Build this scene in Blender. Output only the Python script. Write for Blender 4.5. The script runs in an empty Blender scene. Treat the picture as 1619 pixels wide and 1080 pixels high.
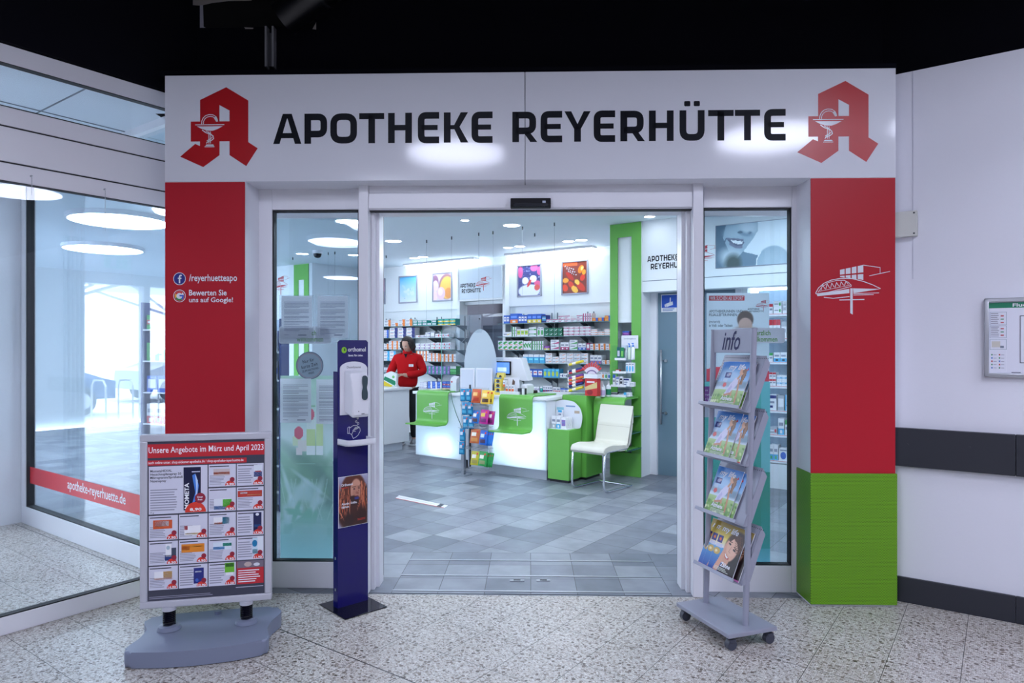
import bpy, bmesh, math, random
import numpy as np
from mathutils import Vector, Matrix
random.seed(7)
R = math.radians
COL = bpy.context.scene.collection
SC = bpy.context.scene

# ------------------------------------------------------------------ camera, world, exposure
FPX, CX, HY, CAMH = 1075.0, 809.5, 549.0, 1.5
cd = bpy.data.cameras.new('camera'); cam = bpy.data.objects.new('camera', cd); COL.objects.link(cam)
cam.location = (0, 0, CAMH); cam.rotation_euler = (R(90), 0, 0)
cd.sensor_width = 36; cd.lens = 36 * FPX / 1619; cd.shift_y = (HY - 540) / 1619.0
cd.clip_start = .05; cd.clip_end = 200
SC.camera = cam
SC.view_settings.view_transform = 'Standard'
try: SC.view_settings.look = 'None'
except Exception: pass
SC.view_settings.exposure = 1.02
SC.view_settings.gamma = 1
SC.view_settings.use_curve_mapping = False
w = bpy.data.worlds.new('sky'); SC.world = w; w.use_nodes = True
bg = w.node_tree.nodes['Background']; bg.inputs[0].default_value = (.72, .84, 1, 1); bg.inputs[1].default_value = 4.5
sun = bpy.data.lights.new('sun', 'SUN'); sun.energy = 5; sun.angle = R(2); sun.color = (1, .97, .92)
so = bpy.data.objects.new('sun', sun); COL.objects.link(so); so.rotation_euler = (R(38), R(-20), R(60)); so.location = (-15, 0, 10)

# ------------------------------------------------------------------ frames: W world, FAC shop front, GRID building grid
TH = -math.atan(.0257)
F0 = Vector((0, 3.987, 0))
W = Matrix.Identity(4)
FAC = Matrix.Translation(F0) @ Matrix.Rotation(TH, 4, 'Z')
GA = -math.atan2(.585, .811)
GRID = Matrix.Rotation(GA, 4, 'Z')
FI, GI = FAC.inverted(), GRID.inverted()
def ray(px, py): return Vector(((px - CX) / FPX, 1, -(py - HY) / FPX))
def on_plane(px, py, inv, axis, val):          # point of a sight line on a frame's plane (frame coordinates)
    o = inv @ Vector((0, 0, CAMH)); d = inv.to_3x3() @ ray(px, py)
    return o + d * ((val - o[axis]) / d[axis])
def FP(px, py, v=0):  p = on_plane(px, py, FI, 1, v); return (p.x, p.z)
def GP(px, py, t):    p = on_plane(px, py, GI, 1, t); return (p.x, p.z)
def GS(px, py, s):    p = on_plane(px, py, GI, 0, s); return (p.y, p.z)
def FU(px, v=0): return FP(px, HY, v)[0]
def GU(px, t): return GP(px, HY, t)[0]
def g2w(s, t, z=0): return GRID @ Vector((s, t, z))
def f2w(u, v, z=0): return FAC @ Vector((u, v, z))

# ------------------------------------------------------------------ materials
MATS = {}
def mat(name, col, rough=.5, metal=0, spec=.5, emit=None, es=0, coat=0, trans=0, bump=None):
    if name in MATS: return MATS[name]
    m = bpy.data.materials.new(name); m.use_nodes = True; nt = m.node_tree; b = nt.nodes['Principled BSDF']
    b.inputs['Base Color'].default_value = (*col, 1); b.inputs['Roughness'].default_value = rough
    b.inputs['Metallic'].default_value = metal; b.inputs['Specular IOR Level'].default_value = spec
    b.inputs['Coat Weight'].default_value = coat
    if trans: b.inputs['Transmission Weight'].default_value = trans
    if emit: b.inputs['Emission Color'].default_value = (*emit, 1); b.inputs['Emission Strength'].default_value = es
    if bump:
        n = nt.nodes.new('ShaderNodeTexNoise'); n.inputs['Scale'].default_value = bump[0]; n.inputs['Detail'].default_value = 4
        tc = nt.nodes.new('ShaderNodeTexCoord'); nt.links.new(tc.outputs['Object'], n.inputs['Vector'])
        bp = nt.nodes.new('ShaderNodeBump'); bp.inputs['Strength'].default_value = bump[1]; bp.inputs['Distance'].default_value = .002
        nt.links.new(n.outputs[0], bp.inputs['Height']); nt.links.new(bp.outputs[0], b.inputs['Normal'])
    MATS[name] = m; return m
def srgb(r, g, b):
    f = lambda c: (c/255/12.92) if c <= 10 else ((c/255+.055)/1.055)**2.4
    return (f(r), f(g), f(b))
def C(r, g, b, rough=.55):                      # plain printed / painted colour
    return mat('paint_%d_%d_%d' % (r, g, b), srgb(r, g, b), rough)

def N(nt, op, a, b=None, c=None):
    n = nt.nodes.new('ShaderNodeMath'); n.operation = op
    for i, x in enumerate((a, b, c)):
        if x is None: continue
        if hasattr(x, 'links'): nt.links.new(x, n.inputs[i])
        else: n.inputs[i].default_value = x
    return n.outputs[0]
def glass_mat(name, tint, ior=1.5, rough=0.0, haze=0):
    m = bpy.data.materials.new(name); m.use_nodes = True; nt = m.node_tree; nt.nodes.clear()
    o = nt.nodes.new('ShaderNodeOutputMaterial'); mx = nt.nodes.new('ShaderNodeMixShader'); ge = nt.nodes.new('ShaderNodeNewGeometry'); dt = nt.nodes.new('ShaderNodeVectorMath'); dt.operation = 'DOT_PRODUCT'
    t = nt.nodes.new('ShaderNodeBsdfTransparent'); g = nt.nodes.new('ShaderNodeBsdfGlossy')
    t.inputs[0].default_value = (*tint, 1); g.inputs['Roughness'].default_value = rough; 
    nt.links.new(ge.outputs['Normal'], dt.inputs[0]); nt.links.new(ge.outputs['Incoming'], dt.inputs[1])
    r0 = ((ior-1)/(ior+1))**2; om = N(nt, 'SUBTRACT', 1.0, N(nt, 'ABSOLUTE', dt.outputs['Value'])); fr = N(nt, 'MULTIPLY_ADD', N(nt, 'POWER', om, 5.0), 1-r0, r0)
    nt.links.new(fr, mx.inputs[0]); nt.links.new(g.outputs[0], mx.inputs[2])
    if haze:
        d = nt.nodes.new('ShaderNodeBsdfDiffuse'); d.inputs[0].default_value = (.8, .86, .9, 1)
        tl = nt.nodes.new('ShaderNodeBsdfTranslucent'); tl.inputs[0].default_value = (.85, .9, .95, 1)
        m3 = nt.nodes.new('ShaderNodeMixShader'); m3.inputs[0].default_value = .5
        nt.links.new(d.outputs[0], m3.inputs[1]); nt.links.new(tl.outputs[0], m3.inputs[2])
        m2 = nt.nodes.new('ShaderNodeMixShader'); m2.inputs[0].default_value = haze
        nt.links.new(t.outputs[0], m2.inputs[1]); nt.links.new(m3.outputs[0], m2.inputs[2]); nt.links.new(m2.outputs[0], mx.inputs[1])
    else: nt.links.new(t.outputs[0], mx.inputs[1])
    nt.links.new(mx.outputs[0], o.inputs[0]); MATS[name] = m; return m

GLASS = glass_mat('shopfront_glass', (.93, .965, .98), 1.5)
GLASS_L = glass_mat('side_glass', (.95, .975, .985), 1.4)
GLASS_F = glass_mat('window_glass', (.90, .95, .98), 2.0)
PLEXI = glass_mat('clear_acrylic', (.93, .96, .98), 1.45)
FROST = glass_mat('frosted_film', (.9, .95, .97), 1.3, .3, haze=.75)
POLY = glass_mat('plastic_sleeve', (.95, .96, .97), 1.45, .12, haze=.10)
BANNER = glass_mat('banner_back', (.8, .9, .9), 1.4, .3, haze=.7)
WHITE = mat('white_sheet', (.80, .80, .83), .42)
SIGNW = mat('sign_white', (.76, .77, .83), .1, spec=.45)
ALU = mat('white_aluminium', (.80, .80, .85), .3, spec=.5)
WALLM = mat('wall_paint', (.76, .76, .83), .75, bump=(60, .25))
SHOPW = mat('shop_wall_white', (.84, .88, .9), .6)
CEILM = mat('shop_ceiling_white', (.74, .82, .88), .8)
BLACK = mat('black_ceiling_paint', (.0035, .0035, .007), .9, spec=.1)
GASKET = mat('black_gasket', (.006, .006, .01), .6)
BUMPER = mat('charcoal_bumper', (.02, .022, .032), .5, bump=(90, .2))
RED = mat('red_sheet', (.47, .012, .025), .42, spec=.3)
REDL = mat('sign_red', (.47, .008, .014), .3)
INK = mat('sign_ink', (.006, .007, .012), .45, spec=.15)
GREEN = mat('green_laminate', (.155, .47, .08), .35)
CHROME = mat('chrome', (.8, .82, .85), .12, 1)
STEEL = mat('brushed_steel', (.5, .52, .56), .35, 1)
SILVER = mat('silver_grey_paint', (.33, .34, .42), .45, .2)
DBLUE = mat('glossy_dark_blue', (.006, .004, .12), .08)
BLKGL = mat('black_glossy_plate', (.004, .004, .01), .08)
PLAST = mat('white_plastic', (.8, .8, .86), .3)
DGREY = mat('dark_grey_plastic', (.02, .022, .03), .4)
BASEG = mat('grey_blue_plastic', (.19, .215, .30), .42, bump=(300, .15))
CREAM = mat('cream_leather', (.72, .70, .60), .5, bump=(200, .2))
SKIN = mat('skin', (.62, .36, .27), .5)
HAIR = mat('dark_brown_hair', (.018, .012, .012), .5)
FLEECE = mat('red_fleece', (.50, .012, .015), .95, spec=.1, bump=(400, .5))
TROUS = mat('black_trousers', (.008, .009, .013), .8)
LAMP = mat('lamp_diffuser', (.9, .9, .95), .5, emit=(.76, .80, 1), es=12.3)
SLAMP = mat('downlight_diffuser', (.9, .95, 1), .5, emit=(.80, .885, 1), es=16)
TUBE = mat('wall_washer_tube', (.9, .95, 1), .5, emit=(.82, .91, 1), es=12)
BIGL = mat('added_lamp_diffuser', (.9, .95, 1), .5, emit=(.79, .88, 1), es=8.6)  # glow of the lamps added in shop, back room and vestibule

def sky_mat():
    m = bpy.data.materials.new('print_colours'); m.use_nodes = True; nt = m.node_tree; b = nt.nodes['Principled BSDF']
    a = nt.nodes.new('ShaderNodeVertexColor'); a.layer_name = 'Col'; nt.links.new(a.outputs[0], b.inputs['Base Color'])
    b.inputs['Roughness'].default_value = .35; return m
PRINT = sky_mat()
def print_t():
    m = PRINT.copy(); m.name = 'print_on_film'; nt = m.node_tree; o = [n for n in nt.nodes if n.type == 'OUTPUT_MATERIAL'][0]; b = nt.nodes['Principled BSDF']; v = [n for n in nt.nodes if n.type == 'VERTEX_COLOR'][0]
    t = nt.nodes.new('ShaderNodeBsdfTranslucent'); nt.links.new(v.outputs[0], t.inputs[0]); mx = nt.nodes.new('ShaderNodeMixShader'); mx.inputs[0].default_value = .55
    nt.links.new(b.outputs[0], mx.inputs[1]); nt.links.new(t.outputs[0], mx.inputs[2]); nt.links.new(mx.outputs[0], o.inputs[0]); return m
PRINT_T = print_t()
def paper_mat(name, col, k=.5):
    m = bpy.data.materials.new(name); m.use_nodes = True; nt = m.node_tree; nt.nodes.clear(); o = nt.nodes.new('ShaderNodeOutputMaterial')
    d = nt.nodes.new('ShaderNodeBsdfDiffuse'); d.inputs[0].default_value = (*col, 1); t = nt.nodes.new('ShaderNodeBsdfTranslucent'); t.inputs[0].default_value = (*col, 1)
    mx = nt.nodes.new('ShaderNodeMixShader'); mx.inputs[0].default_value = k; nt.links.new(d.outputs[0], mx.inputs[1]); nt.links.new(t.outputs[0], mx.inputs[2]); nt.links.new(mx.outputs[0], o.inputs[0]); return m

def joints(nt, X, Y, sx, sy, ox, oy, w):       # 1 on a joint, 0 inside a tile
    def one(v, s, o):
        f = N(nt, 'FRACT', N(nt, 'DIVIDE', N(nt, 'SUBTRACT', v, o), s))
        d = N(nt, 'MULTIPLY', N(nt, 'MINIMUM', f, N(nt, 'SUBTRACT', 1.0, f)), s)
        return N(nt, 'LESS_THAN', d, w)
    return N(nt, 'MAXIMUM', one(X, sx, ox), one(Y, sy, oy))
def mixc(nt, fac, a, b):
    n = nt.nodes.new('ShaderNodeMix'); n.data_type = 'RGBA'
    if hasattr(fac, 'links'): nt.links.new(fac, n.inputs['Factor'])
    else: n.inputs['Factor'].default_value = fac
    for k, x in ((6, a), (7, b)):
        if hasattr(x, 'links'): nt.links.new(x, n.inputs[k])
        else: n.inputs[k].default_value = (*x, 1)
    return n.outputs[2]
def ramp(nt, v, stops):
    n = nt.nodes.new('ShaderNodeValToRGB'); nt.links.new(v, n.inputs[0]); e = n.color_ramp.elements
    while len(e) < len(stops): e.new(.5)
    for el, (p, c) in zip(e, stops): el.position = p; el.color = (*c, 1)
    return n.outputs[0]
def cell_id(nt, X, Y, sx, sy, ox, oy):
    cx = N(nt, 'FLOOR', N(nt, 'DIVIDE', N(nt, 'SUBTRACT', X, ox), sx)); cy = N(nt, 'FLOOR', N(nt, 'DIVIDE', N(nt, 'SUBTRACT', Y, oy), sy))
    cb = nt.nodes.new('ShaderNodeCombineXYZ'); nt.links.new(cx, cb.inputs[0]); nt.links.new(cy, cb.inputs[1])
    wn = nt.nodes.new('ShaderNodeTexWhiteNoise'); nt.links.new(cb.outputs[0], wn.inputs[0]); return wn.outputs[0]

def terrazzo():
    m = bpy.data.materials.new('terrazzo_tiles'); m.use_nodes = True; nt = m.node_tree; b = nt.nodes['Principled BSDF']
    tc = nt.nodes.new('ShaderNodeTexCoord'); sp = nt.nodes.new('ShaderNodeSeparateXYZ'); nt.links.new(tc.outputs['Object'], sp.inputs[0])
    X, Y = sp.outputs[0], sp.outputs[1]
    ns = nt.nodes.new('ShaderNodeTexNoise'); ns.inputs['Scale'].default_value = 30; ns.inputs['Detail'].default_value = 2
    nt.links.new(tc.outputs['Object'], ns.inputs['Vector'])
    va = nt.nodes.new('ShaderNodeVectorMath'); va.operation = 'MULTIPLY_ADD'; nt.links.new(ns.outputs['Color'], va.inputs[0])
    va.inputs[1].default_value = (.012, .012, 0); nt.links.new(tc.outputs['Object'], va.inputs[2])
    base = (.50, .485, .465)
    cur = base
    for sc, thr, cols in ((52, .36, [(0, (.11, .085, .07)), (.25, (.24, .195, .16)), (.45, (.60, .57, .53)), (.7, (.30, .26, .23)), (1, (.66, .64, .61))]),
                          (115, .40, [(0, (.14, .11, .095)), (.3, (.36, .31, .27)), (.6, (.75, .74, .72)), (1, (.5, .46, .42))]),
                          (30, .20, [(0, (.08, .06, .05)), (.4, (.22, .18, .15)), (1, (.50, .47, .44))])):
        v = nt.nodes.new('ShaderNodeTexVoronoi'); v.inputs['Scale'].default_value = sc; nt.links.new(va.outputs[0], v.inputs['Vector'])
        v.voronoi_dimensions = '2D'; v.distance = 'EUCLIDEAN'
        sep = nt.nodes.new('ShaderNodeSeparateColor'); nt.links.new(v.outputs['Color'], sep.inputs[0])
        c = ramp(nt, sep.outputs[0], cols)
        k = N(nt, 'LESS_THAN', v.outputs['Distance'], N(nt, 'MULTIPLY_ADD', sep.outputs[1], thr, thr * .45))
        cur = mixc(nt, k, cur, c)
    n2 = nt.nodes.new('ShaderNodeTexNoise'); n2.inputs['Scale'].default_value = 1.3; n2.inputs['Detail'].default_value = 5
    nt.links.new(tc.outputs['Object'], n2.inputs['Vector'])
    tint = ramp(nt, n2.outputs[0], [(.3, (.86, .84, .82)), (.65, (1, 1, 1))])
    mul = nt.nodes.new('ShaderNodeMix'); mul.data_type = 'RGBA'; mul.blend_type = 'MULTIPLY'; mul.inputs['Factor'].default_value = 1
    nt.links.new(cur, mul.inputs[6]); nt.links.new(tint, mul.inputs[7])
    j = joints(nt, X, Y, .295, .295, -.154, .145, .0016)
    bl = N(nt, 'LESS_THAN', N(nt, 'ABSOLUTE', N(nt, 'SUBTRACT', Y, 2.21)), .0035)
    c = mixc(nt, j, mul.outputs[2], (.07, .065, .06)); c = mixc(nt, bl, c, (.02, .02, .025))
    nt.links.new(c, b.inputs['Base Color']); b.inputs['Roughness'].default_value = .33
    return m
def shop_tiles(name, ox, oy, sx, sy):
    m = bpy.data.materials.new(name); m.use_nodes = True; nt = m.node_tree; b = nt.nodes['Principled BSDF']
    tc = nt.nodes.new('ShaderNodeTexCoord'); sp = nt.nodes.new('ShaderNodeSeparateXYZ'); nt.links.new(tc.outputs['Object'], sp.inputs[0])
    X, Y = sp.outputs[0], sp.outputs[1]
    wn = cell_id(nt, X, Y, sx, sy, ox, oy)
    base = ramp(nt, wn, [(0, (.145, .165, .205)), (.5, (.23, .25, .295)), (1, (.31, .335, .375))])
    n2 = nt.nodes.new('ShaderNodeTexNoise'); n2.inputs['Scale'].default_value = 6; n2.inputs['Detail'].default_value = 6
    nt.links.new(tc.outputs['Object'], n2.inputs['Vector'])
    tint = ramp(nt, n2.outputs[0], [(.3, (.8, .8, .8)), (.7, (1.1, 1.1, 1.1))])
    mul = nt.nodes.new('ShaderNodeMix'); mul.data_type = 'RGBA'; mul.blend_type = 'MULTIPLY'; mul.inputs['Factor'].default_value = 1
    nt.links.new(base, mul.inputs[6]); nt.links.new(tint, mul.inputs[7])
    j = joints(nt, X, Y, sx, sy, ox, oy, .0022)
    c = mixc(nt, j, mul.outputs[2], (.05, .055, .065))
    nt.links.new(c, b.inputs['Base Color']); b.inputs['Roughness'].default_value = .42
    return m
def perforated():
    m = bpy.data.materials.new('perforated_green_sheet'); m.use_nodes = True; nt = m.node_tree; b = nt.nodes['Principled BSDF']
    tc = nt.nodes.new('ShaderNodeTexCoord'); sp = nt.nodes.new('ShaderNodeSeparateXYZ'); nt.links.new(tc.outputs['Object'], sp.inputs[0])
    U = N(nt, 'ADD', sp.outputs[0], sp.outputs[1]); Z = sp.outputs[2]
    p = .0088
    def dots(ox, oz):
        fx = N(nt, 'SUBTRACT', N(nt, 'FRACT', N(nt, 'DIVIDE', N(nt, 'ADD', U, ox * p + 10), p)), .5)
        fz = N(nt, 'SUBTRACT', N(nt, 'FRACT', N(nt, 'DIVIDE', N(nt, 'ADD', Z, oz * p * 1.732), p * 1.732)), .5)
        fz = N(nt, 'MULTIPLY', fz, 1.732)
        return N(nt, 'SQRT', N(nt, 'ADD', N(nt, 'MULTIPLY', fx, fx), N(nt, 'MULTIPLY', fz, fz)))
    d = N(nt, 'MINIMUM', dots(0, 0), dots(.5, .5))
    k = N(nt, 'LESS_THAN', d, .27)
    c = mixc(nt, k, (.155, .39, .010), (.03, .08, .0))
    nt.links.new(c, b.inputs['Base Color']); b.inputs['Roughness'].default_value = .4
    return m
TERR = terrazzo(); PERF = perforated()
TILE = shop_tiles('shop_floor_tiles', .02, .05, .285, .285)
TILE2 = shop_tiles('threshold_tiles', -.74, .135, .2835, .275)
PERFP = PERF

# ------------------------------------------------------------------ geometry helpers
def PM(o=(0, 0, 0), rx=0):                     # drawing plane facing -Y of the frame: x right, y up
    return Matrix.Translation(Vector(o)) @ Matrix(((1, 0, 0, 0), (0, 0, -1, 0), (0, 1, 0, 0), (0, 0, 0, 1)))
def PMz(o=(0, 0, 0)): return Matrix.Translation(Vector(o))
def PMpx(o=(0, 0, 0)):                         # facing +X: x -> +Y, y -> Z
    return Matrix.Translation(Vector(o)) @ Matrix(((0, 0, 1, 0), (1, 0, 0, 0), (0, 1, 0, 0), (0, 0, 0, 1)))
def PMnx(o=(0, 0, 0)):                         # facing -X: x -> -Y, y -> Z
    return Matrix.Translation(Vector(o)) @ Matrix(((0, 0, -1, 0), (-1, 0, 0, 0), (0, 1, 0, 0), (0, 0, 0, 1)))
_TX = {}
def text_geo(s, bold=0, shear=0):
    k = (s, bold, shear)
    if k not in _TX:
        cu = bpy.data.curves.new('lettering', 'FONT'); cu.body = s; cu.resolution_u = 2; cu.offset = bold; cu.shear = shear
        o = bpy.data.objects.new('lettering', cu); me = o.to_mesh()
        v = [tuple(x.co)[:2] for x in me.vertices]; f = [tuple(p.vertices) for p in me.polygons]
        o.to_mesh_clear(); bpy.data.objects.remove(o); bpy.data.curves.remove(cu)
        xs = [a[0] for a in v]; ys = [a[1] for a in v]
        _TX[k] = (v, f, (min(xs), min(ys), max(xs), max(ys)))
    return _TX[k]
def fillet(pts, r, closed=False, seg=6):
    n = len(pts); out = []
    for i, p in enumerate(pts):
        if not closed and i in (0, n-1): out.append(Vector(p)); continue
        a, b, c = Vector(pts[i-1]), Vector(p), Vector(pts[(i+1) % n])
        d1, d2 = (a-b), (c-b); rr = min(r, d1.length*.499, d2.length*.499)
        d1.normalize(); d2.normalize()
        if rr < 1e-6 or abs(d1.dot(d2)) > .999: out.append(b); continue
        p1, p2 = b + d1*rr, b + d2*rr
        for k in range(seg+1):
            t = k/seg; out.append((1-t)**2*p1 + 2*t*(1-t)*b + t*t*p2)
    return out
class MB:
    def __init__(s): s.bm = bmesh.new(); s.mats = []; s.col = None
    def slot(s, m):
        if m not in s.mats: s.mats.append(m)
        return s.mats.index(m)
    def raw(s, vs, fs, m, M=None, smooth=False):
        bv = [s.bm.verts.new(M @ Vector(v) if M else Vector(v)) for v in vs]; i = s.slot(m); out = []
        for f in fs:
            try: q = s.bm.faces.new([bv[k] for k in f])
            except ValueError: continue
            q.material_index = i; q.smooth = smooth; out.append(q)
        return bv, out
    def box(s, a, b, m, M=None, bev=0, seg=2):
        x0, y0, z0 = (min(a[i], b[i]) for i in range(3)); x1, y1, z1 = (max(a[i], b[i]) for i in range(3))
        vs = [(x0,y0,z0),(x1,y0,z0),(x1,y1,z0),(x0,y1,z0),(x0,y0,z1),(x1,y0,z1),(x1,y1,z1),(x0,y1,z1)]
        fs = [(0,3,2,1),(4,5,6,7),(0,1,5,4),(1,2,6,5),(2,3,7,6),(3,0,4,7)]
        bv, bf = s.raw(vs, fs, m, M)
        if bev:
            ed = list({e for f in bf for e in f.edges})
            r = bmesh.ops.bevel(s.bm, geom=ed, offset=bev, segments=seg, affect='EDGES', profile=.5, material=-1)
            for f in r['faces']: f.smooth = True
        return s
    def prism(s, pts, h0, h1, m, M=None, bev=0, smooth=False):   # pts in local xy, extruded along local z
        n = len(pts); A = sum(pts[i][0]*pts[(i+1) % n][1]-pts[(i+1) % n][0]*pts[i][1] for i in range(n))
        if A < 0: pts = list(pts)[::-1]
        vs = [(p[0], p[1], h0) for p in pts] + [(p[0], p[1], h1) for p in pts]
        fs = [tuple(range(n))[::-1], tuple(range(n, 2*n))] + [(i, (i+1) % n, n+(i+1) % n, n+i) for i in range(n)]
        bv, bf = s.raw(vs, fs, m, M)
        if smooth:
            for f in bf[2:]: f.smooth = True
        if bev:
            ed = list(bf[1].edges) + list(bf[0].edges)
            bmesh.ops.bevel(s.bm, geom=ed, offset=bev, segments=3, affect='EDGES', profile=.5, material=-1)
        return s
    def cyl(s, p0, p1, r, m, n=16, r2=None, M=None, cap=True):
        p0, p1 = Vector(p0), Vector(p1); d = (p1-p0).normalized(); r2 = r if r2 is None else r2
        a = d.orthogonal().normalized(); b = d.cross(a)
        ang = [2*math.pi*i/n for i in range(n)]
        vs = [p0 + (a*math.cos(t)+b*math.sin(t))*r for t in ang] + [p1 + (a*math.cos(t)+b*math.sin(t))*r2 for t in ang]
        bv, bf = s.raw(vs, [(i, (i+1) % n, n+(i+1) % n, n+i) for i in range(n)], m, M, True)
        if cap:
            for rng in (range(n-1, -1, -1), range(n, 2*n)):
                f = s.bm.faces.new([bv[k] for k in rng]); f.material_index = s.slot(m)
        return s
    def tube(s, pts, r, m, n=10, M=None, closed=False):
        pts = [Vector(p) for p in pts]; N_ = len(pts); rings = []; prev = None
        for i, p in enumerate(pts):
            if closed: d = pts[(i+1) % N_]-pts[i-1]
            else: d = pts[min(i+1, N_-1)]-pts[max(i-1, 0)]
            d.normalize()
            a = d.orthogonal().normalized() if prev is None else (prev - d*prev.dot(d)).normalized()
            prev = a; b = d.cross(a)
            rr = r[i] if isinstance(r, (list, tuple)) else r
            rings.append([p + (a*math.cos(2*math.pi*k/n)+b*math.sin(2*math.pi*k/n))*rr for k in range(n)])
        vs = [v for q in rings for v in q]; fs = []
        for i in range(N_ if closed else N_-1):
            j = (i+1) % N_
            for k in range(n): fs.append((i*n+k, i*n+(k+1) % n, j*n+(k+1) % n, j*n+k))
        bv, bf = s.raw(vs, fs, m, M, True)
        if not closed:
            for rng in (range(n-1, -1, -1), range((N_-1)*n, N_*n)):
                f = s.bm.faces.new([bv[k] for k in rng]); f.material_index = s.slot(m)
        return s
    def lathe(s, prof, m, n=24, M=None, cap=True):       # prof (r, z) about local z
        vs = []; fs = []
        for r, z in prof:
            for k in range(n): t = 2*math.pi*k/n; vs.append((r*math.cos(t), r*math.sin(t), z))
        for i in range(len(prof)-1):
            for k in range(n): fs.append((i*n+k, i*n+(k+1) % n, (i+1)*n+(k+1) % n, (i+1)*n+k))
        bv, bf = s.raw(vs, fs, m, M, True)
        if cap:
            for i, rev in ((0, True), (len(prof)-1, False)):
                if prof[i][0] > 1e-5:
                    q = [bv[i*n+k] for k in range(n)]
                    f = s.bm.faces.new(q[::-1] if rev else q); f.material_index = s.slot(m)
        return s
    # flat print on a plane: layer L lifts it a little
    def P(s, pts, m, M, L=1):
        n = len(pts); A = sum(pts[i][0]*pts[(i+1) % n][1]-pts[(i+1) % n][0]*pts[i][1] for i in range(n))
        if A < 0: pts = list(pts)[::-1]
        s.raw([(p[0], p[1], L*.0006) for p in pts], [tuple(range(n))], m, M); return s
    def rect(s, x0, y0, x1, y1, m, M, L=1): return s.P([(x0,y0),(x1,y0),(x1,y1),(x0,y1)], m, M, L)
    def ell(s, cx, cy, rx, ry, m, M, L=1, n=20, rot=0):
        c, q = math.cos(rot), math.sin(rot); pts = []
        for k in range(n):
            t = 2*math.pi*k/n; x, y = rx*math.cos(t), ry*math.sin(t); pts.append((cx+x*c-y*q, cy+x*q+y*c))
        return s.P(pts, m, M, L)
    def stroke(s, pts, w, m, M, L=1, closed=False, r=0, seg=6):
        P_ = fillet(pts, r, closed, seg) if r else [Vector(p) for p in pts]
        n = len(P_); Lf, Rt = [], []
        for i, p in enumerate(P_):
            a = P_[i-1] if (i or closed) else None; c = P_[(i+1) % n] if (i < n-1 or closed) else None
            d1 = (p-a).normalized() if a is not None else None; d2 = (c-p).normalized() if c is not None else None
            if d1 is None: d1 = d2
            if d2 is None: d2 = d1
            nn = Vector((-(d1.y+d2.y), d1.x+d2.x)); nn = nn.normalized() if nn.length > 1e-6 else Vector((-d1.y, d1.x))
            k = max(.35, nn.dot(Vector((-d1.y, d1.x)))); ww = w[i] if isinstance(w, (list, tuple)) else w
            Lf.append(p+nn*ww/2/k); Rt.append(p-nn*ww/2/k)
        vs = [(q.x, q.y, L*.0006) for q in Lf+Rt]
        fs = [(n+i, n+(i+1) % n, (i+1) % n, i) for i in range(n if closed else n-1)]
        s.raw(vs, fs, m, M); return s
    def text(s, t, x0, y0, x1, y1, m, M, L=1, bold=0, shear=0):   # fitted to the box
        v, f, (a, b, c, d) = text_geo(t, bold, shear)
        kx = (x1-x0)/(c-a); ky = (y1-y0)/(d-b)
        s.raw([(x0+(p[0]-a)*kx, y0+(p[1]-b)*ky, L*.0006) for p in v], f, m, M); return s
    def texth(s, t, x0, y0, h, m, M, L=1, bold=0, shear=0, anchor='l', kx=1):
        v, f, (a, b, c, d) = text_geo(t, bold, shear); k = h/.70; wdt = (c-a)*k*kx
        x = x0 - (wdt if anchor == 'r' else wdt/2 if anchor == 'c' else 0)
        s.raw([(x+(p[0]-a)*k*kx, y0+p[1]*k, L*.0006) for p in v], f, m, M); return wdt
    def lines(s, x0, y0, x1, y1, n, m, M, L=1, ragged=.3):        # illegible small print as thin bars
        h = (y1-y0)/n
        for i in range(n):
            e = x1-(x1-x0)*random.random()*ragged; yy = y1-h*(i+.7)
            s.rect(x0, yy, e, yy+h*.42, m, M, L)
        return s
    def picture(s, can, x0, y0, x1, y1, M, L=1, m=None):
        can = getattr(can, "a", can); H, Wd, _ = can.shape
        if s.col is None: s.col = s.bm.loops.layers.float_color.new('Col')
        g = []
        for j in range(H+1):
            for i in range(Wd+1): g.append(s.bm.verts.new(M @ Vector((x0+(x1-x0)*i/Wd, y1-(y1-y0)*j/H, L*.0006))))
        mi = s.slot(m or PRINT); lin = np.where(can <= .04045, can/12.92, ((can+.055)/1.055)**2.4)
        for j in range(H):
            for i in range(Wd):
                a = j*(Wd+1)+i; f = s.bm.faces.new((g[a+Wd+1], g[a+Wd+2], g[a+1], g[a])); f.material_index = mi
                c = (*[float(q) for q in lin[j, i]], 1)
                for lp in f.loops: lp[s.col] = c
        return s
    def mesh(s, name, origin=None):
        if origin is not None: bmesh.ops.translate(s.bm, verts=s.bm.verts, vec=-Vector(origin))
        for e in s.bm.edges:
            if len(e.link_faces) == 2 and e.calc_face_angle(0) > R(38): e.smooth = False
        me = bpy.data.meshes.new(name); s.bm.to_mesh(me); s.bm.free()
        for m in s.mats: me.materials.append(m)
        return me

def structure(name, mb, frame=W):
    o = bpy.data.objects.new(name, mb.mesh(name)); COL.objects.link(o); o.matrix_world = frame; o['kind'] = 'structure'; return o
def schild(name, mb, parent, label=None):
    o = bpy.data.objects.new(name, mb.mesh(name)); COL.objects.link(o); o.parent = parent
    if label: o['label'] = label
    return o
class Thing:
    def __init__(s, name, label, cat, frame=W, origin=(0, 0, 0), group=None, mb=None):
        s.org = Vector(origin)
        s.o = bpy.data.objects.new(name, mb.mesh(name, s.org) if mb else None); COL.objects.link(s.o)
        s.o.matrix_world = frame @ Matrix.Translation(s.org)
        if not mb: s.o.empty_display_size = .1
        s.o['label'] = label; s.o['category'] = cat
        if group: s.o['group'] = group
    def part(s, name, mb, label=None, parent=None):
        o = bpy.data.objects.new(name, mb.mesh(name, s.org)); COL.objects.link(o); o.parent = parent or s.o
        if label: o['label'] = label
        return o
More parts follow.
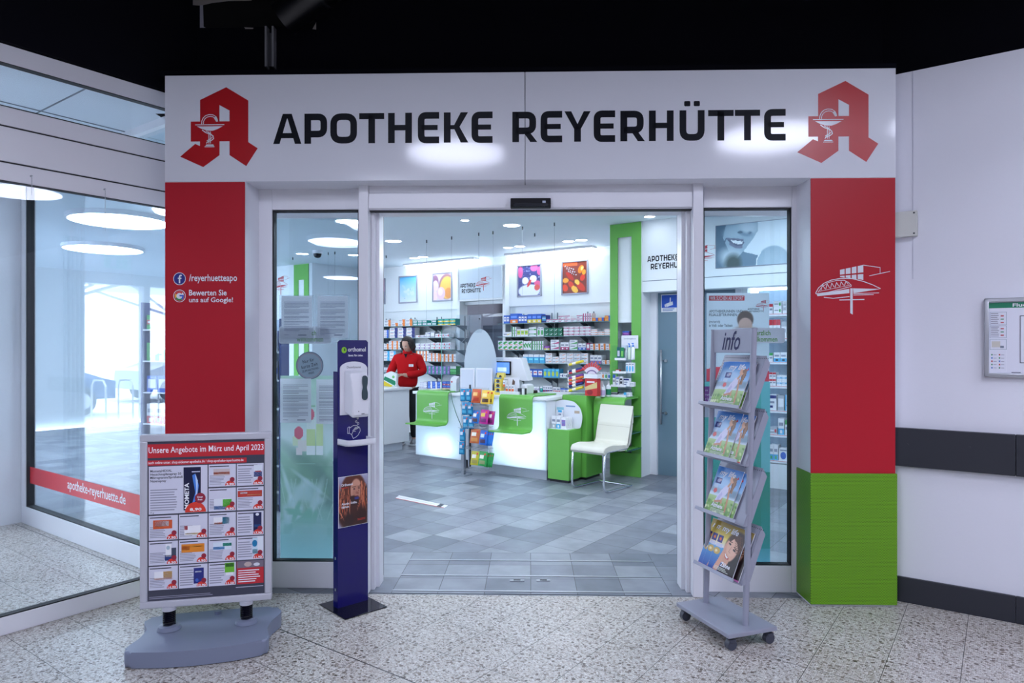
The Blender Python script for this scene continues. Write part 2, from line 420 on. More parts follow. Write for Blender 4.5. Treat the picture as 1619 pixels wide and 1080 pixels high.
def copy_thing(root, label=None, group=None, M=None):
    r = root.copy(); COL.objects.link(r)
    if M is not None: r.matrix_world = M
    if label: r['label'] = label
    if group: r['group'] = group
    for ch in list(root.children):
        c = ch.copy(); COL.objects.link(c); c.parent = r
        for g in list(ch.children):
            d = g.copy(); COL.objects.link(d); d.parent = c
    return r

# ------------------------------------------------------------------ little painter for printed pictures
class Cv:
    def __init__(s, w, h, col=(255, 255, 255)):
        s.w, s.h = w, h; s.a = np.zeros((h, w, 3)); s.a[:] = np.array(col)/255
        yy, xx = np.mgrid[0:h, 0:w]; s.x = (xx+.5)/w; s.y = (yy+.5)/h      # 0..1, y down
    def put(s, mask, col, al=1.0):
        mm = np.clip(mask, 0, 1)[..., None]*al; s.a = s.a*(1-mm) + (np.array(col)/255)*mm; return s
    def rect(s, x0, y0, x1, y1, col, al=1): return s.put(((s.x >= x0) & (s.x <= x1) & (s.y >= y0) & (s.y <= y1)).astype(float), col, al)
    def grad(s, y0, y1, c0, c1, x0=0, x1=1):
        t = np.clip((s.y-y0)/(y1-y0), 0, 1)[..., None]; m = ((s.y >= y0) & (s.y <= y1) & (s.x >= x0) & (s.x <= x1))[..., None]
        c = (np.array(c0)*(1-t)+np.array(c1)*t)/255; s.a = np.where(m, c, s.a); return s
    def ell(s, cx, cy, rx, ry, col, rot=0, soft=.15, al=1):
        asp = s.h/s.w; dx = (s.x-cx); dy = (s.y-cy)*asp; c, q = math.cos(R(rot)), math.sin(R(rot))
        u = (dx*c+dy*q)/rx; v = (-dx*q+dy*c)/(ry*asp); d = np.sqrt(u*u+v*v)
        return s.put(np.clip((1-d)/soft+.5, 0, 1), col, al)
    def line(s, pts, w, col, al=1):
        asp = s.h/s.w; best = np.full(s.x.shape, 9.)
        for (x0, y0), (x1, y1) in zip(pts, pts[1:]):
            dx, dy = x1-x0, (y1-y0)*asp; L = dx*dx+dy*dy+1e-9
            t = np.clip(((s.x-x0)*dx+(s.y-y0)*asp*dy)/L, 0, 1)
            best = np.minimum(best, np.hypot(s.x-x0-t*dx, (s.y-y0)*asp-t*dy))
        return s.put(np.clip((w/2-best)/(w*.25)+.5, 0, 1), col, al)
    def poly(s, pts, col, al=1):
        ins = np.zeros(s.x.shape, bool); n = len(pts)
        for i in range(n):
            (x0, y0), (x1, y1) = pts[i], pts[(i+1) % n]
            if y0 == y1: continue
            c = ((s.y >= min(y0, y1)) & (s.y < max(y0, y1)) & (s.x < (x1-x0)*(s.y-y0)/(y1-y0)+x0)); ins ^= c
        return s.put(ins.astype(float), col, al)
    def noise(s, amt, seed=1, coarse=1):
        r = np.random.RandomState(seed); h, w = -(-s.h//coarse), -(-s.w//coarse)
        n = np.kron(r.randn(h, w), np.ones((coarse, coarse)))[:s.h, :s.w, None]
        s.a = np.clip(s.a+n*amt, 0, 1); return s
    def blobs(s, n, cols, r0, r1, box, seed=1, soft=.4, al=1):
        r = random.Random(seed)
        for _ in range(n):
            s.ell(r.uniform(box[0], box[2]), r.uniform(box[1], box[3]), r.uniform(r0, r1), r.uniform(r0, r1), r.choice(cols), r.uniform(0, 180), soft, al)
        return s

# ------------------------------------------------------------------ drawn marks
def big_a(mb, M, L=1):                          # x 0..439, y 0..460 in drawing units, scaled by M
    o = lambda pts: [((x-1027), (954-y)) for x, y in pts]
    mb.P(o([(1288,494),(1413,572),(1413,812),(1466,848),(1401,950),(1307,886),(1307,806),(1250,806),(1250,886),(1158,954),(1027,893),(1112,820),(1139,832),(1139,806),(1087,806),(1087,691),(1140,691),(1140,566)]), REDL, M, L)
    wm = SIGNW
    mb.P(o([(1250,597),(1307,629),(1307,691),(1250,691)]), wm, M, L+1)
    st = lambda pts, w, cl=False: mb.stroke(o(pts), w, wm, M, L+1, cl)
    st([(1112,710),(1277,710)], 5)
    mb.P(o([(1122,719),(1268,719),(1240,735),(1212,745),(1180,744),(1150,734)]), wm, M, L+1)
    st([(1148,706),(1150,688),(1158,670),(1172,657),(1192,651),(1214,653),(1230,664),(1238,678),(1241,692)], 4)
    st([(1158,706),(1160,690),(1168,675),(1180,666),(1196,662),(1212,664),(1224,673),(1230,686)], 4)
    mb.P(o([(1216,668),(1234,664),(1243,690),(1232,694)]), wm, M, L+1)
    st([(1190,748),(1190,818)], 4); st([(1199,748),(1199,818)], 4)
    st([(1152,740),(1172,755),(1196,764),(1214,775),(1217,790),(1204,801),(1186,806),(1176,817)], 5)
    st([(1172,745),(1192,757),(1208,768)], 4); st([(1210,780),(1202,790),(1188,797),(1178,804)], 4)
    mb.P(o([(1170,832),(1176,824),(1214,824),(1220,832)]), wm, M, L+1)
    st([(1166,837),(1222,837)], 4)
def house_logo(mb, m, M, L=1, k=1.0):           # about 303 x 205 drawing units
    o = lambda pts: [((x-77)*k, (1022-y)*k) for x, y in pts]
    yt = lambda x: 838-(x-177)*.21
    for a, b in ((177,196),(200,220),(225,244),(249,272)):
        mb.P(o([(a, yt(a)), (b, yt(b)), (b, 858-(b-177)*.1), (a, 858-(a-177)*.1)]), m, M, L)
        mb.P(o([(a, 863-(a-177)*.08), (b, 863-(b-177)*.08), (b, 868+(b-177)*.13), (a, 866+(a-177)*.13)]), m, M, L)
    s = lambda pts, w: mb.stroke(o(pts), w*k, m, M, L)
    s([(272,819),(340,829),(340,853)], 2.6); s([(296,863),(380,845)], 2.6)
    s([(78,934),(90,912),(112,893),(142,880),(180,873),(225,874),(270,885),(310,900),(342,916)], 3)
    s([(88,930),(104,908),(130,890),(165,881),(195,881),(212,890),(224,903)], 2.2)
    s([(78,936),(130,930),(224,906)], 2.6); s([(94,926),(224,900)], 1.6)
    for i in range(6):
        x = 100+i*19; s([(x, 922-i*3.6), (x+6, 898-i*2.6), (x+16, 916-i*3.6)], 2.4)
    mb.P(o([(82,938),(215,916),(215,934),(86,946)]), m, M, L)
    mb.P(o([(230,914),(340,917),(318,921),(232,934)]), m, M, L)
    s([(232,936),(336,933)], 2.4); s([(112,951),(150,955),(216,948)], 3); s([(232,942),(314,940)], 2.6)
    s([(175,962),(276,960)], 4)
    mb.P(o([(219,914),(229,914),(229,1022),(219,1016)]), m, M, L)
def glyph(mb, ch, x, y, w, h, m, M, L=1, th=.20):
    t = th; q = t/2; W_ = w/h
    S = lambda pts, r=0, cl=False: mb.stroke([(x+a*h, y+b*h) for a, b in pts], t*h, m, M, L, cl, r*h)
    Pp = lambda pts: mb.P([(x+a*h, y+b*h) for a, b in pts], m, M, L)
    if ch == 'A':
        c = W_/2; Pp([(0,0),(.215,0),(c-.01,.84),(c-.01,1),(c-.15,1)]); Pp([(W_,0),(W_-.215,0),(c+.01,.84),(c+.01,1),(c+.15,1)])
        Pp([(c-.06,.84),(c+.06,.84),(c+.06,1),(c-.06,1)]); Pp([(.2,.19),(W_-.2,.19),(W_-.25,.36),(.25,.36)])
    elif ch in 'PR':
        S([(q,0),(q,1)]); b = .36 if ch == 'P' else .41
        S([(q,1-q),(W_-q-(.02 if ch == 'R' else 0),1-q),(W_-q-(.02 if ch == 'R' else 0),b-q+.07),(q,b-q+.07)], .2)
        if ch == 'R': Pp([(W_*.42,.36),(W_*.42+.21,.36),(W_+.02,0),(W_-.21,0)])
    elif ch == 'O': S([(q,q),(q,1-q),(W_-q,1-q),(W_-q,q)], .26, True)
    elif ch == 'T': Pp([(0,1-t*.9),(W_,1-t*.9),(W_,1),(0,1)]); S([(W_/2,0),(W_/2,.95)])
    elif ch == 'H': S([(q,0),(q,1)]); S([(W_-q,0),(W_-q,1)]); Pp([(q,.42),(W_-q,.42),(W_-q,.6),(q,.6)])
    elif ch == 'E': S([(W_,1-q*.85),(q,1-q*.85),(q,q*.85),(W_,q*.85)], .17); Pp([(q,.42),(W_-.05,.42),(W_-.05,.59),(q,.59)])
    elif ch == 'K': S([(q,0),(q,1)]); Pp([(q,.44),(q+.1,.58),(W_*.42,.58),(W_-.25,1),(W_-.01,1),(W_*.64,.52),(W_,0),(W_-.25,0),(W_*.43,.44)])
    elif ch == 'Y':
        c = W_/2; Pp([(0,1),(.225,1),(c,.58),(c+.1,.4),(c-.1,.4)]); Pp([(W_,1),(W_-.225,1),(c,.58),(c-.1,.4),(c+.1,.4)]); Pp([(c-q,0),(c+q,0),(c+q,.45),(c-q,.45)])
    elif ch in 'UÜ':
        S([(q,1),(q,q),(W_-q,q),(W_-q,1)], .24)
        if ch == 'Ü':
            for c in (W_*.31, W_*.69): mb.P([(v.x, v.y) for v in fillet([(x+(c-.1)*h, y+1.13*h), (x+(c+.1)*h, y+1.13*h), (x+(c+.1)*h, y+1.3*h), (x+(c-.1)*h, y+1.3*h)], .04*h, True, 3)], m, M, L)
GW = dict(A=.92, P=.76, O=.88, T=.82, H=.80, E=.70, K=.80, R=.80, Y=.86, U=.82)
GW['Ü'] = .82
def gword(mb, s, x, y, h, m, M, L=1, sp=.13, th=.17):
    for ch in s:
        w = GW[ch]*h; glyph(mb, ch, x, y, w, h, m, M, L, th); x += w+sp*h
    return x
# ================================================================== MALL: setting
def poly_floor(name, pts, m, frame=GRID, z=0, th=.03, down=False):
    mb = MB(); mb.prism(pts, z-th, z, m); return structure(name, mb, frame)
def w2g(p): q = GI @ p; return (q.x, q.y)
CL = (-4.2, 2.3); ml = w2g(f2w(-2.13, .12)); mr = w2g(f2w(2.33, .12))
poly_floor('floor', [(-9.2, 2.3), CL, ml, mr, (mr[0], 4.62), (8, 4.62), (8, -16), (-4.2, -16), (-4.2, -1.5), (-9.2, -1.5)], TERR)
poly_floor('floor', [(-14, 2.3), CL, ml, mr, (-.45, 4.7), (-.45, 10.2), (-14, 10.2)], TILE)
poly_floor('floor', [(-60, -40), (-9.2, -40), (-9.2, 2.6), (-60, 2.6)], C(200, 204, 210, .8), GRID, -.02)
mb = MB(); mb.box((-.74, .135, 0), (.962, .965, .003), TILE2); mb.box((-1.1, .135, 0), (-.74, .965, .002), TILE2); mb.box((.962, .135, 0), (1.17, .965, .002), TILE2)
structure('floor', mb, FAC)
for k, (py, v0) in enumerate(((936.5, 0), (912, 0), (887.5, 0))):
    y = 1612.5/(py-HY); mb = MB(); vv = y-3.987
    mb.box((-.74, vv-.006, .002), (.962, vv+.010, .007), STEEL); structure('trim_%d' % (k+1), mb, FAC)
mb = MB()
for px in (723, 762):
    pass
# hall shell
mb = MB(); mb.box((-9.2, -16, 4.3), (8, 4.9, 4.4), BLACK); structure('ceiling', mb, GRID)
mb = MB(); mb.box((-9.2, -1.5, 3.0), (-4.3, 2.3, 3.06), mat('vestibule_ceiling', srgb(225, 235, 245), .8))
seam = C(120, 128, 140)
for t in (-.6, .6, 1.75): mb.box((-9.2, t-.004, 2.996), (-4.3, t+.004, 3.0), seam)
for s in (-4.95, -6.15, -7.35): mb.box((s-.004, -1.5, 2.996), (s+.004, 2.3, 3.0), seam)
structure('ceiling', mb, GRID)
mb = MB(); mb.box((-4.4, -16.2, 0), (8, -16, 4.3), mat('hall_back_wall', srgb(120, 122, 138), .8)); structure('wall_back', mb, GRID)
mb = MB(); mb.box((8, -16, 0), (8.2, 4.9, 4.3), mat('hall_side_wall', srgb(135, 137, 152), .8)); structure('wall_side', mb, GRID)
mb = MB(); mb.box((-4.4, -16, 0), (-4.2, -1.2, 4.3), mat('hall_side_wall', (.3, .3, .33), .8)); structure('wall_left', mb, GRID)
mb = MB(); mb.box((-9.2, -1.7, 0), (-4.4, -1.5, 3.0), WALLM); structure('wall_vestibule', mb, GRID)
# wall to the right of the shop (in the A direction), black above it
zt = GP(1416, 118, 4.61)[1]
sR = GU(1419, 4.61)
mb = MB(); mb.box((sR-.30, 4.61, 0), (8, 4.8, zt), WALLM); mb.box((GU(1443, 4.61), 4.608, 1.9), (GU(1443, 4.61)+.0012, 4.61, zt), C(140, 142, 165)); structure('wall_right', mb, GRID)
mb = MB(); mb.box((-.9, 4.8, zt-.4), (8, 4.9, 4.3), BLACK); mb.box((-.9, 4.66, zt), (8, 4.8, zt+.02), BLACK); structure('wall_upper', mb, GRID)
mb = MB(); mb.box((-2.3, .32, 3.0), (2.6, .42, 4.3), BLACK); mb.box((-2.12, .05, FP(840, 106, .05)[1]-.03), (2.25, .32, FP(840, 106, .05)[1]), BLACK); structure('wall_upper', mb, FAC)
mb = MB(); mb.box((-4.30, -1.2, 3.085), (-4.19, 2.62, 4.3), BLACK); structure('wall_upper', mb, GRID)
# bumper rail and baseboard
zb0, zb1 = GP(1416, 676, 4.58), GP(1416, 736, 4.58)
seg = [(sR-.06, GU(1606, 4.58)-.001), (GU(1606, 4.58)+.001, 4.2)]
for a, b in seg:
    mb = MB(); mb.box((a, 4.575, zb1[1]), (b, 4.609, zb0[1]), BUMPER, bev=.003); structure('trim_4', mb, GRID)
    mb = MB(); mb.box((a, 4.59, 0), (b, 4.609, GP(1419, 911, 4.59)[1]), BUMPER, bev=.003); structure('baseboard_right', mb, GRID)
for px, py, z in ((1435, 703, 4.575), (1533, 708, 4.575)):
    s, zz = GP(px, py, z); mb = MB(); mb.cyl((s, z+.002, zz), (s, z-.003, zz), .006, DGREY, 10)
    Thing('screw', 'dark screw head in the bumper rail %s' % ('nearest the pillar' if px < 1500 else 'below the escape plan'), 'screw', GRID, (s, z, zz), mb=mb)

# ------------------------------------------------------------------ left: side glazing (B direction) and far shop window (A direction)
sG = -4.215
H = lambda py: 1.5+(HY-py)/FPX*3.53
mb = MB()
bands = [(0, H(977)), (2.37, 2.462), (2.470, 2.650), (2.658, 2.755), (2.985, 3.08)]
for z0, z1 in bands: mb.box((sG-.07, -1.2, z0), (sG, 2.27, z1), ALU, bev=.003)
for z in (H(977), 2.366, 2.755, 2.981): mb.box((sG-.05, -1.2, z), (sG-.004, 2.27, z+.006), GASKET)
mb.box((sG-.05, -1.2, 2.455), (sG-.008, 2.27, 2.66), GASKET)
mb.box((sG-.07, 2.23, 0), (sG, 2.33, 3.08), ALU); mb.box((sG-.07, -1.25, 0), (sG, -1.15, 3.08), ALU)
wn = structure('window_1', mb, GRID)
mb = MB(); mb.box((sG-.028, -1.15, H(977)), (sG-.022, 2.23, 2.37), GLASS_L); schild('pane', mb, wn, 'large clear side pane')
mb = MB(); mb.box((sG-.028, -1.15, 2.755), (sG-.022, 2.23, 2.985), GLASS_L); schild('pane', mb, wn, 'narrow clear pane above the side pane')
for (px, py0, py1, lab) in ((50, 278, 311, 'short steel chain hanging above the side pane, nearest the column'), (166, 299, 366, 'long steel chain hanging above the side pane, nearer the red pillar')):
    t, z0 = GS(px, py0, sG+.012); z1 = GS(px, py1, sG+.012)[1]
    mb = MB(); mb.cyl((sG-.002, t, z0), (sG+.016, t, z0), .004, STEEL, 8); n = int((z0-z1)/.008)
    for i in range(n):
        z = z0-i*.008
        mb.tube([(sG+.014+(.0022*math.cos(a) if i % 2 else 0), t+(0 if i % 2 else .0022*math.cos(a)), z-.004+.005*math.sin(a)) for a in [k*math.pi/3 for k in range(6)]], .0008, STEEL, 4, closed=True)
    Thing('chain', lab, 'chain', GRID, (sG, t, z0), mb=mb)
# far shop window, t = 2.3
zf = GP(45, 799, 2.3)[1]
s0w = GU(48, 2.3)
mb = MB(); mb.box((s0w-.08, 2.26, 0), (-4.285, 2.34, zf), ALU, bev=.004); mb.box((s0w-.08, 2.26, zf), (s0w-.0, 2.34, 3.0), ALU); mb.box((-4.36, 2.26, zf), (-4.285, 2.34, 3.0), ALU)
mb.box((s0w, 2.27, zf), (-4.36, 2.33, zf+.008), GASKET); mb.box((s0w, 2.27, zf), (s0w+.012, 2.33, 2.95), GASKET); mb.box((s0w-.08, 2.26, 2.95), (-4.285, 2.34, 3.0), ALU)
wn = structure('window_2', mb, GRID)
mb = MB(); mb.box((s0w+.01, 2.297, zf), (-4.36, 2.303, 2.95), GLASS_F); schild('pane', mb, wn)
# red stripe with the web address on the far window
za, zb = GP(50, 739, 2.29)[1], GP(50, 765, 2.29)[1]
mb = MB(); M = PM((0, 2.294, 0)); mb.rect(s0w+.012, zb, -4.36, za, C(222, 50, 62, .4), M, 1)
a0, a1 = GP(106, 766, 2.29), GP(198, 797, 2.29)
hh = (za-zb)
mb.text('apotheke-reyerhuette.de', a0[0], zb+hh*.16, a1[0], zb+hh*.86, C(245, 245, 250), M, 2, .012)
Thing('window_stripe', 'red stripe with white web address across the bottom of the far window', 'sticker', GRID, (s0w, 2.294, zb), mb=mb)
# white column at the far left
mb = MB(); mb.box((-7.45, 1.84, 0), (s0w-.085, 2.34, 3.0), mat('column_plaster', (.72, .73, .78), .8, bump=(40, .6)))
mb.box((s0w-.1, 1.84, 0), (s0w-.085, 2.0, 3.0), WALLM)
structure('wall_column', mb, GRID)
mb = MB()
for i in range(5): mb.box((s0w-.085, 1.85+i*.035, .05), (s0w-.05, 1.85+i*.035+.022, 2.5), mat('lamella', (.5, .55, .62), .6), bev=.004)
Thing('vertical_blind', 'folded grey vertical blind strips beside the white column', 'blind', GRID, (s0w-.07, 1.9, .05), mb=mb)
# exit wall of the vestibule and outside
mb = MB(); mb.box((-9.3, -1.5, 2.3), (-9.15, 2.3, 3.0), mat('vestibule_ceiling', (1, 1, 1), .8)); mb.box((-9.3, 1.6, 0), (-9.15, 2.3, 2.3), ALU)
for t in (-1.5, .1): mb.box((-9.3, t, 0), (-9.15, t+.08, 2.3), ALU)
structure('wall_exit', mb, GRID)
def car(s, t, col, lab):
    T = Thing('car', lab, 'car', GRID, (s, t, 0), group=None)
    prof = [(-2.1, .35), (-2.1, .75), (-1.4, .9), (-.9, 1.38), (.7, 1.42), (1.45, .98), (2.1, .85), (2.15, .35)]
    M = Matrix.Translation((s, t, 0)) @ Matrix.Rotation(R(90), 4, 'Z') @ Matrix.Rotation(R(90), 4, 'X')
    mb = MB(); mb.prism(prof, -.85, .85, col, M, bev=.06); T.part('body', mb)
    mb = MB(); mb.prism([(-1.25, .92), (-.82, 1.3), (.62, 1.33), (1.2, .95)], -.87, .87, GASKET, M); T.part('side_window', mb)
    for a in (-1.35, 1.35):
        for b in (-.78, .78):
            mb = MB(); p = M @ Vector((a, .32, b)); q = M @ Vector((a, .32, b*1.13)); mb.cyl(p, q, .32, GASKET, 20); mb.cyl(q, q+(q-p)*.05, .2, STEEL, 16); T.part('wheel', mb)
car(-17, -.5, C(60, 80, 120, .2), 'dark blue parked car mirrored in the far window, the nearer one')
car(-19.5, -6.5, C(150, 160, 175, .2), 'silver grey parked car mirrored in the far window')
for i, (s, t) in enumerate(((-12.2, .4), (-13.6, -2.6))):
    T = Thing('canopy', ['white steel canopy on a post mirrored in the far window, the taller one', 'white steel canopy on a post mirrored in the far window, further off'][i], 'canopy', GRID, (s, t, 0))
    mb = MB(); mb.cyl((s, t, 0), (s, t, 2.6), .06, PLAST, 12); T.part('post', mb)
    mb = MB(); mb.box((s-.9, t-1.3, 2.6), (s+.9, t+1.3, 2.68), PLAST)
    for a, b in ((-.8, -1.2), (.8, 1.2), (.8, -1.2), (-.8, 1.2)): mb.cyl((s, t, 2.1), (s+a, t+b, 2.6), .025, PLAST, 8)
    T.part('roof', mb)
for i in range(5):
    s, t = -14.2, -.9-i*.5
    mb = MB(); mb.tube([(s-.3, t, 0), (s-.3, t, .75), (s-.2, t, .85), (s+.2, t, .85), (s+.3, t, .75), (s+.3, t, 0)], .02, STEEL, 8)
    Thing('bicycle_stand', 'steel hoop bicycle stand in a row mirrored in the far window', 'bicycle stand', GRID, (s, t, 0), group='bicycle stands outside', mb=mb)
mb = MB(); s, t = -11.2, .35
for i in range(6): mb.cyl((s, t, i*.15), (s, t, i*.15+.15), .045, C(220, 40, 45) if i % 2 else PLAST, 14)
Thing('bollard', 'red and white banded bollard mirrored in the far window', 'bollard', GRID, (s, t, 0), mb=mb)

# ------------------------------------------------------------------ signs hanging in the hall (seen as reflections in the side pane)
mb = MB(); s, t, z = 1.0, 3.9, 2.96; mb.box((s, t-.22, z-.2), (s+.03, t+.22, z+.2), C(215, 60, 60)); M = PMnx((s, t, z)); wc = C(245, 245, 250)
mb.rect(-.004, -.16, .004, .16, wc, M)
for cx_, f in ((-.1, 1), (.1, 0)):
    pts = [(cx_+.03*math.cos(a), .115+.03*math.sin(a)) for a in [k*math.pi/6 for k in range(12)]]
    mb.stroke(pts, .012, wc, M, 1, True)
    if f: mb.stroke([(cx_-.02, .075), (cx_-.055, -.04), (cx_+.055, -.04), (cx_+.02, .075)], .011, wc, M, 1, True)
    else: mb.stroke([(cx_-.05, -.02), (cx_-.045, .07), (cx_+.045, .07), (cx_+.05, -.02)], .012, wc, M, 1)
    for dx in (-.018, .018): mb.stroke([(cx_+dx, -.04 if f else .06), (cx_+dx, -.15)], .012, wc, M, 1)
mb.cyl((s+.015, t, z+.2), (s+.015, t, 4.3), .006, STEEL, 8)
Thing('toilet_sign', 'red toilet sign with white woman and man figures mirrored in the side pane', 'sign', GRID, (s, t, z-.2), mb=mb)
mb = MB(); s, t, z = 1.0, 4.29, 2.62; EXG = mat('exit_green', (.02, .35, .2), .4, emit=(.02, .5, .28), es=.8)
mb.box((s, t-.2, z-.08), (s+.05, t+.2, z+.08), EXG); M = PMnx((s, t, z))
mb.ell(-.08, .045, .012, .012, wc, M); mb.stroke([(-.085, .03), (-.1, -.01), (-.12, -.05)], .016, wc, M); mb.stroke([(-.1, -.01), (-.075, -.03), (-.08, -.06)], .014, wc, M); mb.stroke([(-.12, .02), (-.085, .025), (-.055, 0)], .01, wc, M)
mb.rect(.0, -.02, .008, .055, wc, M); mb.P([(-.02, -.02), (.028, -.02), (.004, -.055)], wc, M); mb.rect(.07, -.06, .14, .055, wc, M)
mb.cyl((s+.025, t, z+.08), (s+.025, t, 4.3), .006, STEEL, 8)
Thing('exit_sign', 'green lit exit sign with running figure mirrored in the side pane', 'sign', GRID, (s, t, z-.08), mb=mb)

# ------------------------------------------------------------------ round hall lamps: mirrored ones, then unseen ones added to light the hall
for i, (x, y, lab) in enumerate(((-.78, .62, 'round white hall lamp mirrored under the word ending in EKE on the sign'), (2.45, 1.0, 'round white hall lamp mirrored near the right end of the sign'),
                                 (3.98, 1.5, 'round white hall lamp mirrored at the top of the side pane'), (-4.0, -4.9, 'round white hall lamp mirrored as the big ellipse in the left pane'),
                                 (-2.7, -3.1, 'round white hall lamp mirrored at the top right corner of the left pane'), (-6.0, -11.8, 'round white hall lamp mirrored as the lowest ellipse in the left pane'),
                                 (1.0, -2.6, 'added round white hall lamp behind the camera, straight back from the door'), (4.6, -1.9, 'added round white hall lamp behind the camera towards the side wall'),
                                 (-1.9, -1.2, 'added round white hall lamp just behind the camera on the side pane side'), (1.2, -6.5, 'added round white hall lamp far behind the camera'))):
    T = Thing('ceiling_lamp', lab, 'lamp', W, (x, y, 3.6), group='round lamps hanging in the hall')
    mb = MB(); mb.lathe([(.53, .0), (.55, .01), (.55, .08), (.1, .09)], ALU, 48, Matrix.Translation((x, y, 3.6))); T.part('housing', mb)
    mb = MB(); mb.lathe([(.0, -.012), (.4, -.010), (.52, 0)], LAMP, 48, Matrix.Translation((x, y, 3.6)), cap=False); T.part('diffuser', mb)
    mb = MB(); mb.cyl((x, y, 3.69), (x, y, 4.3), .012, DGREY, 8); T.part('rod', mb)

# ------------------------------------------------------------------ dark void above the sign
mb = MB(); v = .31
def fbox(mb, px0, py0, px1, py1, v0, v1, m, bev=0):
    a = FP(px0, py0, v0); b = FP(px1, py1, v0); mb.box((a[0], v0, b[1]), (b[0], v1, a[1]), m, bev=bev)
STR = mat('galvanised_strut', (.26, .26, .28), .6)
fbox(mb, 418.5, 41, 421.5, 105, .27, .32, STR); fbox(mb, 429.5, 41, 432.5, 105, .27, .32, STR); fbox(mb, 421.5, 52, 429.5, 105, .30, .32, mat('strut_web', (.08, .08, .09), .6))
Thing('steel_strut', 'grey steel channel strut standing above the sign', 'strut', FAC, (FU(425), .3, 3.12), mb=mb)
mb = MB(); PL = mat('broken_plaster', (.28, .26, .25), .9); HOLE_SHADE = mat('opening_shade', (.0008, .0008, .001), 1)
fbox(mb, 320, -8, 498, 41, .312, .319, HOLE_SHADE)  # flat near-black sheet painted for the shade inside the opening
a = lambda x, y: FP(x, y, .30)
mb.P([a(303, -12), a(303, 8), a(318, 9), a(335, 5), a(360, 2), a(398, 1), a(400, -12)], PL, PM((0, .30, 0)))
mb.P([a(316, 8), a(321, 8), a(322, 42), (a(325, 44)), a(316, 44)], mat('plaster_edge', (.35, .35, .42), .8), PM((0, .30, 0)))
mb.P([a(494, 46), a(500, 35), a(500, 47)], PL, PM((0, .30, 0))); mb.P([a(386, 43), a(401, 44), a(400, 46), a(388, 46)], PL, PM((0, .30, 0)))
Thing('wall_breach', 'ragged painted-dark opening with broken plaster edges in the black wall above the sign', 'hole', FAC, (a(400, 20)[0], .30, a(400, 20)[1]), mb=mb)
mb = MB(); DP = mat('black_duct', (.003, .003, .005), .35)
p0 = FP(446, 27, .17); p1 = FP(482, 4, .17); p2 = FP(560, -45, .1)
mb.tube([(p0[0], .20, p0[1]), (p1[0], .17, p1[1]), (p2[0], .05, p2[1])], .105, DP, 24)
for f in (.35, .62): q = Vector((p1[0], .17, p1[1])).lerp(Vector((p2[0], .05, p2[1])), f); d = (Vector((p2[0], .05, p2[1]))-q).normalized(); mb.cyl(q-d*.008, q+d*.008, .112, mat('duct_ring', (.012, .012, .015), .3), 24)
Thing('air_duct', 'black ribbed ventilation duct in the dark above the sign', 'duct', FAC, (p1[0], .2, p1[1]), mb=mb)

# ================================================================== SHOP FRONT
zs = FP(838, 284, 0)[1]; zt_s = FP(838, 113.5, 0)[1]
uL, uR = FU(260.5), FU(1416.5)
T = Thing('shop_sign', 'long white sign board with black pharmacy name and two red letters above the door', 'sign', FAC, (0, .1, zs))
usm = FU(830)
for a, b, l in ((uL, usm-.0015, 'left half of the white board'), (usm+.0015, uR, 'right half of the white board')):
    mb = MB(); mb.box((a, 0, zs), (b, .30, zt_s), SIGNW, bev=.003); T.part('board', mb, l)
mb = MB(); mb.box((usm-.0015, .004, zs), (usm+.0015, .29, zt_s-.001), DGREY); T.part('joint', mb)
M = PM((0, 0, 0)); zc0 = 2.702; hc = .178
for word, spans in (('APOTHEKE', ((432,476.5),(481.4,517.3),(522.3,564.5),(568,607.5),(613.6,651.3),(660.6,694.3),(701.8,740.5),(745.5,778.8))),
                    ('REYERHÜTTE', ((810,848.6),(854.7,889),(892.3,933.8),(938.7,972.6),(980.9,1018.6),(1026,1065),(1074.3,1113.9),(1119.5,1159.9),(1161.8,1201.7),(1208,1242)))):
    mb = MB()
    for ch, (a, b) in zip(word, spans): x0, x1 = FU(a), FU(b); glyph(mb, ch, x0, zc0, x1-x0, hc, INK, M, 1.5, .222)
    T.part('lettering', mb, 'black word %s' % word)
for (px0, py1, px1, py0) in ((285, 264.5, 407.5, 137.5), (1260.5, 258, 1388.5, 127.5)):
    a, b = FP(px0, py1), FP(px1, py0); kx, kz = (b[0]-a[0])/439, (b[1]-a[1])/460
    mb = MB(); big_a(mb, PM((a[0], 0, a[1])) @ Matrix.Diagonal((kx, kz, 1, 1)), 1.5); T.part('emblem', mb, 'red gothic letter A with white snake and chalice')

zg = FP(1350, 749, -.012)[1]
def pillar(name_lab, px0, px1, reveal_left):
    u0, u1 = FU(px0), FU(px1)
    T = Thing('pillar', name_lab, 'pillar', FAC, ((u0+u1)/2, .1, 0))
    mb = MB(); mb.box((u0, .004, 0), (u1, .31, zs), ALU); T.part('core', mb, 'white side reveal')
    mb = MB(); mb.box((u0, 0, zg), (u1, .006, zs-.003), RED); T.part('red_panel', mb)
    mb = MB(); mb.box((u0-.006, -.012, .012), (u1+.006, .20, zg), PERFP, bev=.003); T.part('base_cladding', mb, 'perforated green sheet')
    return T, u0, u1
TL, a0, a1 = pillar('red pillar left of the entrance with white social media lettering', 261, 387, False)
TR, b0, b1 = pillar('red pillar right of the entrance with white building logo and green base', 1282, 1415.5, True)
mb = MB(); a = FP(1289, 497.5); b = FP(1407, 418); M = PM((a[0], 0, a[1])); k = (b[0]-a[0])/303
house_logo(mb, SIGNW, M, 1.5, k); TR.part('logo', mb, 'white line drawing of a building with wide roof')
WL = mat('white_lettering', (.8, .8, .86), .4)
mb = MB(); M = PM((0, 0, 0)); a = FP(299, 446.5); b = FP(375, 433.5)
mb.text('/reyerhuetteapo', a[0], a[1]-.006, b[0], b[1], WL, M, 2, .014); TL.part('lettering', mb)
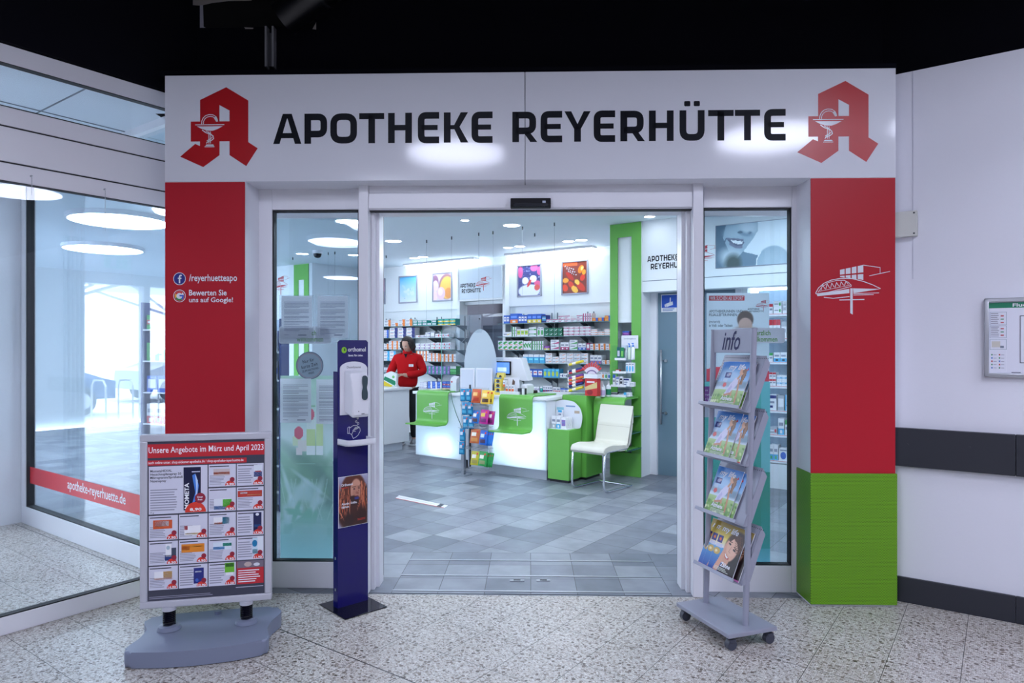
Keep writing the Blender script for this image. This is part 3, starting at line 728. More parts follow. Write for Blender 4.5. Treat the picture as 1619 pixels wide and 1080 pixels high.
mb = MB(); a = FP(299, 467.5); b = FP(358.5, 458); mb.text('Bewerten Sie', a[0], a[1], b[0], b[1], WL, M, 2, .018); TL.part('lettering', mb)
mb = MB(); a = FP(299, 480.5); b = FP(368.5, 470); mb.text('uns auf Google!', a[0], a[1], b[0], b[1], WL, M, 2, .018); TL.part('lettering', mb)
c = FP(284, 440.8); r = .0375
mb = MB(); mb.ell(c[0], c[1], r, r, WL, M, 2, 32); mb.ell(c[0], c[1], r*.9, r*.9, C(35, 40, 130), M, 3, 32)
mb.stroke([(c[0]+.014, c[1]+.019), (c[0]+.003, c[1]+.019), (c[0]+.001, c[1]+.012), (c[0]+.001, c[1]-.027)], .009, WL, M, 4, r=.008); mb.rect(c[0]-.010, c[1]-.001, c[0]+.012, c[1]+.006, WL, M, 4)
TL.part('round_logo', mb, 'blue disc with a white letter f')
c = FP(284, 468); mb = MB(); mb.ell(c[0], c[1], r, r, WL, M, 2, 32); mb.ell(c[0], c[1], r*.9, r*.9, C(185, 40, 55), M, 3, 32)
mb.ell(c[0], c[1], r*.74, r*.74, WL, M, 3.5, 32)
def arc(a0_, a1_, col, rr=.6): mb.stroke([(c[0]+r*rr*math.cos(R(t)), c[1]+r*rr*math.sin(R(t))) for t in np.linspace(a0_, a1_, 10)], r*.25, col, M, 4)
arc(45, 150, C(215, 50, 45)); arc(150, 205, C(240, 180, 30)); arc(205, 305, C(40, 150, 75)); arc(305, 360, C(50, 90, 200)); mb.rect(c[0], c[1]-.003, c[0]+r*.72, c[1]+.006, C(50, 90, 200), M, 4)
TL.part('round_logo', mb, 'white disc with a four coloured letter G')

# frames
vF = .21
ztop = zs+.01
zgt = FP(500, 331.5, vF)[1]; zgb = FP(500, 889, vF)[1]; zop = FP(838, 331, .14)[1]
def pane_unit(n, pxa, pxg0, pxg1, pxb, name):
    u0, g0, g1, u1 = FU(pxa, vF), FU(pxg0, vF), FU(pxg1, vF), FU(pxb, vF)
    mb = MB(); d = .07
    mb.box((u0, vF, 0), (g0, vF+d, ztop), ALU, bev=.004); mb.box((g1, vF, 0), (u1, vF+d, ztop), ALU, bev=.004)
    mb.box((g0, vF, 0), (g1, vF+d, zgb), ALU, bev=.004); mb.box((g0, vF, zgt), (g1, vF+d, ztop), ALU, bev=.004)
    mb.box((g0, vF+.01, zgt-.009), (g1, vF+d-.01, zgt), GASKET); mb.box((g0, vF+.01, zgb), (g1, vF+d-.01, zgb+.006), GASKET)
    mb.box((g0, vF+.01, zgb), (g0+.008, vF+d-.01, zgt), GASKET); mb.box((g1-.008, vF+.01, zgb), (g1, vF+d-.01, zgt), GASKET)
    o = structure(name, mb, FAC)
    mb = MB(); mb.box((g0, vF+.030, zgb), (g1, vF+.035, zgt), GLASS); schild('pane', mb, o)
    return u0, g0, g1, u1
L_ = pane_unit(1, 405, 430, 567, 572, 'window_3'); R_ = pane_unit(2, 1108, 1112.5, 1252, 1262, 'window_4')
mb = MB()   # fillers between frames and pillar reveals
mb.box((a1-.01, vF+.02, 0), (L_[0]+.02, vF+.1, ztop), ALU); mb.box((R_[3]-.01, vF+.02, 0), (b0+.01, vF+.1, ztop), ALU); structure('wall_front', mb, FAC)
vP = .115
pL0, pL1 = FU(566.5, vP), FU(582, vP); pR0, pR1 = FU(1096, vP), FU(1112, vP)
mb = MB()
mb.box((pL0, vP, 0), (pL1, .33, ztop), ALU, bev=.004); mb.box((pR0, vP, 0), (pR1, .33, ztop), ALU, bev=.004)
jl0, jl1, jr0, jr1 = pL1, FU(600, .24), FU(1077, .24), pR0
for (x0, x1) in ((jl0, jl1), (jr0, jr1)): mb.box((x0, .24, 0), (x1, .36, ztop), ALU, bev=.004)
mb.box((pL1-.0, .19, 0), (pL1+.022, .25, ztop), ALU, bev=.003); mb.box((pR0-.022, .19, 0), (pR0, .25, ztop), ALU, bev=.003)
mb.box((pL1, .14, zop), (pR0, .36, ztop), ALU, bev=.004); mb.box((pL1, .15, zop-.006), (pR0, .2, zop), GASKET)
mb.box((pL1, .128, zop+.006), (pR0, .142, ztop-.055), ALU, bev=.004)
d1 = structure('door_1', mb, FAC)
for px, sg in ((604.5, 1), (1072.5, -1)):
    u = FU(px, .37); mb = MB(); mb.box((u-.05*sg, .375, .02), (u-.012*sg, .41, zop+.05), ALU, bev=.003); mb.box((u-.014*sg, .37, .02), (u, .415, zop+.05), GASKET)
    q = u-.05*sg-1.02*sg; mb.box((q, .375, .02), (q+.03*sg, .41, zop+.05), ALU); mb.box((q, .375, .02), (u-.02*sg, .41, .09), ALU); mb.box((q, .375, zop+.0), (u-.02*sg, .41, zop+.05), ALU)
    o = schild('sliding_leaf', mb, d1); mb = MB(); mb.box((q+.03*sg, .390, .09), (u-.045*sg, .394, zop), GLASS); schild('leaf_pane', mb, o)
# door sensor
T = Thing('door_sensor', 'black automatic door sensor mounted above the middle of the entrance', 'sensor', FAC, (FU(839, .1), .1, FP(839, 320, .1)[1]))
a, b = FP(807, 312.5, .08), FP(871, 327.5, .08); mb = MB()
mb.prism([(.128, a[1]), (.128, b[1]), (.085, b[1]), (.07, b[1]+.012), (.095, a[1])], a[0], b[0], GASKET, Matrix(((0, 0, 1, 0), (1, 0, 0, 0), (0, 1, 0, 0), (0, 0, 0, 1))), bev=.004); T.part('housing', mb)
mb = MB(); M = PM((0, .068, 0)); c = FP(839, 320, .07); mb.box((a[0]+.02, .066, b[1]+.004), (b[0]-.02, .08, b[1]+.022), mat('sensor_window', (.02, .022, .03), .15)); mb.box((c[0]+.07, .072, c[1]-.008), (c[0]+.09, .09, c[1]+.010), C(190, 200, 220)); T.part('sensor_window', mb)
# floor stops in the threshold
for px, l in ((863-.5-40, 'left'), (851+10, 'right')):
    pass
for (x0, x1, l) in ((806, 829, 'left'), (848, 870, 'right')):
    y = 1612.5/(919.3-HY); mb = MB(); a = (x0-CX)/FPX*y; b = (x1-CX)/FPX*y
    mb.box((a, y-.010, .003), (b, y+.008, .009), STEEL, bev=.002); mb.box(((a+b)/2-.022, y-.006, .009), ((a+b)/2+.022, y+.004, .012), DGREY)
    Thing('floor_stop', 'small steel floor stop set in the grey threshold tiles, the %s one' % l, 'door stop', W, ((a+b)/2, y, .003), mb=mb)

# ================================================================== things on the right hall wall
a, b = GP(1414, 335.5, 4.56), GP(1450, 372, 4.56)
T = Thing('junction_box', 'flat off-white box screwed to the wall beside the red pillar', 'box', GRID, (b[0], 4.6, b[1]))
mb = MB(); mb.box((a[0]-.06, 4.565, b[1]), (b[0], 4.609, a[1]), mat('offwhite_box', (.62, .62, .58), .45), bev=.004); T.part('cover', mb)
for z in (a[1]-.014, b[1]+.014):
    mb = MB(); mb.cyl((b[0]-.016, 4.565, z), (b[0]-.016, 4.562, z), .005, DGREY, 10); T.part('screw', mb)
ua, ub = GP(1556, 472, 4.58), GP(1556, 596, 4.58)
T = Thing('escape_plan', 'aluminium framed escape plan with green title strip on the right wall', 'plan', GRID, (ua[0]+.3, 4.6, ub[1]))
x0, x1, z0, z1 = ua[0], ua[0]+.60, ub[1], ua[1]; f = .022
mb = MB()
for bx in (((x0, z0), (x1, z0+f)), ((x0, z1-f), (x1, z1)), ((x0, z0), (x0+f, z1)), ((x1-f, z0), (x1, z1))): mb.box((bx[0][0], 4.58, bx[0][1]), (bx[1][0], 4.608, bx[1][1]), mat('satin_aluminium', (.55, .56, .6), .3, .8), bev=.005)
T.part('frame', mb)
mb = MB(); mb.box((x0+f, 4.595, z0+f), (x1-f, 4.6, z1-f), C(225, 226, 238)); M = PM((0, 4.595, 0))
mb.rect(x0+f, z1-f-.033, x1-f, z1-f-.003, C(20, 125, 90), M); mb.texth('Flucht- und Rettungsplan', x0+f+.105, z1-f-.027, .018, WL, M, 2, .02, kx=1.5)
cw = .078
for i, (zz0, zz1, kind) in enumerate(((.285, .355, 0), (.215, .28, 0), (.15, .205, 1), (.03, .145, 2))):
    q0, q1 = z0+f+zz0-.02, z0+f+zz1-.02; mb.stroke([(x0+f+.004, q0), (x0+f+cw, q0), (x0+f+cw, q1), (x0+f+.004, q1)], .0015, C(120, 140, 160) if kind < 2 else C(235, 236, 245), M, 1, True)
    if kind == 0:
        mb.lines(x0+f+.008, q0+.004, x0+f+.045, q1-.002, 6, C(150, 150, 165), M, 2)
        for j, cc in enumerate((C(190, 70, 80), C(90, 150, 120), C(190, 70, 80))): mb.rect(x0+f+.052, q0+.01+j*.018, x0+f+.066, q0+.016+j*.018, cc, M, 2)
    elif kind == 1: mb.rect(x0+f+.012, q0+.012, x0+f+.05, q1-.01, C(205, 200, 190), M, 2); mb.rect(x0+f+.05, q0+.008, x0+f+.066, q0+.02, C(120, 130, 150), M, 2)
    else:
        for j in range(5):
            for l in range(2): mb.rect(x0+f+.01+l*.034, q0+.015+j*.018, x0+f+.016+l*.034, q0+.023+j*.018, [C(60, 110, 190), C(60, 140, 100), C(190, 60, 60)][(j+l) % 3], M, 2); mb.rect(x0+f+.02+l*.034, q0+.017+j*.018, x0+f+.034+l*.034, q0+.020+j*.018, C(160, 160, 175), M, 2)
mb.rect(x0+f+.10, z0+.024, x0+f+.14, z0+.029, C(120, 120, 135), M, 2)
mb.stroke([(x0+.16, z0+.08), (x1-.06, z0+.08), (x1-.06, z1-.1), (x0+.16, z1-.1)], .004, C(90, 90, 100), M, 1, True)
T.part('sheet', mb)
# ================================================================== SHOP: setting
ZC = 2.95; TB = 8.72; TF = 8.70
def wallbox(name, a, b, m=SHOPW, frame=GRID): mb = MB(); mb.box(a, b, m); return structure(name, mb, frame)
cl_ = w2g(f2w(-2.13, .32)); cr_ = w2g(f2w(2.33, .32))
mb = MB(); mb.prism([(-14.2, 2.34), (-4.3, 2.34), cl_, cr_, (-.3, 4.8), (-.3, 10.4), (-14.2, 10.4)], ZC, ZC+.08, CEILM); structure('ceiling', mb, GRID)
# back wall with the doorway opening, and the raised fascia above the shelves
D0, D1 = GU(724, 8.58), GU(797.5, 8.58)          # doorway sides
S0 = -9.6
wallbox('wall_back', (S0, TB, 0), (D0, TB+.1, ZC)); wallbox('wall_back', (D1, TB, 0), (-3.9, TB+.1, ZC)); wallbox('wall_back', (D0, TB, 2.2), (D1, TB+.1, ZC))
zfa = 2.14
mb = MB(); mb.box((S0, TF-.02, zfa), (D0+.0, TB, ZC-.14), SHOPW); structure('trim_5', mb, GRID)
mb = MB(); mb.box((D1, TF-.02, zfa), (-3.8, TB, ZC-.14), SHOPW); structure('trim_6', mb, GRID)
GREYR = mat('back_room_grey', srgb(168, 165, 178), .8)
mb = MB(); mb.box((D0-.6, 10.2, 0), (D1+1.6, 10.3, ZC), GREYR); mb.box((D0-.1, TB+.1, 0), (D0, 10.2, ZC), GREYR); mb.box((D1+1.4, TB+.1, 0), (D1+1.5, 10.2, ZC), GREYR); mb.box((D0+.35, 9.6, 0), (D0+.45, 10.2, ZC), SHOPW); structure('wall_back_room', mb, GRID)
wallbox('wall_left_side', (S0-.1, 7.45, 0), (S0, TB+.1, ZC), mat('pale_grey_wall', srgb(212, 218, 226), .7))
wallbox('wall_left_side', (-14.2, 7.45, 0), (S0-.1, 7.55, ZC)); wallbox('wall_far_left', (-14.2, 2.3, 0), (-14.1, 7.45, ZC))
# wall on the right carrying the glass door and the shelf recess
TR_ = 7.5
sD0, sD1 = GU(1040, TR_), GU(1040, TR_)+.92
sR1 = sD1+.12
wallbox('wall_right_side', (-3.37, TR_, 0), (sD0-.0, TR_+.12, 2.16)); wallbox('wall_right_side', (-3.37, TR_, 2.16), (-.4, TR_+.12, ZC))
zfr = 2.14; TW = 7.24; zfr = GP(1045, 460.5, TW)[1]; zse = GP(1045, 443, TW)[1]; mb = MB(); mb.box((-3.37, TW, zfr), (-.5, TR_-.031, zse-.004), SHOPW); mb.box((-3.37, TW+.006, zse-.004), (-.5, TR_-.031, zse+.004), C(120, 130, 145)); mb.box((-3.37, TW, zse+.004), (-.5, TR_, ZC), SHOPW); structure('trim_7', mb, GRID)
wallbox('wall_right_side', (sD1, TR_, 0), (sR1, TR_+.12, 2.14)); wallbox('wall_right_side', (sR1, TR_+.42, 0), (-.4, TR_+.52, 2.14), mat('recess_grey', srgb(150, 165, 180), .7))
wallbox('wall_right_side', (-3.37-.43, 7.50, 0), (-3.37, 7.6, ZC)); wallbox('wall_right_side', (-.5, 4.82, 0), (-.4, 8.1, ZC)); wallbox('wall_right_side', (-3.9, 7.6, 0), (-3.8, TB, ZC))
# glass door in that wall
GD = mat('grey_glass_leaf', srgb(110, 135, 150), .12, spec=.6)
mb = MB(); mb.box((sD0-.10, TR_-.03, 0), (sD0, TR_, 2.20), ALU); mb.box((sD1, TR_-.03, 0), (sD1+.06, TR_, 2.20), ALU); mb.box((sD0-.10, TR_-.03, 2.14), (sD1+.06, TR_, 2.20), ALU)
d2 = structure('door_2', mb, GRID)
mb = MB(); mb.box((sD0, TR_+.01, .0), (sD1, TR_+.03, 2.16), GD); schild('leaf', mb, d2, 'grey glass door leaf')
hs, hz0 = GP(1045, 671, TR_-.05); hz1 = GP(1045, 553, TR_-.05)[1]
mb = MB(); mb.cyl((hs, TR_-.05, hz0), (hs, TR_-.05, hz1), .014, STEEL, 12)
for z in (hz0+.13, hz1-.13): mb.cyl((hs, TR_-.05, z), (hs+.0, TR_+.01, z), .009, STEEL, 8); mb.cyl((hs+.04, TR_+.01, z), (hs+.04, TR_-.012, z), .016, STEEL, 12)
schild('door_handle', mb, d2)
a, b = GP(1045, 466, TR_-.005), GP(1070, 493, TR_-.005)
mb = MB(); x1 = a[0]+.205; mb.box((a[0], TR_-.0, b[1]), (x1, TR_+.008, a[1]), WHITE); M = PM((0, TR_-.0, 0)); BL = C(20, 80, 190)
mb.rect(a[0]+.008, b[1]+.05, x1-.008, a[1]-.008, BL, M); q = (a[0]+x1)/2; zc_ = (a[1]+b[1])/2+.02
mb.P([(q-.045, zc_-.025), (q+.04, zc_+.0), (q+.045, zc_-.04), (q-.035, zc_-.065)], WL, M, 2); mb.P([(q-.06, zc_-.035), (q-.045, zc_-.03), (q-.04, zc_-.06), (q-.055, zc_-.065)], WL, M, 2); mb.stroke([(q+.01, zc_-.01), (q+.012, zc_+.045)], .012, WL, M, 2)
mb.lines(a[0]+.02, b[1]+.01, x1-.02, b[1]+.045, 2, C(60, 100, 170), M, 2)
Thing('camera_sign', 'blue and white surveillance camera sign stuck on the grey glass door', 'sign', GRID, (q, TR_, b[1]), mb=mb)
# wall words
mb = MB(); M = PM((0, TR_-.021, 0)); a = GP(1023.5, 414.5, TW); 
M7 = PM((a[0], TW, a[1])) @ Matrix.Diagonal((.78, 1, 1, 1)); gword(mb, 'APOTHEKE', 0, 0, .066, INK, M7, 1.5, .13, .22); gword(mb, 'REYERHÜTTE', .055, -.088, .066, INK, M7, 1.5, .13, .22)
mb2 = MB(); house_logo(mb, C(190, 60, 70), PM((a[0]+.47, TW, a[1]-.11)), 1.5, .0012)
Thing('wall_lettering', 'black two line pharmacy name with red building drawing above the grey glass door', 'lettering', GRID, (a[0], TW, a[1]), mb=mb)

# ------------------------------------------------------------------ ceiling lights
def disc(px, py, r, lab, zz=ZC, m=SLAMP, name='downlight', grp='round downlights in the shop ceiling'):
    Y = (zz-CAMH)*FPX/(HY-py); x, y = (px-CX)/FPX*Y, Y
    T = Thing(name, lab, 'lamp', W, (x, y, zz), grp); M = Matrix.Translation((x, y, zz))
    mb = MB(); mb.lathe([(r*1.0, -.003), (r*1.1, -.008), (r*1.16, 0)], ALU, 32, M, cap=False); T.part('ring', mb)
    mb = MB(); mb.lathe([(0, -.006), (r, -.004)], m, 32, M, cap=False); T.part('diffuser', mb)
for px, py, r, l in ((622, 381, .105, 'lone downlight at the left edge of the doorway'), (735, 348, .045, 'small downlight nearest the entrance, left of the door sensor'),
                     (809, 356, .095, 'larger downlight hanging just under the door sensor in view'), (655.5, 408, .075, 'left downlight of the pair above the blue wall picture'), (668.5, 406, .075, 'right downlight of the pair above the yellow wall picture'),
                     (803.5, 391.2, .065, 'left downlight of the pair above the powder picture'), (821.5, 389.3, .07, 'right downlight of the pair above the powder picture'),
                     (898.5, 381.3, .075, 'left downlight of the pair above the capsule picture'), (919, 379.2, .075, 'right downlight of the pair above the capsule picture'), (1027, 342, .055, 'small downlight right of the green portal'),
                     (551, 350, .14, 'downlight at the upper right of the left pane'), (478, 401, .09, 'downlight left of the dome camera in the left pane'), (560, 403, .09, 'downlight seen at the right edge of the left pane')):
    disc(px, py, r, l)
for i, (s, t) in enumerate(((-5.6, 3.4), (-3.6, 4.6), (-2.0, 5.9), (-8.0, 3.6), (-10.5, 4.5))):  # unseen ceiling lamps added to brighten the shop
    x, y, _ = g2w(s, t, 0); M = Matrix.Translation((x, y, ZC))
    T = Thing('ceiling_lamp', ['added large round shop ceiling lamp nearest the left pane', 'added large round shop ceiling lamp right behind the sliding door', 'added large round shop ceiling lamp nearest the right pane', 'added large round shop ceiling lamp behind the far window', 'added large round shop ceiling lamp furthest to the left'][i], 'lamp', W, (x, y, ZC-.05), 'added large round lamps near the shop front')
    mb = MB(); mb.lathe([(.5, -.05), (.52, -.04), (.52, 0)], ALU, 40, M, cap=False); T.part('housing', mb)
    mb = MB(); mb.lathe([(0, -.052), (.5, -.05)], BIGL, 40, M, cap=False); T.part('diffuser', mb)
# wall washer tubes in front of the fascia, near the ceiling
for (px0, px1, lab) in ((640, 752, 'long bright wall washer light above the left pictures'), (800, 938, 'long bright wall washer light above the right pictures')):
    a, b = GU(px0, 8.55), GU(px1, 8.55); T = Thing('wall_washer', lab, 'lamp', GRID, ((a+b)/2, 8.58, ZC-.08))
    mb = MB(); mb.box((a, 8.50, ZC-.03), (b, 8.66, ZC), WHITE); T.part('housing', mb)
    mb = MB(); mb.cyl((a+.02, 8.58, ZC-.055), (b-.02, 8.58, ZC-.055), .025, TUBE, 14); T.part('tube', mb)
# suspension hooks and wires
def hook(px, py, drop, lab):
    Y = (ZC-CAMH)*FPX/(HY-py); x = (px-CX)/FPX*Y
    mb = MB(); mb.cyl((x, Y, ZC), (x, Y, ZC-.04), .008, mat('hook_grey', (.1, .11, .13), .5), 10)
    if drop: mb.cyl((x, Y, ZC-.05), (x, Y, drop), .0014, C(150, 160, 170), 5)
    Thing('ceiling_hook', lab, 'hook', W, (x, Y, ZC), 'grey hooks and wires under the shop ceiling', mb=mb)
for px, py, d, l in ((674.5, 379.5, 1.55, 'ceiling hook with thin wire above the yellow wall picture'), (714, 374, 1.55, 'ceiling hook with thin wire left of the white name board'), (757, 368, 1.55, 'ceiling hook with wire above the left side of the doorway'),
                     (779.5, 365.5, 1.5, 'ceiling hook with wire above the right side of the doorway'), (826, 358.5, 2.1, 'bright ceiling hook with wire right of the larger downlight'), (876.5, 352, 1.5, 'ceiling hook with wire between the two right pictures'),
                     (845.5, 369, 0, 'bent ceiling hook without wire right of the larger downlight'), (610.5, 404, 0, 'bent ceiling hook without wire at the left door edge'), (463, 407, 0, 'ceiling hook furthest left in the left pane'), (519, 399, 2.0, 'left ceiling hook of the two beside the dome camera'), (529.5, 398, 2.0, 'right ceiling hook of the two beside the dome camera')):
    hook(px, py, d, l)
for px, py, l in ((502, 396, 'black dome camera under the shop ceiling, nearer and higher in the left pane'), (532, 424, 'black dome camera under the shop ceiling, further and lower in the left pane')):
    Y = (ZC-CAMH)*FPX/(HY-py); x = (px-CX)/FPX*Y; M = Matrix.Translation((x, Y, ZC))
    T = Thing('dome_camera', l, 'camera', W, (x, Y, ZC))
    mb = MB(); mb.lathe([(.075, 0), (.075, -.04), (.068, -.05)], PLAST, 24, M); T.part('mount', mb)
    mb = MB(); mb.lathe([(.062, -.05), (.055, -.085), (.035, -.108), (.0, -.115)], BLKGL, 24, M, cap=False); T.part('dome', mb)

# ------------------------------------------------------------------ wall pictures
def picframe(px0, py0, px1, py1, t, can, lab, name='wall_picture', frame_m=SILVER, tz=.02, fix=None, f=.022):
    a, b = GP(px0, py0, t-tz), GP(px1, py1, t-tz)
    if fix: b = (fix, b[1])
    T = Thing(name, lab, 'picture', GRID, ((a[0]+b[0])/2, t, b[1]))
    mb = MB()
    for q in ((a[0], b[1], b[0], b[1]+f), (a[0], a[1]-f, b[0], a[1]), (a[0], b[1], a[0]+f, a[1]), (b[0]-f, b[1], b[0], a[1])): mb.box((q[0], t-tz, q[1]), (q[2], t-.0005, q[3]), frame_m, bev=.003)
    T.part('frame', mb)
    mb = MB(); mb.picture(can, a[0]+f, b[1]+f, b[0]-f, a[1]-f, PM((0, t-.008, 0))); T.part('print', mb)
    return T
cv = Cv(28, 38); cv.grad(0, .35, (90, 185, 235), (165, 215, 245)).grad(.35, 1, (165, 215, 245), (225, 238, 250)); cv.blobs(12, [(215, 235, 250), (190, 225, 245)], .05, .12, (.2, .35, .8, .8), 3); cv.ell(.3, .85, .03, .02, (110, 160, 220)); cv.ell(.62, .5, .03, .02, (140, 180, 225))
picframe(630, 437, 659, 478.5, TF-.02, cv, 'tall pale blue framed picture on the white wall, leftmost complete one')
cv = Cv(30, 40, (215, 205, 235)); cv.ell(.75, .5, .45, .48, (150, 110, 120)); cv.ell(.78, .55, .4, .42, (240, 190, 90)).ell(.85, .75, .2, .2, (230, 150, 70)); cv.ell(.1, .3, .2, .25, (140, 100, 130)); cv.ell(.12, .45, .16, .2, (240, 205, 215)).ell(.08, .85, .15, .2, (240, 210, 220)).ell(.43, .75, .24, .24, (225, 190, 205)).ell(.4, .7, .14, .14, (245, 215, 225))
picframe(683, 431.5, 714, 475.5, TF-.02, cv, 'framed picture of pink eggs before a yellow fruit left of the name board')
cv = Cv(34, 42, (60, 65, 130)); cv.blobs(60, [(120, 130, 190), (40, 45, 100), (170, 180, 220)], .01, .03, (0, 0, 1, 1), 4); cv.ell(.1, .2, .12, .2, (225, 90, 150)).ell(.72, .08, .17, .12, (235, 110, 165)).ell(.97, .2, .12, .15, (230, 100, 160)).ell(.9, .65, .2, .12, (225, 90, 140), 40); cv.ell(.5, .85, .5, .22, (225, 230, 248)).ell(.32, .5, .15, .12, (235, 235, 250)).ell(.68, .45, .16, .12, (240, 240, 250)).ell(.5, .6, .06, .14, (225, 60, 60), 30).ell(.85, .75, .12, .1, (225, 80, 70))
picframe(817, 419.5, 855.5, 468, TF-.02, cv, 'framed picture of white powder and pink balls on blue right of the name board')
cv = Cv(36, 42, (130, 50, 35)); cv.rect(0, 0, .6, .12, (215, 90, 40)); 
for i in range(5):
    for j in range(3): cv.ell(.12+i*.08+j*.06, .12+j*.09+i*.03, .03, .02, (215, 215, 225)); cv.ell(.12+i*.08+j*.06, .13+j*.09+i*.03, .018, .012, (50, 40, 60))
for cx_, cy_, rx, ry, cc, ro in ((.75, .25, .16, .09, (240, 130, 30), -60), (.8, .22, .08, .04, (255, 210, 120), -60), (.88, .35, .1, .06, (250, 160, 40), -70), (.82, .52, .12, .08, (225, 55, 30), -60), (.3, .45, .22, .07, (190, 40, 25), 45), (.12, .58, .13, .08, (245, 160, 50), 0), (.1, .82, .14, .1, (230, 70, 30), 60), (.35, .72, .15, .08, (220, 60, 30), 50), (.5, .88, .16, .09, (250, 190, 70), 45), (.75, .8, .22, .1, (215, 55, 30), 45), (.6, .65, .12, .07, (255, 200, 80), 45)): cv.ell(cx_, cy_, rx, ry, cc, ro)
picframe(887, 413.5, 929.5, 464.5, TF-.02, cv, 'framed picture of orange capsules and blister packs beside the green portal')
cv = Cv(8, 30, (225, 90, 150)); cv.rect(0, .5, 1, 1, (60, 40, 60)); picframe(596, 441, 608.5, 481, TF-.02, cv, 'framed picture half hidden behind the left door edge')
# big smile picture on the right
cv = Cv(100, 50, (225, 238, 246)); B1, B2, B3 = (160, 185, 202), (110, 138, 158), (196, 214, 226)
cv.rect(0, 0, .13, 1, (80, 108, 128)); cv.poly([(0, 0), (.58, 0), (.58, .2), (.5, .42), (.40, .62), (.38, .72), (.25, 1), (0, 1)], B1); cv.poly([(0, 0), (.14, 0), (.10, .3), (.2, .7), (.12, 1), (0, 1)], (92, 120, 140))
cv.ell(.22, .8, .17, .22, B3, 20, .8); cv.ell(.42, .12, .15, .16, B3, 0, .6); cv.ell(.24, .2, .12, .15, (176, 200, 214), 0, .9)
cv.poly([(.38, .66), (.60, .78), (.56, 1), (.2, 1)], B2); cv.ell(.24, .93, .11, .22, (70, 88, 88), 20, .7); cv.ell(.78, .98, .22, .40, (150, 178, 196), 0, .08); cv.ell(.78, 1.0, .18, .3, (175, 198, 212), 0, .9)
cv.line([(.56, 1), (.57, .85), (.62, .7)], .012, (240, 248, 250)); cv.ell(.42, .24, .09, .07, (130, 158, 178), 10, .6); cv.ell(.34, .20, .035, .03, (85, 112, 132), 0, .5); cv.ell(.47, .23, .025, .025, (95, 120, 140), 0, .5); cv.ell(.42, .13, .06, .09, (205, 222, 232), 20, .8)
cv.poly([(.15, .33), (.26, .36), (.38, .40), (.40, .46), (.36, .54), (.28, .52), (.2, .44)], (95, 105, 130)); cv.poly([(.20, .36), (.38, .42), (.37, .48), (.30, .47), (.24, .43)], (240, 246, 250)); cv.line([(.15, .32), (.27, .35), (.38, .39)], .02, (120, 128, 150)); cv.line([(.20, .45), (.28, .54), (.36, .55)], .028, (125, 132, 155)); cv.line([(.14, .33), (.12, .42)], .015, (90, 110, 130))
picframe(1131, 357, 1250, 416.5, TW, cv, 'wide blue grey picture of a smiling mouth and shoulder above the right shelves', tz=.012, f=.006)
# name board over the doorway (portal box)
zpt, zpb = GP(760, 424, 8.58)[1], GP(760, 475, 8.58)[1]
T = Thing('portal', 'white box portal round the doorway with the pharmacy name board', 'portal', GRID, ((D0+D1)/2, 8.58, 0))
mb = MB(); mb.box((D0-.02, 8.58, 0), (D0+.035, TB, zpt+.03), SHOPW); mb.box((D1-.035, 8.58, 0), (D1+.02, TB, zpt+.03), SHOPW); mb.box((D0, 8.58, zpb), (D1, TB, zpt+.03), SHOPW); T.part('casing', mb)
mb = MB(); mb.box((D0+.045, 8.568, zpb+.03), (D1-.045, 8.58, zpt), C(215, 228, 238)); M = PM((0, 8.568, 0)); a = GP(728, 455.5, 8.58)
M7 = PM((a[0]+.005, 8.568, a[1])) @ Matrix.Diagonal((.66, 1, 1, 1)); gword(mb, 'APOTHEKE', 0, 0, .066, INK, M7, 1.5, .14, .24); gword(mb, 'REYERHÜTTE', .05, -.088, .066, INK, M7, 1.5, .14, .24)
house_logo(mb, C(195, 50, 60), PM((a[0]+.33, 8.568, a[1]-.07)), 1.5, .0011); T.part('name_board', mb, 'pale name board with black lettering and red building')
mb = MB(); a = GP(768, 515, 9.3); mb.box((a[0]-.3, 9.25, 0), (a[0]+.5, 9.6, a[1]), mat('dark_rack', srgb(110, 115, 130), .6)); mb.box((a[0]-.3, 9.24, a[1]-.12), (a[0]+.5, 9.25, a[1]-.06), C(80, 85, 100)); Thing('cabinet', 'grey cabinet standing in the room behind the doorway', 'cabinet', GRID, (a[0], 9.4, 0), mb=mb)

# ------------------------------------------------------------------ green portal with niche
u = lambda px: GU(px, 7.22)
gp0, gn0, gn1, gp1 = u(965), u(977), u(999), -3.372
zp = ZC-.005; zn = GP(988, 375, 7.22)[1]; zw = GP(988, 510, 7.22)[1]
T = Thing('green_portal', 'tall green portal frame with white inset panel right of the medicine shelves', 'portal', GRID, ((gp0+gp1)/2, 7.3, 0))
mb = MB(); mb.prism([(gp0, .0), (gp0, zp), (gp1, zp), (gp1, 0), (gn1, 0), (gn1, zn), (gn0, zn), (gn0, 0)], 0, .012, GREEN, PM((0, 7.222, 0))); T.part('frame', mb)
mb = MB(); mb.box((gp0, 7.222, .02), (gp1, 7.5, zp), SHOPW) if False else None
mb.box((gp0, 7.222, 0), (gp0+.03, 7.5, zp), SHOPW); mb.box((gp1-.03, 7.222, 0), (gp1, 7.5, zp), SHOPW); mb.box((gp0, 7.47, 0), (gp1, 7.5, zp), SHOPW); mb.box((gn0-.01, 7.24, zw), (gn1+.01, 7.47, zn+.02), SHOPW); T.part('body', mb, 'white carcass and inset panel')
for py in (560, 602): mb = MB(); z = GP(988, py+14, 7.3)[1]; mb.box((gn0-.06, 7.24, z), (gn1+.06, 7.46, z+.008), PLEXI); T.part('niche_shelf', mb)
mb = MB(); mb.box((gp0+.05, 7.205, 0), (gp1, 7.222, .27), GREEN); T.part('plinth_panel', mb)
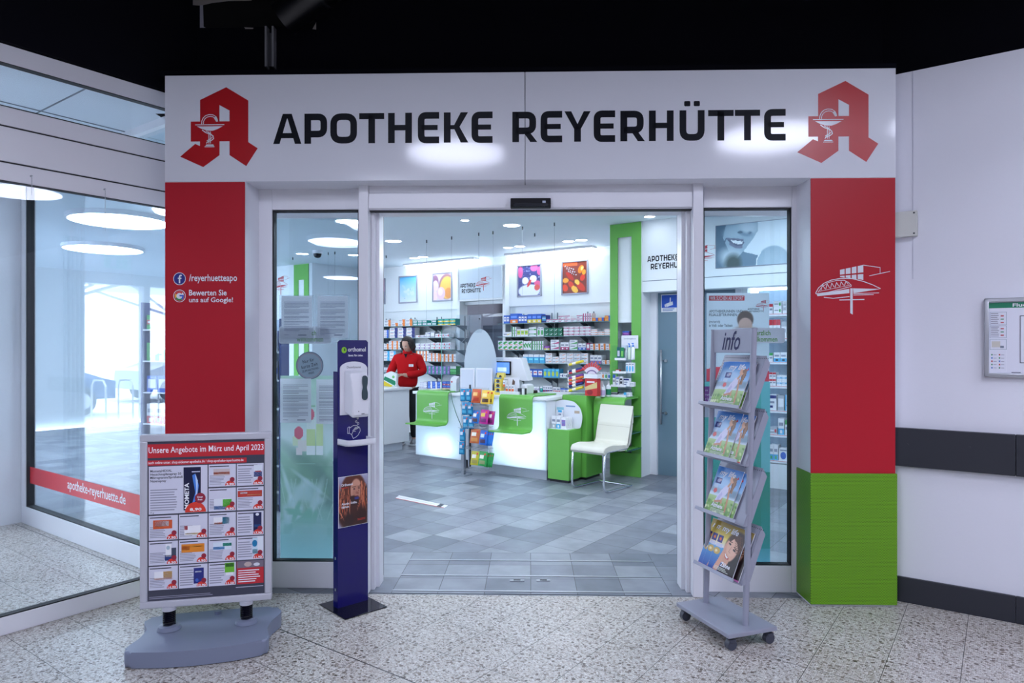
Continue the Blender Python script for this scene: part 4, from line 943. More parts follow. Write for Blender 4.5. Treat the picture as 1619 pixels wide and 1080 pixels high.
# ribbon shelf in front of it
def ribbon(prof, s0, s1, th, m, rad=.09):      # prof in (t, z); returns mesh builder with thickness th
    pts = fillet(prof, rad, False, 8); n = len(pts); off = []
    for i, p in enumerate(pts):
        a = pts[max(i-1, 0)]; c = pts[min(i+1, n-1)]; d = (c-a).normalized(); off.append(Vector((p.x-d.y*th, p.y+d.x*th)))
    mb = MB(); vs = []
    for s in (s0, s1): vs += [(s, p.x, p.y) for p in pts] + [(s, p.x, p.y) for p in off]
    fs = []
    for i in range(n-1): fs += [(i, i+1, 2*n+i+1, 2*n+i), (n+i+1, n+i, 3*n+i, 3*n+i+1), (i+1, i, n+i, n+i+1), (2*n+i, 2*n+i+1, 3*n+i+1, 3*n+i)]
    fs += [(0, 2*n, 3*n, n), (n-1, 2*n-1, 4*n-1, 3*n-1)]
    mb.raw(vs, fs, m, None, True); bmesh.ops.recalc_face_normals(mb.bm, faces=mb.bm.faces); return mb
TRB = Thing('ribbon_shelf', 'curved green ribbon shelf behind the cream chair', 'shelf', GRID, (-3.6, 7.0, .27))
TRB.part('ribbon', ribbon([(7.20, .935), (6.83, .935), (6.83, .33), (7.20, .33)], -3.78, -3.40, .022, GREEN))
mb = MB(); mb.box((-3.78, 7.10, .30), (-3.74, 7.2, .93), SHOPW); TRB.part('back_panel', mb)
for py in (660, 686, 712):
    z = GP(1000, py, 7.0)[1]; mb = MB(); mb.box((-3.72, 6.90, z), (-3.36, 7.2, z+.008), mat('green_glass_shelf', srgb(60, 110, 110), .1)); TRB.part('glass_shelf', mb)

# ------------------------------------------------------------------ counters
CW = mat('counter_white', (.82, .84, .87), .35); 
def transl(name, k):
    m = bpy.data.materials.new(name); m.use_nodes = True; nt = m.node_tree; nt.nodes.clear(); o = nt.nodes.new('ShaderNodeOutputMaterial')
    d = nt.nodes.new('ShaderNodeBsdfDiffuse'); d.inputs[0].default_value = (.82, .84, .87, 1); t = nt.nodes.new('ShaderNodeBsdfTranslucent'); t.inputs[0].default_value = (.85, .93, 1, 1)
    mx = nt.nodes.new('ShaderNodeMixShader'); mx.inputs[0].default_value = k; nt.links.new(d.outputs[0], mx.inputs[1]); nt.links.new(t.outputs[0], mx.inputs[2]); nt.links.new(mx.outputs[0], o.inputs[0]); return m
OPAL = transl('opal_acrylic', .45)
def counter(s0, s1, t0, t1, lab, glow):
    T = Thing('service_counter', lab, 'counter', GRID, ((s0+s1)/2, (t0+t1)/2, 0))
    mb = MB(); mb.box((s0, t0+.3, .115), (s1, t1, .90), CW); mb.box((s0, t0+.02, .115), (s0+.02, t0+.3, .9), CW); mb.box((s1-.02, t0+.02, .115), (s1, t0+.3, .9), CW); mb.box((s0, t0+.02, .115), (s1, t0+.3, .13), CW); T.part('body', mb)
    mb = MB(); mb.box((s0+.02, t0+.05, 0), (s1-.02, t1, .115), mat('plinth_grey', (.5, .53, .58), .35, .5)); 
    T.part('plinth', mb)
    mb = MB(); mb.box((s0, t0, .115), (s1, t0+.012, .9), OPAL if glow else CW); T.part('front_panel', mb, 'backlit opal front panel' if glow else None)
    if glow:
        gl, (ls0, ls1, lz) = glow
        mb = MB(); mb.cyl((ls0, t0+.10, lz), (ls1, t0+.10, lz), .022, gl, 12); T.part('light_tube', mb)
    return T
G1 = mat('counter_tube_dim', (1, 1, 1), .5, emit=(.8, .95, 1), es=16); G2 = mat('counter_tube_bright', (1, 1, 1), .5, emit=(.85, .96, 1), es=34)
c0, c1, c2, c3 = -6.15, GU(729, 6.4), GU(778, 6.4), -4.15
counter(c0, c1, 6.4, 7.0, 'white service counter with softly lit front, left of the snack rack', (G1, (c0+.22, c1-.18, .27)))
counter(c1+.004, c2-.004, 6.46, 7.0, 'plain white counter module directly behind the snack rack', None)
counter(c2, c3, 6.4, 7.0, 'white service counter with brightly lit front, right of the snack rack', (G2, (c2+.15, c3-.15, .40)))
mb = MB(); mb.box((c0-.03, 6.37, .90), (c3+.03, 7.05, .935), CW, bev=.006); mb.box((c3-.55, 7.05, .90), (c3+.03, 7.35, .935), CW); Thing('worktop', 'continuous white worktop along the front service counters', 'worktop', GRID, ((c0+c3)/2, 6.7, .9), mb=mb)
Z0 = .952
for s0, s1, lab in ((c0+.08, c0+.60, 'green curved panel with white building logo on the left counter'), (GU(791, 6.36), GU(843, 6.36), 'green curved panel with white building logo on the bright right counter')):
    T = Thing('counter_panel', lab, 'panel', GRID, ((s0+s1)/2, 6.36, .53), 'green curved panels hung over the counters')
    T.part('panel', ribbon([(6.85, Z0), (6.335, Z0), (6.335, .55), (6.13, .55)], s0, s1, .014, GREEN, .06))
    mb = MB(); k = .30/303*1.05; house_logo(mb, WL, PM((s0+.11, 6.334, .60)), 1.5, k); T.part('logo', mb, 'white building drawing')
# side counter where the person stands
T = Thing('side_counter', 'plain white side counter where the person in red is packing', 'counter', GRID, (-7.5, 6.5, 0))
mb = MB(); mb.box((-8.2, 5.2, .12), (-7.09, 7.24, .88), CW); T.part('body', mb); mb = MB(); mb.box((-8.15, 5.2, 0), (-7.14, 7.15, .12), C(205, 212, 222)); T.part('plinth', mb)
mb = MB(); mb.box((-8.22, 5.18, .88), (-7.06, 7.27, .91), CW, bev=.004); T.part('top', mb)
# drawers behind
T = Thing('drawer_unit', 'low white drawer unit under the left shelves behind the counters', 'cabinet', GRID, (-8, 8.4, 0))
mb = MB(); mb.box((S0, 8.2, .08), (D0-.03, TB, .80), CW); T.part('body', mb)
for i in range(5):
    for j in range(3): mb = MB(); a = S0+.02+i*.48; mb.box((a, 8.185, .1+j*.235), (a+.46, 8.2, .1+j*.235+.225), CW, bev=.003); T.part('drawer', mb)
T = Thing('back_counter', 'low white back counter under the right shelves', 'cabinet', GRID, (-5.2, 8.4, 0))
mb = MB(); mb.box((D1+.03, 8.2, 0), (-3.90, TB, .80), CW); T.part('body', mb); mb = MB(); mb.box((D1+.02, 8.15, .80), (-3.90, 8.57, .83), CW); T.part('top', mb)

# ------------------------------------------------------------------ shelves and boxes
GSH = mat('glass_shelf_edge', srgb(70, 120, 125), .15)
TS = 8.42
LV = [1.865, 1.662, 1.461, 1.262, 1.055]
LVN = ['top', 'second', 'third', 'fourth', 'lowest glass']
for bay, (s0, s1) in (('left', (S0+.3, D0-.03)), ('right', (GU(787, 8.42), -4.02))):
    for i, z in enumerate(LV):
        T = Thing('wall_shelf', '%s glass shelf from above in the %s medicine shelving' % (LVN[i], bay), 'shelf', GRID, ((s0+s1)/2, 8.6, z-.01), 'glass shelves of the %s wall bay' % bay)
        mb = MB(); mb.box((s0, TS, z-.009), (s1, 8.575, z), GSH)
        if bay == 'right': mb.box((D1+.025, 8.575, z-.009), (s1, TB, z), GSH)
        else: mb.box((s0, 8.575, z-.009), (s1, TB, z), GSH)
        T.part('board', mb)
        n = int((s1-s0)/.62)+1
        for k in range(n):
            for d in (0, .1):
                mb = MB(); x = s0+.18+k*.62+d; mb.prism([(TB, z-.01), (TB, z-.11), (TS+.06, z-.01)], x, x+.008, mat('bracket_grey', srgb(120, 130, 140), .5), Matrix(((0, 0, 1, 0), (1, 0, 0, 0), (0, 1, 0, 0), (0, 0, 0, 1)))); T.part('bracket', mb)
    n = int((s1-s0)/.62)+1
    for k in range(n):
        for d in (0, .1):
            x = s0+.18+k*.62+d; mb = MB(); mb.box((x, TB-.012, .85), (x+.012, TB, 2.02), mat('bracket_grey', (0, 0, 0)))
            Thing('shelf_upright', 'thin grey slotted shelf upright fixed to the wall of the %s shelf bay' % bay, 'upright', GRID, (x, TB, .85), 'shelf uprights of the %s bay' % bay, mb=mb)
BOXC = {}
def pc(n): return {'w': (235, 235, 240), 'o': (235, 130, 50), 't': (20, 140, 130), 'b': (50, 100, 200), 'n': (35, 45, 120), 'r': (205, 45, 60), 'p': (125, 60, 150), 'm': (190, 40, 110), 'g': (60, 165, 80), 'd': (20, 110, 80),
                   'y': (235, 210, 60), 'l': (190, 215, 80), 'c': (70, 175, 225), 'k': (40, 42, 55), 'e': (175, 180, 190), 's': (190, 60, 120), 'a': (120, 130, 190), 'v': (140, 110, 180)}[n]
def box_mesh(w_, h, d, base, acc, pat, acc2='w'):
    key = (round(w_, 3), round(h, 3), round(d, 3), base, acc, pat, acc2)
    if key in BOXC: return BOXC[key]
    mb = MB(); mb.box((-w_/2, 0, 0), (w_/2, d, h), C(*pc(base))); M = PM((-w_/2, 0, 0)); A = C(*pc(acc)); A2 = C(*pc(acc2)); q = C(140, 145, 165) if base == 'w' else C(*[min(255, c+60) for c in pc(base)])
    if pat == 'left': mb.rect(0, 0, w_*.42, h, A, M); mb.rect(w_*.5, h*.55, w_*.9, h*.7, q, M); mb.rect(w_*.4, h*.3, w_*.75, h*.38, q, M)
    elif pat == 'right': mb.P([(w_*.68, 0), (w_, 0), (w_, h), (w_*.6, h)], A, M); mb.rect(w_*.1, h*.5, w_*.55, h*.72, q, M); mb.rect(w_*.1, h*.2, w_*.5, h*.3, A2 if acc2 != 'w' else q, M)
    elif pat == 'bot': mb.rect(0, 0, w_, h*.38, A, M); mb.rect(w_*.12, h*.55, w_*.85, h*.75, q, M); mb.rect(w_*.3, h*.08, w_*.7, h*.28, A2, M, 2)
    elif pat == 'top': mb.rect(0, h*.7, w_, h, A, M); mb.rect(w_*.12, h*.35, w_*.85, h*.55, q, M)
    elif pat == 'mid': mb.rect(0, h*.35, w_, h*.66, A, M); mb.rect(w_*.1, h*.43, w_*.7, h*.57, A2, M, 2)
    elif pat == 'dot': mb.ell(w_*.8, h*.5, w_*.13, h*.28, A, M, 1, 12); mb.rect(w_*.1, h*.45, w_*.6, h*.62, q, M); mb.rect(0, 0, w_, h*.1, A2, M)
    elif pat == 'swoosh': mb.P([(w_*.45, h*.3), (w_*.7, h*.42), (w_, h*.75), (w_*.75, h*.62), (w_*.5, h*.5)], A, M); mb.rect(w_*.08, h*.4, w_*.45, h*.6, q, M)
    elif pat == 'wedge': mb.P([(0, h*.12), (w_, h*.25), (w_, h*.6)], A, M); mb.rect(w_*.1, h*.68, w_*.7, h*.82, q, M)
    elif pat == 'disc': mb.ell(w_*.5, h*.42, w_*.33, h*.3, A, M, 1, 14); mb.rect(w_*.12, h*.8, w_*.88, h*.9, q, M)
    elif pat == 'leaf': mb.ell(w_*.35, h*.45, w_*.3, h*.28, A, M, 1, 10, .5); mb.ell(w_*.7, h*.65, w_*.2, h*.2, A, M, 1, 10, -.5); mb.rect(w_*.3, h*.02, w_*.95, h*.16, A2, M)
    elif pat == 'label': mb.rect(w_*.1, h*.25, w_*.9, h*.8, A, M); mb.rect(w_*.2, h*.5, w_*.8, h*.62, A2, M, 2)
    elif pat == 'lines': mb.rect(w_*.02, h*.75, w_*.98, h*.95, A, M); mb.rect(w_*.1, h*.15, w_*.5, h*.3, A, M); mb.rect(w_*.1, h*.45, w_*.7, h*.58, q, M)
    BOXC[key] = mb.mesh('medicine_box'); return BOXC[key]
NB = 0
def run(px0, px1, ncol, nrow, hpx, st, words, z, shelf, t=TS+.02, d=.12, gap=.93, name='medicine_box', jit=.004, cat='box', frame=GRID):
    global NB
    s0, s1 = GU(px0, t), GU(px1, t); sc = FPX/((frame @ Vector(((s0+s1)/2, t, 0))).y)
    w_ = (s1-s0)/ncol; h = hpx/sc/nrow
    for j in range(nrow):
        for i in range(ncol):
            if nrow > 1 and j == nrow-1 and random.random() < .12: continue
            me = box_mesh(w_*gap, h*.985, d, *st)
            o = bpy.data.objects.new(name, me); COL.objects.link(o)
            o.matrix_world = frame @ Matrix.Translation((s0+w_*(i+.5), t+random.uniform(0, jit), z+h*j)) @ Matrix.Rotation(random.uniform(-.02, .02), 4, 'Z')
            lab = '%s, %s' % (words, shelf); o['label'] = lab; o['category'] = cat; o['group'] = lab; NB += 1
def shelf_runs(z, shelf, runs):
    for r in runs: run(r[0], r[1], r[2], r[3], r[4], r[5], r[6], z, shelf)
LB, RB = 'left wall bay', 'right wall bay'
shelf_runs(LV[0], 'top shelf, '+LB, [(607, 652, 4, 2, 10.5, ('w', 'o', 'right'), 'white box with orange end'), (652.5, 690, 5, 2, 8.5, ('t', 'w', 'label', 't'), 'low teal box'), (692, 720, 3, 2, 10, ('t', 'y', 'bot', 'w'), 'teal and yellow box')])
shelf_runs(LV[1], 'second shelf, '+LB, [(606, 614.5, 1, 4, 13, ('w', 'b', 'right', 'r'), 'small white box with blue corner, first stack'), (615.5, 656, 3, 3, 16, ('w', 'n', 'right', 'o'), 'white box with dark blue end'), (657, 663.5, 1, 1, 4, ('w', 'r', 'dot'), 'single flat white box'), (664, 680, 2, 2, 8, ('w', 'n', 'mid'), 'white box with dark blue band'), (687.5, 710, 3, 1, 6, ('w', 'r', 'dot'), 'flat white box with red dot'), (680.5, 687, 1, 1, 9.5, ('e', 'w', 'label'), 'grey box')])
shelf_runs(LV[2], 'third shelf, '+LB, [(607, 637, 4, 3, 13.5, ('w', 'o', 'right'), 'small white box with orange edge'), (657, 680, 3, 2, 9.5, ('w', 'p', 'dot'), 'white box with violet dot'), (680.5, 712, 4, 2, 11, ('w', 'r', 'dot', 't'), 'white box with red dot and teal foot')])
shelf_runs(LV[3], 'fourth shelf, '+LB, [(606, 626, 2, 3, 15.5, ('w', 'c', 'right', 'o'), 'white box with light blue side'), (658, 677.5, 4, 1, 16.5, ('w', 'o', 'left'), 'upright white box with orange strip'), (678, 694.5, 3, 2, 13, ('w', 'o', 'right'), 'white box with broad orange side'), (695, 720.5, 4, 1, 12, ('w', 'o', 'left', 'o'), 'short white box with orange strip')])
shelf_runs(LV[4], 'lowest glass shelf, '+LB, [(607, 613, 2, 1, 12, ('e', 'k', 'top'), 'narrow grey box'), (669, 711, 7, 2, 12.5, ('v', 't', 'left', 'w'), 'small lilac and teal box'), (711.5, 721, 3, 1, 13, ('g', 'w', 'top'), 'narrow upright green box')])
shelf_runs(.81, 'drawer unit top, '+LB, [(664, 675, 2, 3, 9.5, ('w', 'a', 'mid'), 'flat white box'), (675.5, 699, 3, 2, 11, ('b', 'w', 'right'), 'bright blue box'), (699.5, 712, 2, 2, 12, ('b', 'r', 'bot'), 'blue box with red foot'), (608, 613, 1, 1, 9, ('w', 'p', 'bot'), 'white and violet box')])
shelf_runs(LV[0], 'top shelf, '+RB, [(796, 805.5, 2, 1, 13, ('b', 'w', 'label', 'b'), 'bright blue box with white label'), (819.5, 833, 3, 1, 13, ('b', 'w', 'label', 'b'), 'bright blue box with pale label'), (806, 819, 1, 1, 15.5, ('b', 'o', 'bot', 'w'), 'tall blue box with orange foot'), (833.5, 856, 3, 1, 14, ('b', 'y', 'bot', 'w'), 'blue box with yellow foot'), (857, 863, 2, 1, 12, ('n', 'c', 'label'), 'dark blue box'), (863.5, 921, 6, 2, 10, ('w', 's', 'lines'), 'white box with purple lines'), (921.5, 935.5, 4, 1, 13, ('w', 's', 'left'), 'upright white box with purple strip'), (936, 955, 2, 1, 5.5, ('o', 'b', 'right'), 'flat orange and blue box'), (955.5, 966, 1, 2, 8.5, ('o', 'b', 'right', 'y'), 'stacked orange and blue box')])
shelf_runs(LV[1], 'second shelf, '+RB, [(795, 809, 1, 2, 15, ('w', 'y', 'swoosh'), 'white box with yellow arc'), (809.5, 816, 2, 1, 15.5, ('w', 'g', 'left'), 'tall white and green box'), (817, 835, 3, 1, 12, ('w', 'l', 'label', 'g'), 'lime green labelled box'), (836, 848, 1, 2, 14.5, ('w', 'g', 'mid', 'w'), 'white box with bright green band'), (849, 859.5, 2, 1, 14.5, ('w', 'g', 'disc'), 'white box with green round mark'), (860, 889, 4, 2, 13, ('d', 'w', 'swoosh'), 'dark green patterned box'), (890.5, 934, 5, 3, 15, ('w', 'm', 'mid', 'w'), 'white and magenta box'), (934, 966, 3, 3, 10.5, ('w', 'o', 'mid', 'w'), 'white and orange flat box')])
shelf_runs(LV[2], 'third shelf, '+RB, [(787, 827, 5, 2, 14.5, ('w', 'g', 'leaf', 'o'), 'white box with green leaves'), (827.5, 840, 3, 1, 14, ('w', 'g', 'leaf', 'w'), 'slim white box with green print'), (841, 859, 5, 1, 14, ('w', 'g', 'left', 'w'), 'narrow upright white and green box'), (860, 869, 1, 1, 6.5, ('p', 'y', 'bot', 'w'), 'flat purple and yellow box'), (870, 884, 1, 2, 16, ('w', 'm', 'wedge'), 'white box with magenta wedge'), (886, 899.5, 2, 1, 12, ('w', 'm', 'bot', 'w'), 'white box with magenta waves'), (900, 913, 1, 2, 16, ('w', 'g', 'wedge'), 'white box with green wedge'), (914, 926.5, 2, 1, 10.5, ('w', 'b', 'bot', 'w'), 'white box with blue waves'), (927, 932, 1, 1, 11, ('s', 'w', 'label'), 'narrow purple box'), (932.5, 966, 4, 1, 10, ('w', 'o', 'right', 'm'), 'white cube with orange and pink side')])
shelf_runs(LV[3], 'fourth shelf, '+RB, [(789.5, 811, 3, 1, 7.5, ('w', 'n', 'bot', 'r'), 'white and dark blue box'), (811.5, 826, 3, 1, 3.5, ('p', 'r', 'bot'), 'very flat violet box'), (826.5, 861, 4, 1, 14, ('c', 'w', 'top'), 'light blue box with white top'), (862, 930, 6, 3, 16.5, ('w', 'o', 'swoosh'), 'long white box with orange stroke'), (933, 951, 3, 1, 14.5, ('w', 'v', 'bot', 'o'), 'tall white box with lilac foot'), (952, 966, 2, 1, 6.5, ('w', 'o', 'right', 'v'), 'low white box with orange side')])
shelf_runs(LV[4], 'lowest glass shelf, '+RB, [(827, 858, 4, 1, 12.5, ('b', 'w', 'label', 'r'), 'blue box with white and red label'), (858.5, 884, 4, 1, 14, ('c', 'l', 'disc'), 'light blue box with lime disc'), (884.5, 897, 2, 1, 7, ('w', 'n', 'dot'), 'low white and blue box')])
for k, (cc, nn) in enumerate((('r', 'red'), ('o', 'orange'), ('g', 'green'), ('b', 'blue'))): run(946.5+k*4.7, 951.0+k*4.7, 1, 1, 11, ('w', cc, 'disc'), 'narrow white box with %s circle' % nn, LV[4], 'lowest glass shelf, '+RB)
shelf_runs(.832, 'back counter, '+RB, [(834, 853, 4, 1, 8.5, ('w', 'v', 'dot'), 'low white and violet box'), (854, 857.5, 1, 1, 9, ('t', 'w', 'top'), 'small teal box'), (858, 873, 4, 1, 11, ('w', 'n', 'bot', 'r'), 'white jar-shaped pack with blue foot'), (874, 885.5, 2, 1, 9, ('w', 'r', 'bot'), 'white and red tin'), (886, 898, 2, 1, 8, ('w', 'b', 'top'), 'white pack with blue rim')])
# recess shelves seen through the right pane
RS = [('top', 1.845, 496), ('second', 1.592, 535), ('third', 1.348, 572), ('fourth', 1.105, 610), ('fifth', .85, 649), ('sixth', .60, 687), ('lowest', .335, 728)]
for i, (nm, z, py) in enumerate(RS):
    z = GP(1232, py, 7.52)[1]; s0, s1 = sR1+.02, -.52
    T = Thing('product_shelf', '%s white product shelf from above, seen through the right pane' % nm, 'shelf', GRID, ((s0+s1)/2, 7.7, z-.03), 'white shelves of the right recess')
    mb = MB(); mb.box((s0, 7.50, z-.028), (s1, 7.9, z), CW); T.part('board', mb); mb = MB(); mb.box((s0, 7.494, z-.026), (s1, 7.499, z-.002), C(235, 238, 245)); mb.rect(s0, z-.007, s1, z-.002, C(205, 70, 80), PM((0, 7.494, 0))); T.part('price_rail', mb)
    sets = [[(1216, 1222, 1, 1, 16, ('w', 'r', 'top'), 'slim white pack with red tab'), (1222.5, 1236, 1, 2, 20, ('w', 'g', 'dot'), 'white carton with green tab'), (1237, 1251, 2, 1, 20, ('w', 'e', 'label'), 'upright pale carton')],
            [(1216, 1234, 3, 1, 30, ('w', 'r', 'top'), 'tall white pack with red tab'), (1235, 1252, 2, 1, 27, ('w', 'e', 'top'), 'tall pale carton')],
            [(1216, 1222, 1, 1, 14, ('w', 'g', 'top'), 'white pack with green tab'), (1223, 1244, 2, 1, 15, ('w', 'c', 'bot', 'k'), 'wide pale blue carton'), (1245, 1252, 1, 1, 14, ('w', 'r', 'dot'), 'white pack')],
            [(1216, 1227, 2, 2, 21, ('w', 'r', 'top'), 'white carton with red tab'), (1228, 1252, 3, 2, 17, ('w', 'c', 'mid'), 'flat white and blue carton')],
            [(1216, 1228, 1, 1, 25, ('w', 'n', 'lines'), 'tall white carton with dark print'), (1229, 1240, 1, 1, 24, ('e', 'w', 'label'), 'grey carton'), (1241, 1252, 2, 1, 26, ('w', 'c', 'left'), 'slim white and blue carton')],
            [(1216, 1229, 1, 2, 22, ('e', 'r', 'dot'), 'round-cornered jar box'), (1230, 1240, 1, 1, 26, ('w', 'c', 'bot'), 'white tube carton with blue band'), (1241, 1252, 2, 1, 24, ('w', 'g', 'top'), 'white carton with green cap')],
            [(1216, 1230, 2, 1, 24, ('w', 'c', 'bot', 'g'), 'white carton with blue oval'), (1231, 1246, 1, 1, 20, ('w', 'b', 'disc'), 'wide white bottle carton'), (1247, 1252, 1, 1, 25, ('e', 'w', 'label'), 'clear grey carton')]][i]
    for r in sets: run(*r, z, 'on the %s white shelf right' % nm, t=7.51, d=.12, name='cosmetics_box')
mb = MB(); mb.box((sR1, 7.49, 0), (-.5, 7.9, .26), CW); Thing('base_cabinet', 'white base cabinet under the product shelves behind the right pane', 'cabinet', GRID, (-1.5, 7.7, 0), mb=mb)
print('BOXES', NB)
# ================================================================== things in the hall
# ---- offer board on a water base
AX, AY, AR = -1.553, 3.468, R(12.6)
AF = Matrix.Translation((AX, AY, 0)) @ Matrix.Rotation(AR, 4, 'Z')
T = Thing('poster_stand', 'grey framed offer board with red price circles on a heavy grey water base', 'poster stand', AF, (0, 0, 0))
hw, z0, z1, fr = .3125, .192, 1.062, .036
mb = MB(); FM = mat('board_frame', (.52, .52, .58), .35, .1)
for q in ((-hw, z0, hw, z0+fr), (-hw, z1-fr, hw, z1), (-hw, z0+fr*.9, -hw+fr, z1-fr*.9), (hw-fr, z0+fr*.9, hw, z1-fr*.9)): mb.box((q[0], -.018, q[1]), (q[2], .018, q[3]), FM, bev=.007)
mb.box((-hw+.01, -.006, z0+.01), (hw-.01, .012, z1-.01), FM); T.part('frame', mb)
mb = MB(); px0, px1, pz0, pz1 = -hw+fr, hw-fr, z0+fr, z1-fr
mb.box((px0, -.010, pz0), (px1, -.007, pz1), C(62, 64, 80, .3)); S = (px1-px0)/655; SZ = (pz1-pz0)/912
M = PM((px0, -.010, pz1)) @ Matrix.Diagonal((S, -SZ, 1, 1)); M2 = PM((px0, -.010, pz1)) @ Matrix.Diagonal((S, SZ, 1, 1))
def pr(x0, y0, x1, y1, m, L=1): mb.rect(x0, -y1, x1, -y0, m, M2, L)
def pt(s, x0, y0, x1, y1, m, L=2, b=.0): mb.text(s, x0, -y1, x1, -y0, m, M2, L, b)
rd, wt, tw, rc = C(196, 40, 52, .3), C(214, 214, 230, .3), C(245, 245, 250), C(222, 58, 42, .3)
gy, dk = C(150, 150, 168), C(60, 60, 75)
pr(0, 14, 655, 92, rd); pt('Unsere Angebote im März und April 2023', 5, 30, 650, 76, tw, 2, .008)
pr(0, 107, 552, 136, rd); pt('auch online unter: shop.eickener-apotheke.de / shop.apotheke-reyerhuette.de', 4, 112, 534, 132, tw, 2, .01)
cols = [(6, 165), (171, 330), (336, 490), (496, 650)]; rows = [(142, 272), (280, 415), (424, 565), (572, 708), (715, 850)]
def tile(c, r, price, art):
    x0, x1 = cols[c]; y0, y1 = rows[r]; pr(x0, y0, x1, y1, wt)
    mb.lines(x0+6, -y0-18, x1-30, -y0-5, 1, dk, M2, 2, .2)
    mb.lines(x0+6, -y1+12, x0+(x1-x0)*.6, -y0-62 if art[0] != 't' else -y0-26, 7, gy, M2, 2, .25)
    art_ = art[1:]
    for (kind, a, b_, c_, d_, col) in art_:
        if kind == 'r': pr(x0+a, y0+b_, x0+c_, y0+d_, C(*col), 3)
        elif kind == 'e': mb.ell(x0+a, -(y0+b_), c_, d_, C(*col), M2, 4)
    cx_, cy_ = x1-32, y1-6; mb.P([(cx_+28*math.cos(t), -(cy_)+28*math.sin(t)) for t in np.linspace(0, math.pi, 16)], rc, M2, 5)
    mb.ell(x1-20, -(y1-40), 14, 14, C(150, 30, 55), M2, 6); pt(price, cx_-22, y1-20, cx_+22, y1-4, tw, 7, .03)
O_, Wt = (220, 110, 60), (240, 240, 245)
tile(2, 0, '2,90', ('n', ('r', 28, 26, 120, 66, (205, 190, 190)), ('r', 28, 44, 120, 58, (215, 100, 60))))
tile(3, 0, '10,90', ('t', ('r', 98, 10, 145, 90, (225, 230, 240)), ('r', 98, 50, 145, 80, (40, 70, 150)), ('r', 104, 45, 140, 52, (200, 50, 50))))
tile(2, 1, '8,90', ('n', ('r', 30, 62, 125, 125, (225, 230, 240)), ('r', 80, 66, 130, 110, (90, 180, 60)), ('r', 30, 104, 110, 125, (70, 130, 200))))
tile(3, 1, '6,90', ('n', ('r', 5, 22, 145, 58, (190, 60, 50)), ('r', 20, 30, 60, 40, Wt), ('r', 60, 44, 145, 50, (235, 160, 110))))
tile(0, 2, '7,90', ('n', ('r', 24, 26, 128, 76, (215, 90, 45)), ('r', 32, 32, 110, 62, Wt), ('r', 34, 60, 80, 66, (220, 140, 60))))
tile(1, 2, '9,95', ('n', ('r', 30, 66, 120, 122, Wt), ('r', 30, 66, 48, 90, (200, 40, 60)), ('r', 36, 108, 118, 118, (240, 200, 60))))
tile(2, 2, '9,95', ('n', ('r', 28, 26, 118, 66, Wt), ('r', 78, 26, 118, 66, (40, 140, 170)), ('r', 30, 56, 78, 66, (215, 110, 80))))
tile(3, 2, '17,90', ('t', ('r', 95, 8, 142, 120, (25, 30, 80)), ('e', 118, 20, 10, 8, (230, 230, 240)), ('r', 100, 80, 138, 95, (60, 120, 190))))
tile(0, 3, '8,50', ('n', ('r', 92, 18, 124, 90, Wt), ('e', 106, 38, 10, 12, (170, 190, 205)), ('r', 124, 40, 150, 110, (60, 70, 90)), ('r', 88, 80, 124, 112, (40, 60, 120))))
tile(1, 3, '4,90', ('n', ('r', 14, 24, 142, 72, (232, 140, 40)), ('r', 14, 34, 60, 58, (210, 90, 50)), ('r', 70, 36, 130, 44, (240, 200, 90))))
tile(2, 3, '5,95', ('n', ('r', 26, 24, 130, 68, (220, 232, 244)), ('r', 80, 30, 130, 48, (40, 150, 130)), ('r', 26, 50, 90, 66, (90, 160, 220))))
tile(3, 3, '11,90', ('t', ('r', 90, 10, 120, 105, (200, 225, 240)), ('r', 118, 2, 150, 90, (225, 232, 240)), ('e', 103, 42, 15, 20, (20, 120, 170)), ('r', 90, 76, 120, 102, (30, 140, 160))))
tile(0, 4, '14,90', ('n', ('r', 30, 30, 128, 76, Wt), ('r', 80, 30, 128, 66, (225, 170, 40)), ('r', 30, 66, 128, 76, (215, 110, 60))))
tile(1, 4, '12,90', ('t', ('r', 82, 22, 138, 112, (35, 45, 125)), ('r', 90, 40, 125, 48, (200, 205, 230)), ('e', 100, 92, 9, 10, (60, 100, 190))))
tile(2, 4, '11,50', ('t', ('r', 92, 4, 146, 60, (110, 190, 50)), ('r', 96, 8, 142, 28, (20, 90, 60)), ('r', 98, 60, 140, 76, Wt)))
pr(496, 715, 650, 850, rd); pr(498, 715, 650, 755, (C(120, 110, 125)), 2); mb.ell(560, -735, 22, 14, C(190, 170, 165), M2, 3); mb.ell(610, -738, 18, 10, C(215, 215, 225), M2, 3)
mb.lines(504, -842, 640, -764, 6, tw, M2, 3, .3)
pr(6, 142, 330, 415, wt)
for i, s in enumerate(('MometaHEXAL', 'Heuschnupfenspray 50', 'Mikrogramm/Sprühstoß', 'Nasenspray')): mb.texth(s, 14, -(174+i*19), 13, dk, M2, 2, .02)
mb.lines(14, -400, 165, -270, 9, gy, M2, 2, .2); mb.texth('10 g', 14, -410, 9, dk, M2, 2, .01)
pr(197, 152, 293, 400, C(14, 18, 60, .3), 3); mb.P([(245, -200), (262, -190), (282, -260), (268, -340), (240, -380), (262, -300)], C(70, 130, 220), M2, 4); mb.P([(262, -190), (276, -230), (274, -300), (260, -345), (268, -280)], C(190, 215, 245), M2, 5)
Mr = M2 @ Matrix.Translation((228, -392, 0)) @ Matrix.Rotation(R(90), 4, 'Z'); mb.text('MOMETA', 0, 0, 150, 26, tw, Mr, 6, .03); mb.rect(0, 8, 45, 14, C(200, 205, 230), M2 @ Matrix.Translation((243, -190, 0)), 5)
